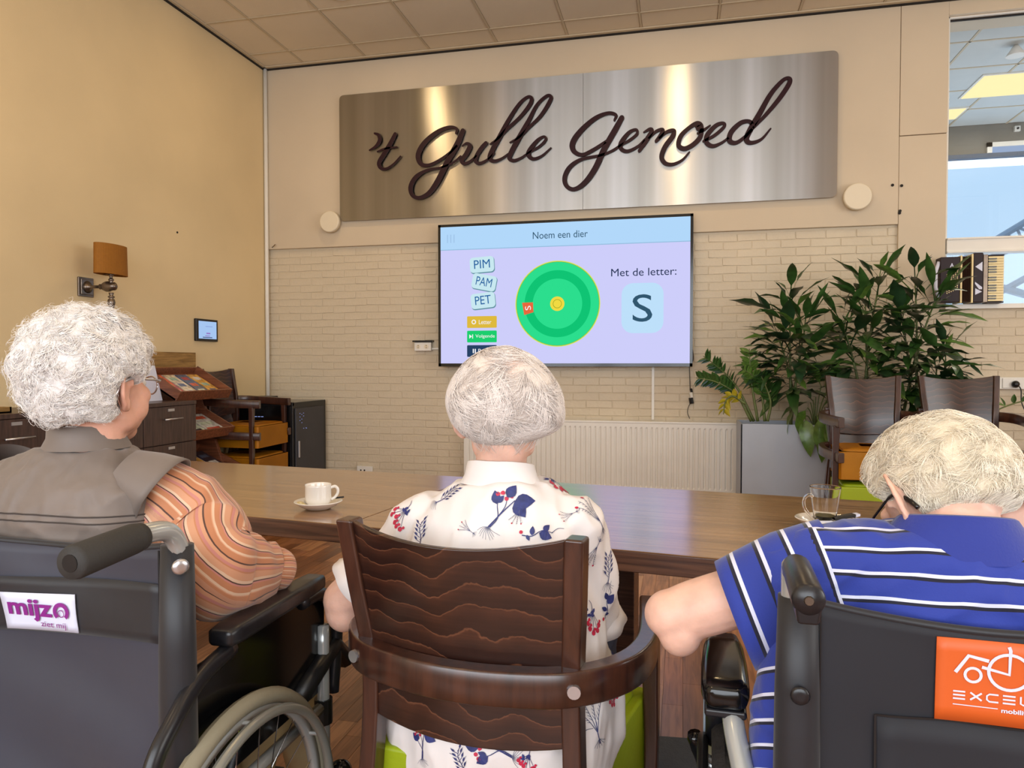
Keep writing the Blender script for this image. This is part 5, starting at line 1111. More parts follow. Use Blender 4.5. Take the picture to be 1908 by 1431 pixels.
# ================================================================ WHEELCHAIRS
def wheelchair(M4, label, kind):
    L = kind == 'left'
    r = empty('wheelchair', (0, 0, 0), label, 'wheelchair'); r.matrix_world = M4
    hw = .25; TUBE = M['greytube']
    top = .935 if L else .925
    for s in (-1, 1):
        P = crom([(s*hw, 0, .22), (s*hw, 0, .5), (s*hw, 0, top-.07), (s*hw, -.003, top-.025), (s*hw, -.028, top+.006), (s*hw, -.075, top+.014), (s*hw, -.10, top+.012)] if L else [(s*hw, 0, .22), (s*hw, 0, .5), (s*hw, 0, top-.04), (s*hw, -.012, top-.008), (s*hw, -.045, top+.007)], 6)
        MB().tube(P, .0155 if L else .015, 14).mesh('back_post', TUBE, r, smooth=True)
        if L:
            g = MB().tube([(s*hw, -.085, top+.012), (s*hw, -.1, top+.012), (s*hw, -.205, top+.006), (s*hw, -.213, top+.006)], [.02, .0225, .0235, .021], 20).mesh('grip', M['foam'], r, smooth=True)
            MB().tube([(s*hw, -.2125, top+.006), (s*hw, -.214, top+.006)], .012, 14).mesh('grip_hole', M['black'], g)
        else:
            g = MB().tube([(s*hw, -.035, top+.006), (s*hw, -.05, top+.007), (s*hw, -.165, top+.002), (s*hw, -.172, top+.002)], [.016, .0185, .0195, .017], 20).mesh('grip', M['vinyl'], r, smooth=True)
            MB().hexa([(s*hw-.012, -.17, top-.028), (s*hw+.012, -.17, top-.028), (s*hw+.012, -.12, top-.022), (s*hw-.012, -.12, top-.022), (s*hw-.016, -.172, top+.0), (s*hw+.016, -.172, top+.0), (s*hw+.016, -.12, top+.0), (s*hw-.016, -.12, top+.0)]).mesh('grip_flange', M['vinyl'], g, bevel=.004)
            MB().lathe([(.006, 0), (.005, .002)], c=(0, 0, 0), M4=Matrix.Translation((s*hw, -.1725, top+.002)) @ Matrix.Rotation(math.pi/2, 4, 'X'), seg=10).mesh('grip_screw', M['pewter'], g)
    # sling back: sagging between the posts, wrapped round them
    bt, bb = (top-.022 if L else top-.045), .47; n_, m_ = 24, 20; v, f = [], []
    for j in range(m_+1):
        t = j/m_; z = bb+(bt-bb)*t
        for i in range(n_+1):
            u = -1+2*i/n_; sag = (1-u*u)**1.0
            fold = .003*math.sin(9*t+4*u)*sag+ (.006*math.sin(6*t*2.2+3*u+1) if L else .003*math.sin(5*t+5*u))*sag
            v.append((u*(hw+.0), .004+sag*(.014+.014*math.sin(math.pi*t))+fold, z-(.020 if L else .034)*sag*t**4))
    for j in range(m_):
        for i in range(n_): a = j*(n_+1)+i; f.append([a, a+1, a+n_+2, a+n_+1])
    o = mk('back_upholstery', v, f, M['nylon'] if L else M['nylonR'], r, smooth=True); sd = o.modifiers.new('s', 'SOLIDIFY'); sd.thickness = .010; sd.offset = 0
    top_edge = [v[m_*(n_+1)+i] for i in range(n_+1)]
    MB().tube([(a, b_, c) for a, b_, c in top_edge], .006, 8).mesh('top_hem', M['nylon2'], r, smooth=True)
    for s in (-1, 1):
        P = [(s*hw, .0, bb), (s*hw, .0, (bb+bt)/2), (s*hw, .0, bt-.01)]
        MB().tube([(s*(hw-.008), .004, bb), (s*(hw-.008), .002, .6), (s*(hw-.008), .002, .75), (s*(hw-.008), .004, bt)], [.026, .027, .026, .023], 16, 1.15).mesh('post_sleeve', M['nylon2'], r, smooth=True)
        MB().tube([(s*(hw-.036), -.002, bb), (s*(hw-.036), -.004, bt-.01)], .0016, 6).mesh('sleeve_seam', M['black'], r)
        for z in ((.885,) if L else (.885, .755)):
            MB().lathe([(.012, 0), (.013, .003), (.010, .006), (.004, .0062)], M4=Matrix.Translation((s*(hw-.008+.022*L), -.030+.012*L, z)) @ Matrix.Rotation(s*.8*L, 4, 'Z') @ Matrix.Rotation(math.pi/2, 4, 'X'), seg=16).mesh('bolt', M['steel'] if L else M['vinyl'], r, smooth=True)
    def backY(u, z):
        t = max(0, min(1, (z-bb)/(bt-bb))); sag = 1-u*u
        fold = .003*math.sin(9*t+4*u)*sag+(.006*math.sin(13.2*t+3*u+1) if L else .003*math.sin(5*t+5*u))*sag
        return .004+sag*(.014+.014*math.sin(math.pi*t))+fold-.0075
    def patch(name, x0, x1, z0, z1, off, m, skew=0, nx=10, nz=6, th_=.002, tilt=0):
        v, f = [], []
        for j in range(nz+1):
            for i in range(nx+1):
                a, b_ = i/nx, j/nz; x = x0+(x1-x0)*a+skew*b_; z = z0+(z1-z0)*b_+tilt*a
                v.append((x, backY(x/hw, z)-off, z))
        for j in range(nz):
            for i in range(nx): a = j*(nx+1)+i; f.append([a, a+1, a+nx+2, a+nx+1])
        o = mk(name, v, f, m, r, smooth=True); q = o.modifiers.new('s', 'SOLIDIFY'); q.thickness = th_; return o
    def onback(s_, m, x, z, w, h, off_=.0045, bold=.02, rot=0):
        M4_ = Matrix.Translation((x, 0, z)) @ Matrix.Rotation(math.pi/2, 4, 'X') @ Matrix.Rotation(rot, 4, 'Z'); o = text('label_text', s_, m, M4_, w, h, 0, r, bold)
        for vv in o.data.vertices: vv.co.y = backY(vv.co.x/hw, vv.co.z)-off_
        return o
    def mark(name, pts, w, m, closed=False, off_=.0046):
        q = pts+([pts[0]] if closed else []); v, f = [], []
        for i, (x, z) in enumerate(q):
            a, b_ = q[max(i-1, 0)], q[min(i+1, len(q)-1)]
            if closed and i in (0, len(q)-1): a, b_ = q[-2], q[1]
            dx, dz = b_[0]-a[0], b_[1]-a[1]; l = math.hypot(dx, dz) or 1; nx, nz = -dz/l*w/2, dx/l*w/2
            v += [(x+nx, backY((x)/hw, z)-off_, z+nz), (x-nx, backY(x/hw, z)-off_, z-nz)]
        for i in range(len(q)-1): f.append([2*i, 2*i+1, 2*i+3, 2*i+2])
        return mk(name, v, f, m, r)
    if L:
        patch('back_strap', -hw+.03, hw-.036, .738, .835, .003, M['nylon2'], nx=16, tilt=.012)
        patch('name_label', LX0, LX1, .745, .811, .0065, M['whitelabel'], -.004, tilt=.004)
        cx_ = (LX0+LX1)/2
        onback('mijz', M['purple'], cx_-.018, .783, .090, .040, .0092, .03)
        mark('letter_o', [(cx_+.045+.0125*math.cos(a), .7845+.0125*math.sin(a)) for a in (math.radians(d) for d in range(-50, 231, 14))], .007, M['purple'], off_=.0094)
        mark('letter_o_ring', [(cx_+.045+.006*math.cos(a), .7845-.003+.006*math.sin(a)) for a in (math.radians(d) for d in range(0, 360, 20))], .0014, M['purple'], True, off_=.0096)
        onback('ziet mij', M['purple'], cx_+.026, .7585, .052, .0125, .0092, .0)
    else:
        ox = OX; x0, x1, z0, z1 = ox-.066, ox+.066, .722, .836
        patch('brand_label', x0, x1, z0, z1, .003, M['orange'])
        k = ox
        wl_ = M['whitelabel']
        mark('wheel_mark', [(k+.020+.024*math.cos(a), 0.7960+.024*math.sin(a)) for a in (2*math.pi*i/30 for i in range(30))], .0040, wl_, True)
        mark('caster_mark', [(k-.022+.0095*math.cos(a), 0.7880+.0095*math.sin(a)) for a in (2*math.pi*i/20 for i in range(20))], .0036, wl_, True)
        mark('frame_mark', [(k-.043, 0.7900), (k-.028, 0.8140), (k-.004, 0.8090)], .0046, wl_); mark('frame_mark', [(k-.012, 0.8000), (k+.020, 0.7930), (k+.020, 0.8260), (k+.018, 0.8350-.004)], .0042, wl_)
        for a, (ch, w_) in enumerate((('E', .0), ('X', .0), ('C', .0), ('E', .0), ('L', .0))):
            q = k-.044+a*.0195; s1 = .0135
            if ch == 'E':
                for zz_ in (0.7540, 0.7590, 0.7640): mark('letter_stroke', [(q-.001, zz_), (q+s1, zz_)], .0022, wl_)
            elif ch == 'X': mark('letter_stroke', [(q, 0.7540), (q+s1, 0.7640)], .0024, wl_); mark('letter_stroke', [(q, 0.7640), (q+s1, 0.7540)], .0024, wl_)
            elif ch == 'C': mark('letter_stroke', [(q+s1, 0.7640), (q+.003, 0.7640), (q, .7615), (q, .7565), (q+.003, 0.7540), (q+s1, 0.7540)], .0022, wl_)
            else: mark('letter_stroke', [(q, 0.7650), (q, .7555), (q+.003, 0.7540), (q+s1, 0.7540)], .0022, wl_)
        mark('underline', [(k-.045, 0.7460), (k+.008, .7455)], .0012, wl_); onback('mobility', wl_, k+.029, 0.7430, .034, .008, .0046, .03)
        patch('pocket', -hw+.11, hw-.04, .50, .72, .0015, M['nylonR'], nx=12, th_=.001)
        mark('pocket_hem', [(-hw+.11+.02*i, .72-.001*math.sin(i)) for i in range(17)], .003, M['black'], off_=.002); mark('pocket_hem', [(-hw+.11, .72), (-hw+.11, .6), (-hw+.11, .5)], .003, M['black'], off_=.002)
    # seat and frame
    MB().b2(-hw+.02, hw-.02, .03, .44, .455, .50).mesh('seat_cushion', M['nylon2'], r, bevel=.015)
    for s in (-1, 1):
        MB().tube([(s*hw, .0, .44), (s*hw, .45, .44)], .0125, 10).mesh('seat_tube', TUBE, r, smooth=True)
        MB().tube(crom([(s*hw, 0, .22), (s*hw, .2, .2), (s*hw, .42, .21)], 4), .0125, 10).mesh('lower_tube', TUBE, r, smooth=True)
        MB().tube(crom([(s*hw, .47, .62 if L else .5), (s*hw, .47, .4), (s*(hw-.005), .49, .26), (s*(hw-.02), .58, .14)], 5), .014, 12).mesh('front_tube', TUBE, r, smooth=True)
        MB().tube([(s*hw, .47, .40), (s*hw, .47, .455)], .020, 12).mesh('tube_collar', M['black'], r)
        if L:
            MB().tube([(s*hw, .35, .50), (s*hw, .52, .56), (s*hw, .58, .5)], .022, 10).mesh('swivel_bracket', M['black'], r, smooth=True)
        # caster
        ca = empty('caster', (0, 0, 0)); ca.parent = r
        cx_ = s*(hw+(.055 if L else .01)); cy_ = .44 if L else .5
        MB().tube([(cx_, cy_, .30), (cx_, cy_, .205)], .025, 18).mesh('fork_housing', M['bluegrey'], ca, smooth=True)
        MB().ell((cx_, cy_, .315), (.024, .024, .022)).mesh('fork_cap', M['blackgloss'], ca, smooth=True)
        for q in (-1, 1): MB().hexa([(cx_+q*.024-.003, cy_-.05, .08), (cx_+q*.024+.003, cy_-.05, .08), (cx_+q*.024+.003, cy_-.02, .08), (cx_+q*.024-.003, cy_-.02, .08), (cx_+q*.024-.003, cy_-.03, .215), (cx_+q*.024+.003, cy_-.03, .215), (cx_+q*.024+.003, cy_+.03, .215), (cx_+q*.024-.003, cy_+.03, .215)]).mesh('fork_arm', M['bluegrey'], ca)
        RY = Matrix.Translation((cx_, cy_-.035, .095)) @ Matrix.Rotation(math.pi/2, 4, 'Y')
        MB().lathe([(.075, -.014), (.09, -.012), (.095, 0), (.09, .012), (.075, .014)], M4=RY, seg=36, cap=False).mesh('caster_tyre', M['tyreblack'], ca, smooth=True)
        MB().lathe([(.076, -.012), (.02, -.01), (.02, .01), (.076, .012)], M4=RY, seg=36).mesh('caster_hub', M['bluegrey'], ca)
        MB().b2(s*hw-s*.16-.06, s*hw-s*.16+.10-.04, .62, .78, .08, .095).mesh('footplate', M['black'], r, bevel=.004)
        # armrest
        if L:
            a0 = s*.259
            pad = MB(); rings = []
            for (y, w_, h_) in ((.085, .016, .010), (.09, .024, .015), (.12, .027, .018), (.37, .026, .017), (.42, .024, .015), (.432, .014, .009)):
                rings.append([(a0+x, y, .732+z+(.002 if y > .3 else 0)) for x, z in rrect(w_*2, h_*2, min(w_, h_)*.6, 4)])
            pad.loft(rings[::-1]).mesh('arm_pad', M['vinyl'], r, smooth=True)
            MB().tube(crom([(a0, .12, .705), (a0+s*.004, .03, .690), (a0+s*.012, -.045, .655), (a0+s*.010, -.092, .60), (a0+s*.004, -.10, .50), (a0, -.07, .4), (a0-s*.008, -.02, .24)], 6), [.013]*37, 12, 1.3).mesh('arm_frame', M['vinyl'], r, smooth=True)
            MB().tube(crom([(a0, .36, .705), (a0, .44, .70), (a0, .50, .655), (a0-s*.005, .525, .58), (a0-s*.01, .515, .45)], 6), [.015]*25, 12).mesh('arm_front_frame', M['vinyl'], r, smooth=True)
            MB().b2(a0-s*.018-.003, a0-s*.018+.003, .04, .49, .47, .70).mesh('side_guard', M['blackgloss'], r, bevel=.003)
        else:
            a0 = s*.335
            pad = MB(); rings = []
            for (y, w_, h_) in ((.088, .022, .012), (.094, .032, .018), (.12, .037, .022), (.20, .038, .022), (.28, .035, .02), (.335, .028, .016), (.345, .016, .010)):
                rings.append([(a0+x, y, .684+z) for x, z in rrect(w_*2, h_*2, min(w_, h_)*.75, 5)])
            pad.loft(rings[::-1]).mesh('arm_pad', M['blackgloss'], r, smooth=True)
            MB().b2(a0-.032, a0+.032, .094, .33, .650, .664).mesh('pad_tray', M['vinyl'], r, bevel=.005)
            MB().tube(crom([(a0-s*.012, .13, .655), (a0-s*.014, .09, .635), (a0-s*.04, -.0, .53), (a0-s*.055, -.03, .40)], 6), [.0165]*19, 14).mesh('arm_tube', TUBE, r, smooth=True)
            MB().b2(a0-s*.01-.004, a0-s*.01+.004, .12, .36, .45, .655).mesh('side_guard', M['black'], r, bevel=.003)
            MB().b2(a0+s*.03-.004, a0+s*.03+.004, .27, .35, .53, .62).mesh('guard_trim', M['bluegrey'], r, bevel=.003)
            MB().tube([(a0+s*.01, .24, .54), (a0+s*.01, .24, .655)], .02, 12).mesh('arm_socket', M['vinyl'], r, smooth=True)
            MB().tube([(a0+s*.01, .24, .525), (a0+s*.01, .24, .54)], .022, 14).mesh('socket_ring', M['steel'], r)
            MB().tube(crom([(a0+s*.03, .38, .40), (a0+s*.045, .34, .47), (a0+s*.05, .33, .505)], 3), [.009, .009, .009, .011, .012, .015, .013], 10).mesh('brake_lever', M['blackgloss'], r, smooth=True)
        # main wheel
        w = empty('main_wheel', (0, 0, 0)); w.parent = r
        xw, yw, R = (s*.275, .115, .305) if L else (s*.335, .155, .295)
        RY = Matrix.Translation((xw, yw, R+.002)) @ Matrix.Rotation(math.pi/2, 4, 'Y')
        tr_ = .0155 if L else .021
        MB().lathe([(R-tr_+tr_*math.cos(a), tr_*math.sin(a)) for a in (2*math.pi*i/10 for i in range(11))], M4=RY, seg=72, cap=False).mesh('tyre', M['tyre'] if L else M['tyreblack'], w, smooth=True)
        MB().lathe([(R-2*tr_+.002, -.011), (R-2*tr_-.014, -.008), (R-2*tr_-.014, .008), (R-2*tr_+.002, .011), (R-2*tr_+.002, -.011)], M4=RY, seg=72, cap=False).mesh('rim', M['greytube'], w, smooth=True)
        Rp = R-.035; xs_ = s*.034
        M5 = Matrix.Translation((xw+xs_, yw, R+.002)) @ Matrix.Rotation(math.pi/2, 4, 'Y')
        MB().lathe([(Rp+.0095*math.cos(a), .0095*math.sin(a)) for a in (2*math.pi*i/10 for i in range(11))], M4=M5, seg=72, cap=False).mesh('push_rim', M['rim'] if L else M['black'], w, smooth=True)
        MB().lathe([(.022, -.035), (.024, -.03), (.016, -.02), (.016, .02), (.024, .03), (.022, .035)], M4=RY, seg=20).mesh('hub', M['steel'], w, smooth=True)
        for i in range(24):
            a = 2*math.pi*i/24; b_ = a+(.35 if i % 2 else -.35); q = (.025 if (i//2) % 2 else -.025)
            p0 = RY @ V((.022*math.cos(b_), .022*math.sin(b_), q)); p1 = RY @ V(((R-2*tr_-.012)*math.cos(a), (R-2*tr_-.012)*math.sin(a), 0))
            MB().tube([p0, p1], .0011, 5).mesh('spoke', M['chrome'], w)
        for i in range(6):
            a = 2*math.pi*i/6; MB().tube([RY @ V(((R-2*tr_-.006)*math.cos(a), (R-2*tr_-.006)*math.sin(a), s*.006)), M5 @ V((Rp*math.cos(a), Rp*math.sin(a), 0))], .004, 6).mesh('rim_stud', M['greytube'], w)
    MB().tube([(-hw, .2, .42), (hw, .2, .24)], .012, 8).tube([(hw, .22, .42), (-hw, .22, .24)], .012, 8).mesh('cross_brace', TUBE, r, smooth=True)
    MB().tube([(-.34, .115 if L else .155, .302), (.34, .115 if L else .155, .302)], .009, 8).mesh('axle', TUBE, r)
    return r
LX0, LX1, OX = -.107, .041, .0
WLM = Matrix.Translation(CW(-.772, 1.206)) @ Matrix.Rotation(0.0, 4, 'Z')
WRM = Matrix.Translation(CW(.63, .935)) @ Matrix.Rotation(-math.radians(2), 4, 'Z')
wcl = wheelchair(WLM, 'wheelchair with grey foam grips and a white and purple name label, under the curly-haired woman', 'left')
wcr = wheelchair(WRM, 'wheelchair with black grips and orange label, under the man in the striped polo', 'right')
# ================================================================ PEOPLE
UP = V((0, 0, 1))
def dirs(deg_cam):                         # heading given relative to the camera axis (deg to the right) -> right, forward
    a = math.radians(deg_cam); return (CW(math.cos(a), -math.sin(a)), CW(math.sin(a), math.cos(a)))
def ring(c, a, b, ra, rb, n=2.4, seg=28, back=1.0):
    out = []
    for j in range(seg):
        t = 2*math.pi*j/seg; ct, st = math.cos(t), math.sin(t)
        x = math.copysign(abs(ct)**(2/n), ct)*ra; y = math.copysign(abs(st)**(2/n), st)*rb*(back if st < 0 else 1); out.append(c+a*x+b*y)
    return out
def torso(mb, rows, r, f, grow=0.0, zmin=None):
    mb.loft([ring(V(c), r, f, ra+grow, rb+grow, n) for c, ra, rb, n in rows])
def hand(mb, w, d, pn, side):              # wrist, direction, palm normal (down), thumb side vector
    d, pn = V(d).normalized(), V(pn).normalized(); s = d.cross(pn)*side
    mb.limb([w-d*.01, w+d*.03, w+d*.075], [.024, .033, .03], 12, 4, .55, pn)
    for i, (o, l) in enumerate(((.027, .066), (.009, .075), (-.009, .070), (-.026, .056))):
        b0 = w+d*.065+s*o; p1 = b0+d*l*.45-pn*-.004; p2 = p1+d*l*.3+pn*.012; p3 = p2+d*l*.2+pn*.016
        mb.limb([b0-d*.015, p1, p2, p3], [.0095, .009, .0082, .007], 8, 2)
    t0 = w+d*.018+s*.022; mb.limb([t0, t0+d*.03+s*.022+pn*.006, t0+d*.058+s*.028+pn*.014], [.013, .0105, .0085], 8, 3)
def head(mb, c, r, f, u, ks=1.0, jowl=1.0, es=1.0, eo=.013):
    R3 = Matrix((r, f, u)).transposed(); E = lambda p, s, **k: mb.ell(c+(r*p[0]+f*p[1]+u*p[2])*ks, tuple(x*ks for x in s), R3, **k)
    P = lambda x, y, z: c+(r*x+f*y+u*z)*ks
    E((0, -.012, .028), (.077, .094, .086), seg=28, ring=20); E((0, .028, -.02), (.064, .066, .075)); E((0, .04, -.058), (.054*jowl, .046, .048)); E((0, .068, -.09), (.026, .024, .022))
    E((0, .078, .028), (.05, .018, .02)); E((0, .070, -.058), (.028, .022, .018))
    for s in (-1, 1): E((s*.038, .060, -.02), (.026, .028, .024)); E((s*.047, .018, -.062), (.018*jowl, .038, .030)); E((s*.046, .044, -.044), (.022, .034, .032))
    mb.limb([P(0, .086, .018), P(0, .098, -.008), P(0, .112, -.026)], [.009*ks, .010*ks, .013*ks], 10, 4); 
    for s in (-1, 1): mb.limb([P(s*.005, .100, -.030), P(s*.014, .098, -.031)], [.008*ks, .007*ks], 8, 2)
    mb.limb([P(-.024, .084, -.054), P(0, .095, -.051), P(.024, .084, -.054)], [.004*ks, .0065*ks, .004*ks], 8, 4); mb.limb([P(-.022, .083, -.061), P(0, .093, -.062), P(.022, .083, -.061)], [.004*ks, .007*ks, .004*ks], 8, 4)
    for s in (-1, 1):                      # ears: thin plate, rolled rim, lobe
        M4 = Matrix.Translation(c)
        def Q(y, z, o=0): return P(s*(.0745+eo*max(0, -(y+.004)/.02)+o), y*es-.006, z*es-.012)
        E((s*.077, -.010, -.010), (.006, .016, .028), seg=12, ring=8)
        rim = [(.010, .012), (.006, .028), (-.006, .036), (-.020, .032), (-.028, .018), (-.029, .002), (-.024, -.014), (-.014, -.026), (-.004, -.033), (.003, -.03), (.006, -.018)]
        mb.limb([Q(y, z, .010 if i < 8 else .006) for i, (y, z) in enumerate(rim)], [.0042*ks]*5+[.0046*ks]*2+[.0055*ks, .0075*ks, .0065*ks, .004*ks], 8, 3)
        for y, z in rim[1:-1]+[(-.025, .010), (-.028, -.004), (-.013, .035), (-.019, -.020)]: mb.limb([P(s*.072, y*es*.25-.004, z*es*.8-.012), Q(y*.6, z*.92, .004), Q(y, z, .008)], [.0052*ks, .0048*ks, .0038*ks], 8, 2)
        mb.limb([Q(-.010, .020, .006), Q(-.018, .006, .006), Q(-.012, -.010, .005)], [.0035*ks, .004*ks, .004*ks], 8, 3)
        mb.limb([Q(-.022, .012, .000), Q(-.012, .0, -.004), Q(-.004, -.006, -.004)], [.006*ks, .008*ks, .008*ks], 8, 3)
def body_obj(root, mb, m, voxel=.0042):
    me = remesh(mb, voxel, 5); return objmesh('body', me, m, root)
def folds(me, amp, fx, fy, fz, seed=0, ridg=True, mask=None):
    co = getco(me); no = getno(me); out = np.empty(len(co), np.float32)
    for i, p in enumerate(co):
        q = V((p[0]*fx+seed, p[1]*fy, p[2]*fz)); n = noise.noise(q+V((.7*noise.noise(q*.5), 0, .7*noise.noise(q*.5+V((5, 1, 2)))))) 
        n = 1-2*abs(n)*1.6 if ridg else n
        out[i] = n
    if mask is not None: out *= mask(co)
    setco(me, co+no*(out*amp)[:, None])
def attr(me, name, vals): a = me.attributes.new(name, 'FLOAT', 'POINT'); a.data.foreach_set('value', np.asarray(vals, np.float32))
def segparam(co, pts):                     # nearest point on a polyline: (distance, arc length, index)
    best = np.full(len(co), 1e9); arc = np.zeros(len(co)); acc = 0
    for a, b in zip(pts[:-1], pts[1:]):
        a, b = np.array(a), np.array(b); d = b-a; L = np.linalg.norm(d); t = np.clip(((co-a)@d)/L**2, 0, 1); dist = np.linalg.norm(co-(a+t[:, None]*d), axis=1)
        m = dist < best; best[m] = dist[m]; arc[m] = acc+t[m]*L; acc += L
    return best, arc
def legs(mb, hips, r, f, knee_fwd, zseat, skin=.0, foot=True, spread=.10):
    for s in (-1, 1):
        h = hips+r*(s*.09); k = hips+f*knee_fwd+r*(s*spread); k.z = zseat+.045; a = k+f*.06; a.z = .11
        mb.limb([V((h.x, h.y, zseat+.07)), h.lerp(k, .5)+V((0, 0, 0))*1, k, k.lerp(a, .5), a], [.085+skin, .078+skin, .06+skin, .05+skin, .04+skin], 18, 5)
        if foot: mb.limb([a+V((0, 0, -.03)), a+f*.06+V((0, 0, -.06)), a+f*.15+V((0, 0, -.072))], [.036, .034, .026], 12, 4)
def shoes(root, hips, r, f, knee_fwd, zseat, m, spread=.10):
    for s in (-1, 1):
        k = hips+f*knee_fwd+r*(s*spread); a = k+f*.06; a.z = .12; b = MB()
        b.limb([a+V((0, 0, -.03))-f*.02, a+f*.05+V((0, 0, -.052)), a+f*.12+V((0, 0, -.066)), a+f*.19+V((0, 0, -.072))], [.046, .043, .040, .030], 16, 4)
        sh = b.mesh('shoe', m, root, smooth=True)
        b = MB(); c = a+f*.085; b.loft([[c+r*x*1+f*y+V((0, 0, z-a.z)) for x, y in rrect(.085, .26, .04, 5)] for z in (.0+.002, .024)]); b.mesh('sole', M['black'], sh)
# ---------- hair
def hairshell(c, r, f, u, R, seg=56, rg=40, name='hair_base', m=None, parent=None, rv=.35):
    v, fc_ = [], []
    for i in range(rg+1):
        th_ = math.pi*(.012+.976*i/rg)
        for j in range(seg):
            a = 2*math.pi*j/seg; n = (math.sin(th_)*math.cos(a), math.sin(th_)*math.sin(a), -math.cos(th_)); q = R(*n)
            v.append(c+(r*n[0]+f*n[1]+u*n[2])*q)
    for i in range(rg):
        for j in range(seg): k = (j+1) % seg; fc_.append([i*seg+j, i*seg+k, (i+1)*seg+k, (i+1)*seg+j])
    fc_ += [[j for j in range(seg)][::-1], [rg*seg+j for j in range(seg)]]
    o = mk(name, v, fc_, m, parent, smooth=True); attr(o.data, 'rnd', [rv]*len(v)); return o
def skullR(nx, ny, nz):                    # radius of the bare skull / face in direction n (head units, metres)
    cy, cz = -.012, .028; a, b, h = .079, .096, .088
    # solve |(n t - centre)/axes| = 1
    A = (nx/a)**2+(ny/b)**2+(nz/h)**2; B = -2*(ny*cy/b**2+nz*cz/h**2); C = (cy/b)**2+(cz/h)**2-1
    t = (-B+math.sqrt(max(0, B*B-4*A*C)))/(2*A)
    if nz < 0: t = max(t, .06+.03*max(0, ny))
    return t
def strands(name, parent, m, c, r, f, u, roots, Rf, flow, length, segs, lift, rad, curl=0, seed=0, clump=0, taper=.4, rv=(0, 1), crv=0, mx_=1.0, wob=1.0):
    # roots: (N,3) unit directions in head axes; Rf(n)->radius array; flow(n, p)->direction array
    rg = np.random.RandomState(seed); Nn = len(roots); n = roots/np.linalg.norm(roots, axis=1)[:, None]
    p = n*(Rf(n)*.985)[:, None]; P = [p.copy()]; L = length*(1+.35*rg.randn(Nn)).clip(.4, 1.8); st = (L/segs)[:, None]
    ph = rg.rand(Nn)*6.28; hand_ = np.where(rg.rand(Nn) > .5, 1, -1); ax = rg.randn(Nn, 3)*.25
    if clump:
        K = clump; cen = roots[rg.randint(0, Nn, K)]; cen /= np.linalg.norm(cen, axis=1)[:, None]; ci = np.argmax(n@cen.T, axis=1); cph = rg.rand(K)*6.28; ch = np.where(rg.rand(K) > .5, 1, -1); cax = rg.randn(K, 3)*.5
        ph = cph[ci]+rg.randn(Nn)*.25; hand_ = ch[ci]; ax = cax[ci]+rg.randn(Nn, 3)*.12
    ax = ax*wob
    for k in range(segs):
        nn = p/np.linalg.norm(p, axis=1)[:, None]; d = flow(nn, p)+ax*.6; d = d-nn*(np.sum(d*nn, 1)[:, None]); d /= np.linalg.norm(d, axis=1)[:, None]+1e-6
        if curl:
            bt = np.cross(nn, d); a = ph+hand_*k/segs*curl; d = d*np.cos(a)[:, None]*1.0+bt*np.sin(a)[:, None]+nn*(.35*np.sin(a*1.0+1))[:, None]
        lf = lift*(1-k/segs*crv); d = d+nn*lf; d /= np.linalg.norm(d, axis=1)[:, None]; p = p+d*st
        rr = np.linalg.norm(p, axis=1); mn = Rf(p/rr[:, None])*1.0+.0005; low = rr < mn; p[low] *= (mn[low]/rr[low])[:, None]
        hi = rr > mn+mx_; p[hi] *= ((mn[hi]+mx_)/rr[hi])[:, None]; P.append(p.copy())
    P = np.stack(P, 1); T = np.gradient(P, axis=1); T /= np.linalg.norm(T, axis=2)[..., None]+1e-9
    q = rg.randn(Nn, 3); U = np.cross(T, q[:, None, :]); U /= np.linalg.norm(U, axis=2)[..., None]+1e-9; W_ = np.cross(T, U)
    w = rad*(1-(1-taper)*np.linspace(0, 1, segs+1)**2)[None, :, None]*(.7+.6*rg.rand(Nn))[:, None, None]
    VV = np.stack([P+w*(U*math.cos(a)+W_*math.sin(a)) for a in (0, 2.094, 4.189)], 2)   # N, S+1, 3, 3
    B = np.array([list(r), list(f), list(u)]); VV = VV.reshape(-1, 3)@B+np.array(c)
    S1 = segs+1; base = (np.arange(Nn)*S1*3)[:, None, None]; i = (np.arange(segs)*3)[None, :, None]; j = np.arange(3)[None, None, :]; j2 = (j+1) % 3
    Fq = np.stack([base+i+j, base+i+j2, base+i+3+j2, base+i+3+j], -1).reshape(-1, 4)
    off = WORLD.get(parent.name)
    if off is not None: VV = VV-np.array(off)
    me = bpy.data.meshes.new(name); me.vertices.add(len(VV)); me.vertices.foreach_set('co', VV.astype(np.float32).ravel()); me.loops.add(len(Fq)*4); me.loops.foreach_set('vertex_index', Fq.astype(np.int32).ravel())
    me.polygons.add(len(Fq)); me.polygons.foreach_set('loop_start', np.arange(0, len(Fq)*4, 4, dtype=np.int32)); me.polygons.foreach_set('loop_total', np.full(len(Fq), 4, np.int32)); me.update(calc_edges=True); me.materials.append(m)
    me.polygons.foreach_set('use_smooth', np.ones(len(Fq), bool)); attr(me, 'rnd', np.repeat(rv[0]+(rv[1]-rv[0])*rg.rand(Nn), S1*3))
    o = bpy.data.objects.new(name, me); COL.objects.link(o); o.parent = parent; o['kind'] = 'stuff'; return o
def sphere_pts(n, seed, ok):
    rg = np.random.RandomState(seed); out = rg.randn(n*4, 3); out /= np.linalg.norm(out, axis=1)[:, None]; return out[ok(out)][:n]
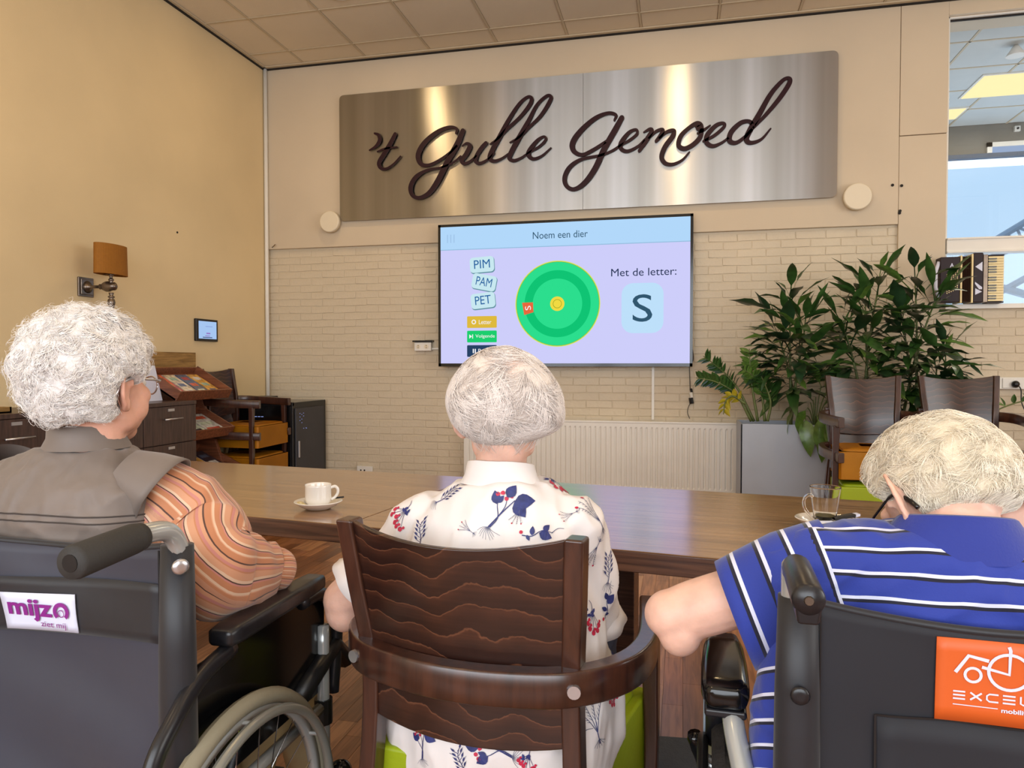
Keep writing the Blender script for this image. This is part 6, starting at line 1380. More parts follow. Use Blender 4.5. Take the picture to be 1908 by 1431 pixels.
def vecR(Rs):                              # vectorise a scalar radius function through a lookup table
    A, Bn = 72, 48; tab = np.empty((Bn+1, A))
    for i in range(Bn+1):
        th_ = math.pi*i/Bn
        for j in range(A): a = 2*math.pi*j/A; tab[i, j] = Rs(math.sin(th_)*math.cos(a), math.sin(th_)*math.sin(a), math.cos(th_))
    def g(n):
        th_ = np.arccos(np.clip(n[:, 2], -1, 1))/math.pi*Bn; a = (np.arctan2(n[:, 1], n[:, 0]) % (2*math.pi))/(2*math.pi)*A
        i0 = np.clip(th_.astype(int), 0, Bn-1); fi = th_-i0; j0 = a.astype(int) % A; fj = a-np.floor(a); j1 = (j0+1) % A
        return (tab[i0, j0]*(1-fj)+tab[i0, j1]*fj)*(1-fi)+(tab[i0+1, j0]*(1-fj)+tab[i0+1, j1]*fj)*fi
    return g
def smooth01(x): x = min(1, max(0, x)); return x*x*(3-2*x)
def hairmask(nx, ny, nz, nape=-.50, front=.45, ear=1):
    m = smooth01((nz-(nape+1.15*smooth01((ny+.35)/.9)))/.16)       # hairline rises from nape to forehead
    if ear:
        d = math.sqrt(((ny+.10)/.30)**2+((nz+.16)/.34)**2)
        if abs(nx) > .55: m *= smooth01((d-.75)/.4)
    m *= smooth01((front-ny+.55*max(0, nz))/.2+.2) if ny > 0 else 1
    return m
def eyes(root, c, r, f, u, ks=1):
    for s in (-1, 1):
        e = MB(); e.ell(c+(r*(s*.031)+f*.074+u*.004)*ks, (.0125,)*3); e.mesh('eye', M['porcelain'], root, smooth=True)
def frame_axes(r, f, yaw=0, pitch=0, roll=0):
    q = Quaternion(UP, -yaw); r, f, u = q @ r, q @ f, V(UP)
    q = Quaternion(r, -pitch); f, u = q @ f, q @ u
    q = Quaternion(f, roll); return q @ r, f, q @ u
def glasses(root, c, r, f, u, ks, m, col=None):
    P = lambda x, y, z: c+(r*x+f*y+u*z)*ks
    g = empty('glasses', (0, 0, 0)); g.parent = root; WORLD[g.name] = WORLD[root.name]
    for s in (-1, 1):
        MB().tube([P(s*(.033+.024*math.cos(a)), .104-.010*abs(math.cos(a)) if s*math.cos(a) > 0 else .104, .0+.018*math.sin(a)) for a in (2*math.pi*i/24 for i in range(25))], .0016, 6).mesh('lens_rim', m, g, smooth=True)
        MB().loft([[P(s*(.033+.023*math.cos(a)), yy-.006*max(0, s*math.cos(a)), .0+.017*math.sin(a)) for a in (2*math.pi*i/20 for i in range(20))] for yy in (.1035, .1045)]).mesh('lens', M['pane'], g)
        MB().tube([P(*q) for q in crom([(s*.057, .095, .006), (s*.079, .075, .010), (s*.086, .02, .012), (s*.0875, -.004, .012), (s*.091, -.026, .004), (s*.090, -.041, -.016), (s*.087, -.046, -.030)], 4)], [.0022]*12+[.0030]*7+[.0036]*6, 8).mesh('temple_arm', m, g, smooth=True)
    MB().tube([P(-.009, .105, .004), P(0, .109, .007), P(.009, .105, .004)], .0016, 6).mesh('bridge', m, g)
    return g

# ================= woman with white curls in the left wheelchair
r, f = dirs(13.1); pc = CW(-.83, 1.385)
pL = empty('person', CW(-.83, 1.385, .50), 'elderly person with white curls, taupe vest and orange striped sleeves, seated in the left wheelchair', 'person', world=True)
def cc(p, dx, dy, z): q = p+r*dx+f*dy; return V((q.x, q.y, z))
rowsL = [(cc(pc, 0, .02, .50), .18, .11, 2.4), (cc(pc, 0, .02, .60), .18, .11, 2.4), (cc(pc, 0, .015, .72), .175, .108, 2.4), (cc(pc, 0, .005, .84), .180, .108, 2.5), (cc(pc, 0, -.008, .92), .188, .108, 2.5), (cc(pc, 0, -.005, .975), .183, .092, 2.4), (cc(pc, 0, .0, 1.012), .145, .075, 2.2), (cc(pc, 0.008, .005, 1.04), .085, .062, 2), (cc(pc, .012, .01, 1.065), .055, .055, 2)]
hr, hf, hu = frame_axes(*dirs(17), 0, math.radians(2)); hc = CW(-.799, 1.395, 1.162)
shR, elR, miR, wrR = CW(-.672, 1.350, .955), CW(-.558, 1.315, .835), CW(-.508, 1.40, .805), CW(-.484, 1.445, .79)
shL, elL, wrL = cc(pc, -.168, 0, .955), cc(pc, -.25, .02, .80), cc(pc, -.18, .24, .76)
b = MB(); torso(b, rowsL, r, f, -.012); head(b, hc, hr, hf, hu, 1.0, 1.15)
b.limb([cc(pc, .01, .0, 1.0), cc(pc, .03, .01, 1.06), hc-hu*.05-hf*.015], [.062, .054, .054], 18)
b.limb([shR, CW(-.605, 1.36, .90), elR], [.05, .047, .040], 14); b.limb([elR, miR, wrR], [.040, .036, .026], 14); b.limb([shL, elL], [.05, .040], 14); b.limb([elL, wrL], [.040, .026], 14)
hand(b, wrR, CW(-.035, .05, -.06), CW(.03, -.03, -.06), -1); hand(b, wrL, f+r*.5, (0, 0, -1), 1)
legs(b, pc+f*.02, r, f, .44, .50, -.012, spread=.19)
body_obj(pL, b, M['skin2']); eyes(pL, hc, hr, hf, hu)
b = MB(); legs(b, pc+f*.02, r, f, .44, .50, .006, False, .19); b.ell(cc(pc, 0, .01, .57), (.17, .10, .08), Matrix((r, f, UP)).transposed()); me = remesh(b, .008, 3); folds(me, .004, 14, 14, 20, 3); objmesh('trousers', me, M['beige'], pL)
shoes(pL, pc+f*.02, r, f, .44, .50, M['black'], .19)
# vest
b = MB(); torso(b, rowsL[:-1], r, f, .008); me = remesh(b, .005, 3)
folds(me, .0045, 9, 9, 13, 2); folds(me, .002, 30, 30, 18, 7); objmesh('vest', me, M['vest'], pL)
bvh = BVHTree.FromPolygons([V(v.co)+WORLD[pL.name] for v in me.vertices], [p.vertices[:] for p in me.polygons])
def onsurf(bvh, p, d, off=.001):
    h = bvh.ray_cast(V(p), V(d).normalized(), 2.0); return (h[0]-V(d).normalized()*off if h[0] is not None else None)
for z0 in (.935, .924):
    P = []
    for i in range(41):
        x = -.19+.38*i/40; q = onsurf(bvh, cc(pc, x, -.6, z0+.004*math.cos(x*12)), f, .0012)
        if q is not None: P.append(q)
    MB().tube(P, .0014, 6).mesh('back_seam', M['stitch'], pL, smooth=True)
b = MB(); C0 = cc(pc, .014, .008, 0)
rg_ = []
for z, k in ((1.042, .078), (1.062, .068), (1.086, .0665), (1.088, .063), (1.062, .0625), (1.045, .066)): rg_.append(ring(V((C0.x, C0.y, z)), r, f, k, k*.98, 2, 32))
b.loft(rg_+[rg_[0]], cap=False).mesh('vest_collar', M['vest'], pL, smooth=True)
for sh_, el_ in ((shR, CW(-.60, 1.352, .91)), (shL, elL)):
    d = (el_-sh_).normalized(); ux = d.cross(UP).normalized(); uz = ux.cross(d); rg_ = []
    for o, k in ((-.06, .050), (-.02, .068), (.008, .077), (.022, .081), (.022, .078), (.008, .073), (-.02, .062)): rg_.append([sh_+d*o+V((0, 0, .012))+(ux*math.cos(a)+uz*math.sin(a))*k*(1-.10*(math.sin(a) < 0)) for a in (2*math.pi*i/32 for i in range(32))])
    MB().loft(rg_+[rg_[0]], cap=False).mesh('vest_armhole', M['vest'], pL, smooth=True)
def sleeve(root, pts, radii, m, name='sleeve', amp=.005, ridg=True, seed=0, fr=(16, 16, 16), hem=True, nrot=0, n=14, seg=64, droop=0):
    q = crom([list(p)+[k] for p, k in zip(pts, radii)], n); P = [V(x[:3]) for x in q]; Rr = [x[3] for x in q]; N_ = len(P); rings = []; arc = 0; st, al = [], []
    T = [((P[min(i+1, N_-1)]-P[max(i-1, 0)]).normalized()) for i in range(N_)]; uu = (UP-T[0]*UP.dot(T[0])).normalized()
    for i in range(N_):
        if i: arc += (P[i]-P[i-1]).length
        uu = (uu-T[i]*uu.dot(T[i])).normalized(); w = T[i].cross(uu); rr_ = []
        for j in range(seg):
            a = 2*math.pi*j/seg; d = w*math.cos(a)+uu*math.sin(a); p0 = P[i]+d*Rr[i]
            s_ = V((p0.x*fr[0]+seed, p0.y*fr[1], p0.z*fr[2])); k = noise.noise(s_); k = (1-3.0*abs(k)) if ridg else k
            w2 = math.sin(arc*95+3*math.cos(a+seed)+seed)*.35*smooth01((arc-.03)/.05)
            ds = d*(amp*(k+w2)); p1 = p0+ds
            if droop and d.z < 0: p1 = p1+V((0, 0, d.z*droop*smooth01(i/N_*1.5)))
            rr_.append(p1); st.append(j/seg+.02*math.sin(arc*20+seed)); al.append(arc)
        rings.append(rr_)
    # thickness: turn inwards at the hem
    inner = [[P[i]+(p-P[i])*.94 for p in rings[i]] for i in (N_-1, N_-4)]
    mbb = MB(); mbb.loft(rings+inner, cap=False); o = mbb.mesh(name, m, root, smooth=True)
    for _ in range(2): st += st[-seg:]; al += al[-seg:]
    return o, st, al
sR = [CW(-.690, 1.365, .965), CW(-.640, 1.375, .925), CW(-.590, 1.372, .885), CW(-.553, 1.325, .842), CW(-.528, 1.36, .822), CW(-.503, 1.405, .803), CW(-.488, 1.438, .795)]
o, st, al = sleeve(pL, sR, [.066, .078, .082, .076, .068, .055, .047], M['sleeve'], amp=.006, seed=4.0, fr=(15, 15, 11), droop=.03); attr(o.data, 'st', st)
cR = [CW(-.492, 1.430, .795), CW(-.482, 1.455, .788), CW(-.478, 1.470, .782)]
o, st, al = sleeve(pL, cR, [.040, .044, .043], M['sleeve'], 'cuff', amp=.001, seed=1.0, n=4); attr(o.data, 'st', [1.3*x for x in st])
o, st, al = sleeve(pL, [shL, shL.lerp(elL, .5), elL, elL.lerp(wrL, .5), wrL], [.066, .072, .068, .056, .045], M['sleeve'], amp=.006, seed=9.0); attr(o.data, 'st', st)
b = MB(); torso(b, rowsL[3:-2], r, f, -.010); me = remesh(b, .008, 2); objmesh('shirt', me, M['sleeve'], pL); co = getco(me); attr(me, 'st', co[:, 0]*2.2)
glasses(pL, hc, hr, hf, hu, 1.0, M['steel'])
# curls
def RL(nx, ny, nz):
    m = hairmask(nx, ny, nz, -.80, .50); t = skullR(nx, ny, nz)
    bump = .009*noise.noise(V((nx*4, ny*4, nz*4)))+.010*(.5-abs(noise.noise(V((nx*7, ny*7, nz*7))))*2)
    return (t-.012)*(1-m)+m*(t+.026+.013*max(0, -ny)+.004*max(0, nz)+bump-.012*max(0, ny))
hairshell(hc, hr, hf, hu, RL, name='hair_base', m=M['hairLb'], parent=pL, rv=.4)
RLv = vecR(RL); RLs = vecR(lambda x, y, z: RL(x, y, z)-.006)
def okL(n): return np.array([hairmask(*q, -.78, .50) > .5 for q in n])
def flowdown(n, p): d = np.tile(np.array([0, -.25, -1.0]), (len(n), 1))+.6*np.stack([n[:, 0], n[:, 1], np.zeros(len(n))], 1); return d
strands('curls', pL, M['hairL'], hc, hr, hf, hu, sphere_pts(15000, 5, okL), RLs, flowdown, .052, 10, .10, .0006, curl=4.4, seed=5, clump=210, crv=.6, rv=(.1, 1), mx_=.010)
strands('flyaway_hair', pL, M['hairL'], hc, hr, hf, hu, sphere_pts(1500, 8, okL), RLs, flowdown, .045, 8, .6, .0003, curl=5.5, seed=15, clump=300, rv=(.4, 1), mx_=.018)

# ================= woman with the floral blouse in the armchair
r, f = dirs(17); pc = CW(-.022, 1.415)
pM = empty('person', CW(-.022, 1.415, .51), 'elderly person with fine white hair and white floral blouse, seated in the wooden armchair', 'person', world=True)
rowsM = [(cc(pc, 0, .02, .415), .205, .168, 2.5), (cc(pc, 0, .02, .50), .228, .168, 2.5), (cc(pc, 0, .02, .57), .230, .162, 2.5), (cc(pc, 0, .01, .66), .200, .140, 2.5), (cc(pc, 0, -.0, .80), .178, .125, 2.5), (cc(pc, 0, -.004, .855), .178, .115, 2.5), (cc(pc, 0, -.002, .90), .165, .098, 2.3), (cc(pc, 0, .0, .938), .135, .080, 2.1), (cc(pc, 0, .0, .972), .088, .066, 2), (cc(pc, 0, .004, 1.01), .058, .056, 2)]
hr, hf, hu = frame_axes(*dirs(-3), 0, math.radians(4), math.radians(-2)); hc = CW(-.018, 1.425, 1.108)
shL, elL, wrL = cc(pc, -.150, 0, .890), CW(-.348, 1.50, .712), CW(-.27, 1.74, .72)
shR, elR, wrR = cc(pc, .148, 0, .890), CW(.158, 1.445, .700), CW(.150, 1.66, .70)
b = MB(); torso(b, rowsM, r, f, -.014); head(b, hc, hr, hf, hu, .98)
b.limb([cc(pc, 0, 0, .95), cc(pc, 0, .002, 1.01), hc-hu*.05-hf*.02], [.058, .050, .052], 18)
for a_, b_, c_ in ((shL, elL, wrL), (shR, elR, wrR)): b.limb([a_, a_.lerp(b_, .5), b_], [.050, .048, .044], 14); b.limb([b_, b_.lerp(c_, .45), c_], [.045, .042, .027], 14)
b.ell(elL+V((0, 0, -.022)), (.040, .042, .045))
hand(b, wrL, f+r*.4, (0, 0, -1), 1); hand(b, wrR, f-r*.3, (0, 0, -1), -1)
legs(b, pc-f*.03, r, f, .43, .51, -.012)
body_obj(pM, b, M['skin']); eyes(pM, hc, hr, hf, hu)
b = MB(); legs(b, pc-f*.03, r, f, .43, .51, .008, False); me = remesh(b, .008, 3); folds(me, .003, 14, 14, 20, 3); objmesh('trousers', me, M['navytr'], pM)
shoes(pM, pc-f*.03, r, f, .43, .51, M['black'])
b = MB(); torso(b, rowsM[:-1], r, f, .006)
sp_L = [shL+r*.03, shL, shL.lerp(elL, .35), shL.lerp(elL, .72)]; sp_R = [shR-r*.03, shR, shR.lerp(elR, .4), shR.lerp(elR, .93)+V((0, 0, -.005))]
b.limb(sp_L, [.052, .056, .058, .056], 24); b.limb(sp_R, [.052, .056, .060, .062], 24)
me = remesh(b, .005, 5); folds(me, .008, 7, 7, 5, 2); folds(me, .003, 22, 22, 9, 6); bl = objmesh('blouse', me, M['blouse'], pM)
bvh = BVHTree.FromPolygons([V(v.co)+WORLD[pM.name] for v in me.vertices], [p.vertices[:] for p in me.polygons])
b = MB(); rg_ = []
for z, k, k2 in ((.968, .082, .068), (.985, .072, .063), (1.008, .066, .062), (1.010, .061, .058), (.985, .062, .055), (.972, .072, .058)):
    rg_.append([p+V((0, 0, (.010 if z > .99 else .004)*(1 if (p-cc(pc, 0, 0, z)).dot(f) < 0 else -1.5)*min(1, abs((p-cc(pc, 0, 0, z)).dot(f))/.05))) for p in ring(cc(pc, 0, .002, z), r, f, k, k2, 2, 40)])
b.loft(rg_+[rg_[0]], cap=False).mesh('collar', M['blouse'], pM, smooth=True)
for a_, d in ((sp_L[-1], (elL-shL).normalized()), (sp_R[-1], (elR-shR).normalized())):
    ux = d.cross(f).normalized(); uz = ux.cross(d); rg_ = []
    for o, k, w in ((-.055, .052, 0), (-.01, .060, .2), (.012, .062, .5), (.026, .070, 1), (.027, .068, 1), (.01, .056, .4)): rg_.append([a_+d*(o+.002*w*math.sin(7*t))+(ux*math.cos(t)+uz*math.sin(t))*(k*(1+.025*w*math.sin(9*t))) for t in (2*math.pi*i/60 for i in range(60))])
    MB().loft(rg_+[rg_[0]], cap=False).mesh('sleeve_frill', M['blouse'], pM, smooth=True)
# printed motifs laid on the cloth
inks = {'b': MB(), 'r': MB(), 'g': MB()}
rmo = random.Random(2)
def motif(px, py, kind, sc=1.0, rot=0.0, depth=1.3):
    sc *= 1.12 if kind == 'plant' else 1.4
    o0 = V((0, 0, H)); dr = ray(px, py).normalized(); h = bvh.ray_cast(o0, dr, 3)
    if h[0] is None: return
    p, n = h[0], h[1]; n = n if n.dot(dr) < 0 else -n
    n = (n*.6-dr*.4).normalized(); t = (UP-n*UP.dot(n)).normalized(); s = t.cross(n)
    q = Quaternion(n, rot); t, s = q @ t, q @ s
    def pt(x, y):
        a = p+(s*x+t*y)*sc*.001+n*.06; g = bvh.ray_cast(a, -n, .2); return (g[0]+n*.0018) if g[0] is not None else p+(s*x+t*y)*sc*.001
    def poly(ink, pts): b0 = len(inks[ink].v); inks[ink].v += [pt(*w) for w in pts]; inks[ink]._f([[b0+i for i in range(len(pts))]])
    def line(ink, pts, w):
        Q = crom([list(z) for z in pts], 3); b0 = len(inks[ink].v)
        for i, (x, y) in enumerate(Q):
            a, b_ = Q[max(i-1, 0)], Q[min(i+1, len(Q)-1)]; dx, dy = b_[0]-a[0], b_[1]-a[1]; l = math.hypot(dx, dy) or 1; k = w*(1-.5*i/len(Q)); inks[ink].v += [pt(x-dy/l*k, y+dx/l*k), pt(x+dy/l*k, y-dx/l*k)]
        inks[ink]._f([[b0+2*i, b0+2*i+1, b0+2*i+3, b0+2*i+2] for i in range(len(Q)-1)])
    def leaf(ink, x, y, a, l, w):
        ca, sa = math.cos(a), math.sin(a); L_, R_ = [], []
        for i in range(6):
            u = i/5; ww = w*math.sin(math.pi*u**.8)*(1 if i not in (0, 5) else 0)
            L_.append((x+ca*l*u-sa*ww, y+sa*l*u+ca*ww)); R_.append((x+ca*l*u+sa*ww, y+sa*l*u-ca*ww))
        b0 = len(inks[ink].v); inks[ink].v += [pt(*z) for z in L_]+[pt(*z) for z in R_]
        inks[ink]._f([[b0+i, b0+i+1, b0+7+i, b0+6+i] for i in range(5)])
    def dot(ink, x, y, rr_): poly(ink, [(x+rr_*math.cos(a)*(1+.2*rmo.uniform(-1, 1)), y+rr_*math.sin(a)) for a in (2*math.pi*i/7 for i in range(7))])
    if kind == 'plant':
        line('b', [(-8, -22), (-2, -8), (6, 10), (14, 26)], 1.1); line('b', [(-6, -22), (0, -6), (-6, 8), (-8, 14)], .8); line('b', [(-2, -10), (4, 12), (2, 26)], .7)
        for x, y, a, l, w in ((14, 24, .4, 30, 11), (14, 24, -.6, 28, 10), (2, 26, 1.3, 22, 8), (-8, 12, 2.1, 20, 7), (-8, 14, 1.2, 14, 4)): leaf('b', x, y, a, l, w)
        for x, y in ((-6, 30), (2, 24), (-12, 26), (8, 30)): dot('r', x, y, 3.2)
        for i in range(9): a = math.radians(205+i*16); line('g', [(-8, -22), (-8+9*math.cos(a), -22+8*math.sin(a)), (-8+rmo.uniform(14, 22)*math.cos(a+.2), -22+18*math.sin(a+.15))], .35)
    elif kind == 'berries':
        for i in range(6):
            a = math.radians(60+i*22); l = rmo.uniform(12, 22); x, y = l*math.cos(a), -l*math.sin(a)*1.1+8; line('b', [(0, 12), (x*.5, y*.5+5), (x, y)], .5); dot('r', x, y-2, 3.6); dot('r', x+3, y+2, 2.2)
        for i in range(5): leaf('b', rmo.uniform(-9, 9), rmo.uniform(4, 16), rmo.uniform(0, 6.2), 8, 2)
        line('b', [(0, 10), (2, 20), (-2, 26)], .6)
    elif kind == 'twig':
        line('b', [(0, -20), (2, -4), (-2, 12), (4, 24)], .8)
        for i in range(10):
            y = -10+i*3.4; sg_ = 1 if i % 2 else -1; line('b', [(0, y), (sg_*7, y+5), (sg_*rmo.uniform(9, 14), y+11)], .45); leaf('b', sg_*5, y+4, math.pi/2-sg_*.7, 8, 1.6)
        for i in range(7): a = math.radians(215+i*18); line('g', [(0, -18), (9*math.cos(a), -18+8*math.sin(a)), (15*math.cos(a+.2), -18+15*math.sin(a+.2))], .35)
    elif kind == 'fern':
        for k in range(4):
            a0 = math.radians(50+k*26); ex, ey = 24*math.cos(a0), 24*math.sin(a0); line('g', [(0, -12), (ex*.4, ey*.4-4), (ex, ey)], .5)
            for i in range(5): u = .3+.15*i; line('g', [(ex*u, ey*u-6*(1-u)), (ex*u+4*math.cos(a0+.8), ey*u+5*math.sin(a0+.8)-3)], .35)
            if k % 2: dot('r', ex, ey, 1.8)
        line('b', [(0, -26), (0, -10), (2, 0)], .6)
        for i in range(6): a = math.radians(220+i*20); line('g', [(0, -20), (12*math.cos(a), -20+10*math.sin(a))], .35)
    elif kind == 'sprig':
        line('b', [(-18, 6), (-6, 2), (8, 6), (22, 0)], .7); leaf('b', -6, 3, 1.2, 12, 3.4); leaf('b', 4, 4, -.6, 18, 6.5); leaf('b', 10, 5, .5, 12, 4); leaf('b', -12, 5, -1.4, 8, 2.4); line('g', [(20, 0), (30, 4), (38, 2)], .5); dot('r', -18, 10, 2.4)
for px, py, kd, sc, rot in ((930, 958, 'plant', 1.15, -.35), (1040, 902, 'berries', 1.05, .2), (832, 925, 'twig', .85, -.9), (905, 892, 'sprig', .8, 0), (1008, 882, 'sprig', .8, -.2), (748, 962, 'berries', 1.0, -.5), (783, 998, 'twig', .85, .1), (1000, 1000, 'sprig', 1.0, .2), (1105, 958, 'fern', 1.1, .5), (1133, 1062, 'twig', .9, -.1), (1106, 1155, 'berries', 1.0, .1), (1106, 1030, 'fern', .8, 2.6), (770, 915, 'fern', .9, -.9),
                            (1108, 1346, 'fern', 1.1, .3), (787, 1392, 'plant', .8, .3), (925, 1398, 'plant', 1.1, 1.6), (1140, 1290, 'berries', .9, .2), (1055, 1385, 'sprig', 1.0, .4), (985, 1420, 'berries', .8, 0), (1150, 1235, 'sprig', .8, 1.2), (860, 1425, 'twig', .8, .4), (965, 958, 'fern', .6, 2.9), (870, 985, 'fern', .5, 1), (1135, 1130, 'sprig', .9, 1.4), (1060, 960, 'fern', .5, 2)):
    motif(px, py, kd, sc, rot)
for k, nm in (('b', 'inkblue'), ('r', 'inkred'), ('g', 'inkgrey')):
    if inks[k].v: inks[k].mesh('floral_print', M[nm], pM)['kind'] = 'stuff'
# hair: fine, full at the sides, thin over the crown
def RM(nx, ny, nz):
    m = hairmask(nx, ny, nz, -.93, .45, 1); t = skullR(nx, ny, nz)*.98
    side = math.exp(-((nz-.22)/.55)**2)*smooth01((abs(nx)-.1)/.6)
    th_ = .011+.019*side+(.010*smooth01((nx-.3)/.4)*math.exp(-((nz-.0)/.35)**2))+.010*max(0, -ny)*max(0, .5-nz)*(1-smooth01((-nz-.45)/.4))+(.018 if nx > 0 else .006)*math.exp(-((nz+.28)/.24)**2)*smooth01((abs(nx)-.35)/.4)
    if nx > 0: m = max(m, smooth01((nx-.45)/.2)*smooth01((nz+.72)/.15)*(1 if ny < .35 else 0))
    if nx < 0 and -.5 < nz: m = max(m, smooth01((-nx-.45)/.2)*smooth01((nz+.42)/.15)*(1 if ny < .35 else 0))
    return (t-.012)*(1-m)+m*(t+th_+.0022*noise.noise(V((nx*5, ny*5, nz*3))))
def hmix(m_): return m_
hairshell(hc, hr, hf, hu, RM, name='hair_base', m=M['hairMbase'], parent=pM, rv=.4)
RMs = vecR(lambda x, y, z: RM(x, y, z)-.002)
def okM(n): return np.array([RM(*q) > skullR(*q)*.98+.006 for q in n])
def flowM(n, p):
    cr = np.array([.10, -.35, .93]); d = n-cr; return d+np.array([0, -.15, -.7])*.7
rt = sphere_pts(15000, 11, okM); cr = np.array([.05, -.45, .89]); keep = (np.random.RandomState(3).rand(len(rt)) > .55*np.exp(-((1-rt@cr)/.10)))
strands('fine_hair', pM, M['hairM'], hc, hr, hf, hu, rt[keep], RMs, flowM, .060, 7, .06, .00058, wob=.35, curl=.15, seed=21, clump=260, crv=1, rv=(.1, 1), mx_=.006)

rt = sphere_pts(900, 12, lambda n: (n[:, 2] < -.45) & (n[:, 1] < .0) & okM(n))
strands('nape_wisps', pM, M['hairM'], hc, hr, hf, hu, rt, RMs, flowdown, .034, 6, .25, .00035, seed=23, clump=60, crv=1, rv=(.1, .8), mx_=.03, wob=.5)

# ================= man with the blue striped polo in the right wheelchair
r, f = dirs(15); pc = CW(.66, 1.085)
pR = empty('person', CW(.66, 1.085, .50), 'elderly person with short white hair, head bowed, blue striped polo, seated in the right wheelchair', 'person', world=True)
rowsR = [(cc(pc, 0, .01, .50), .19, .125, 2.4), (cc(pc, 0, .01, .60), .19, .125, 2.4), (cc(pc, 0, .01, .72), .19, .12, 2.5), (cc(pc, 0, .006, .82), .198, .112, 2.5), (cc(pc, 0, .0, .885), .206, .104, 2.5), (cc(pc, 0, -.002, .917), .195, .092, 2.3), (cc(pc, 0, -.006, .940), .150, .075, 2.1), (cc(pc, 0, -.010, .955), .09, .062, 2)]
hr, hf, hu = frame_axes(*dirs(-9), 0, math.radians(42), math.radians(0)); hc = CW(.677, 1.13, .982)
shL, elL, wrL = CW(.50, 1.120, .885), CW(.266, 1.185, .788), CW(.392, 1.405, .748)
shR, elR, wrR = cc(pc, .17, .0, .885), cc(pc, .30, .05, .75), cc(pc, .18, .32, .775)
b = MB(); torso(b, rowsR, r, f, -.014); head(b, hc, hr, hf, hu, 1.06, 1.1, 1.35, .021)
b.limb([cc(pc, 0, -.01, .93), cc(pc, 0, -.008, .96), hc-hu*.06-hf*.012], [.064, .054, .050], 18)
for a_, b_, c_ in ((shL, elL, wrL), (shR, elR, wrR)): b.limb([a_, a_.lerp(b_, .5), a_.lerp(b_, .85), b_], [.052, .048, .047, .043], 16); b.limb([b_, b_.lerp(c_, .4), c_], [.043, .043, .028], 14)
b.ell(elL+V((.01, -.01, -.022)), (.036, .036, .040)); b.ell(elL+V((-.004, -.006, .004)), (.044, .042, .040))
hand(b, wrL, r*.3+f-UP*.25, (0, 0, -1), 1); hand(b, wrR, f-r*.3, (0, 0, -1), -1)
legs(b, pc-f*.03, r, f, .45, .50, -.012)
body_obj(pR, b, M['skin']); eyes(pR, hc, hr, hf, hu, 1.03)
b = MB(); legs(b, pc-f*.03, r, f, .45, .50, .008, False); me = remesh(b, .008, 3); folds(me, .003, 14, 14, 20, 3); objmesh('trousers', me, M['navytr'], pR)
shoes(pR, pc-f*.03, r, f, .45, .50, M['black'])
b = MB(); torso(b, rowsR, r, f, .006)
axL = [CW(.54, 1.10, .895), CW(.48, 1.115, .875), CW(.435, 1.125, .857)]; axR = [cc(pc, .13, 0, .89), shR, shR.lerp(elR, .6)]
b.limb([CW(.49, 1.085, .85), CW(.44, 1.085, .76), CW(.408, 1.085, .67), CW(.405, 1.08, .58)], [.05, .05, .048, .045], 18); b.limb(axL, [.07, .077, .074], 28); b.limb(axR, [.07, .074, .076], 24)
me = remesh(b, .0045, 5); folds(me, .006, 6, 6, 9, 3); folds(me, .0025, 18, 18, 24, 8)
co = getco(me).astype(float); fv = np.array(list(f)); d1, a1 = segparam(co, [list(x) for x in axL]); d2, a2 = segparam(co, [list(x) for x in axR])
base_ = co[:, 2]*.95+((co-np.array(list(pc)))@fv)*.55
wl = 1/(1+np.exp(-(a1-.055)/.006))*(d1 < .115); wr = 1/(1+np.exp(-(a2-.06)/.006))*(d2 < .115)
wv_ = np.array([.008*noise.noise(V((p[0]*7, p[1]*7, p[2]*7))) for p in co])
attr(me, 'st', base_+wv_); attr(me, 'sa', np.where(a1*(d1 < .13) > 0, -a1*.92+.012, -a2)); attr(me, 'wm', np.maximum(np.clip(.5+(a1-.055)/.02, 0, 1)*(d1 < .12), np.clip(.5+(a2-.06)/.02, 0, 1)*(d2 < .12))); objmesh('polo_shirt', me, M['polo'], pR)
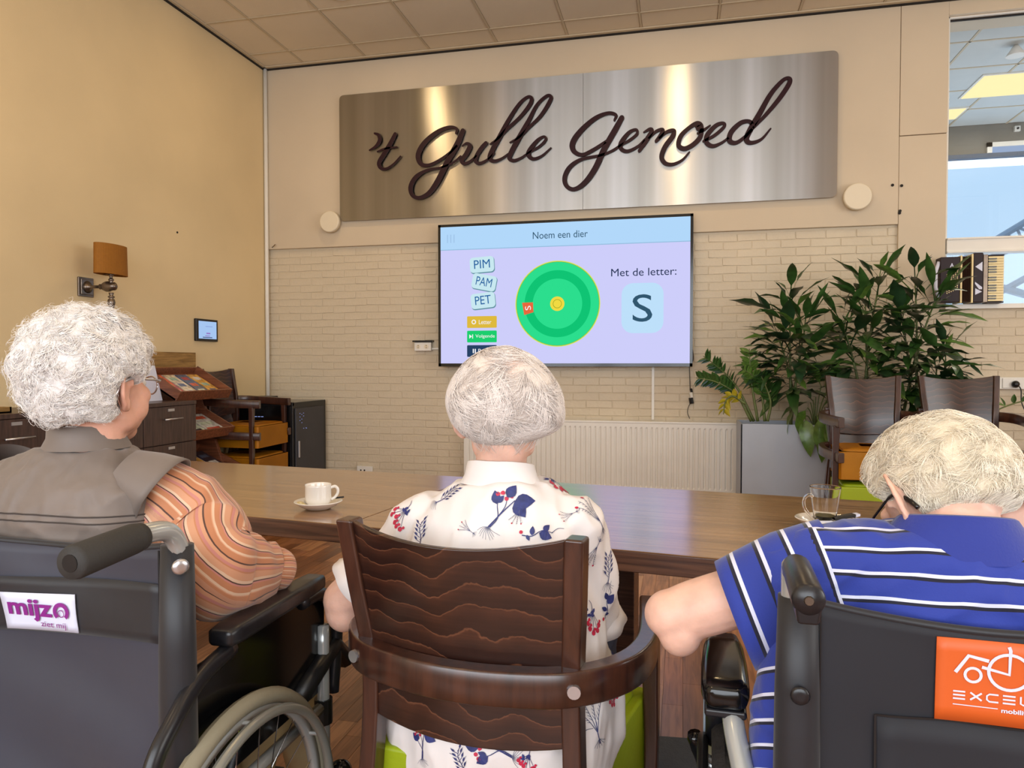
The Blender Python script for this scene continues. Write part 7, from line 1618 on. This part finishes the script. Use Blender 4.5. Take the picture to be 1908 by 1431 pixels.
# open sleeve hem band
HR = ((-.075, .079), (-.05, .0805), (-.02, .081), (.0, .0815), (.02, .082), (.04, .0825), (.06, .083), (.078, .083), (.09, .083), (.09, .080), (.06, .078), (.02, .075))
LA = sum((b_-a_).length for a_, b_ in zip(axL[:-1], axL[1:]))
d = (axL[-1]-axL[-2]).normalized(); ux = d.cross(UP).normalized(); uz = ux.cross(d); rg_ = []
for o_, k in HR: rg_.append([axL[-1]+d*o_+V((0, 0, -.22*max(0, o_)))+(ux*math.cos(t)*.82+uz*math.sin(t)*1.06)*k*(1+.02*math.sin(3*t)) for t in (2*math.pi*i/48 for i in range(48))])
o = MB().loft(rg_+[rg_[0]], cap=False).mesh('sleeve_hem', M['polo'], pR, smooth=True); vals = []
for o_, k in HR+(HR[0],): vals += [-(LA+o_)*.92+.012]*48
attr(o.data, 'st', vals); attr(o.data, 'sa', vals); attr(o.data, 'wm', [1]*len(vals))
b = MB(); rg_ = []
cN = cc(pc, 0, -.014, 0)
for z, k, k2, dy in ((.925, .120, .086, .0), (.948, .098, .078, .0), (.972, .080, .072, .004), (.975, .075, .068, .004), (.955, .072, .064, .002), (.935, .09, .07, 0)):
    rg_.append([p+V((0, 0, (.014 if z > .95 else 0)*(max(0, -(p-cN).dot(f)/.06) if (p-cN).dot(f) < 0 else -2))) for p in ring(V((cN.x, cN.y, z))+f*dy, r, f, k, k2, 2.1, 44)])
b.loft(rg_+[rg_[0]], cap=False).mesh('polo_collar', M['polocollar'], pR, smooth=True)
glasses(pR, hc, hr, hf, hu, 1.06, M['blackgloss'])
def RR(nx, ny, nz):
    m = hairmask(nx, ny, nz, -.50, .50, 1); t = skullR(nx, ny, nz)*1.06
    return (t-.012)*(1-m)+m*(t+.013+.007*smooth01((abs(nx)-.3)/.4)*smooth01((nz+.3)/.3)+.004*noise.noise(V((nx*4, ny*4, nz*4))))
hairshell(hc, hr, hf, hu, RR, name='hair_base', m=M['hairRb'], parent=pR, rv=.4)
RRs = vecR(lambda x, y, z: RR(x, y, z)-.004)
def okR(n): return np.array([hairmask(*q, -.52, .50) > .3 for q in n])
def flowR(n, p):
    cr = np.array([.05, -.35, .94]); d = n-cr; return d+np.array([0, -.1, -.5])*.8
strands('short_hair', pR, M['hairR'], hc, hr, hf, hu, sphere_pts(16000, 31, okR), RRs, flowR, .034, 5, .38, .0004, wob=.6, curl=.25, seed=31, clump=700, crv=.6, rv=(0, 1), mx_=.012)
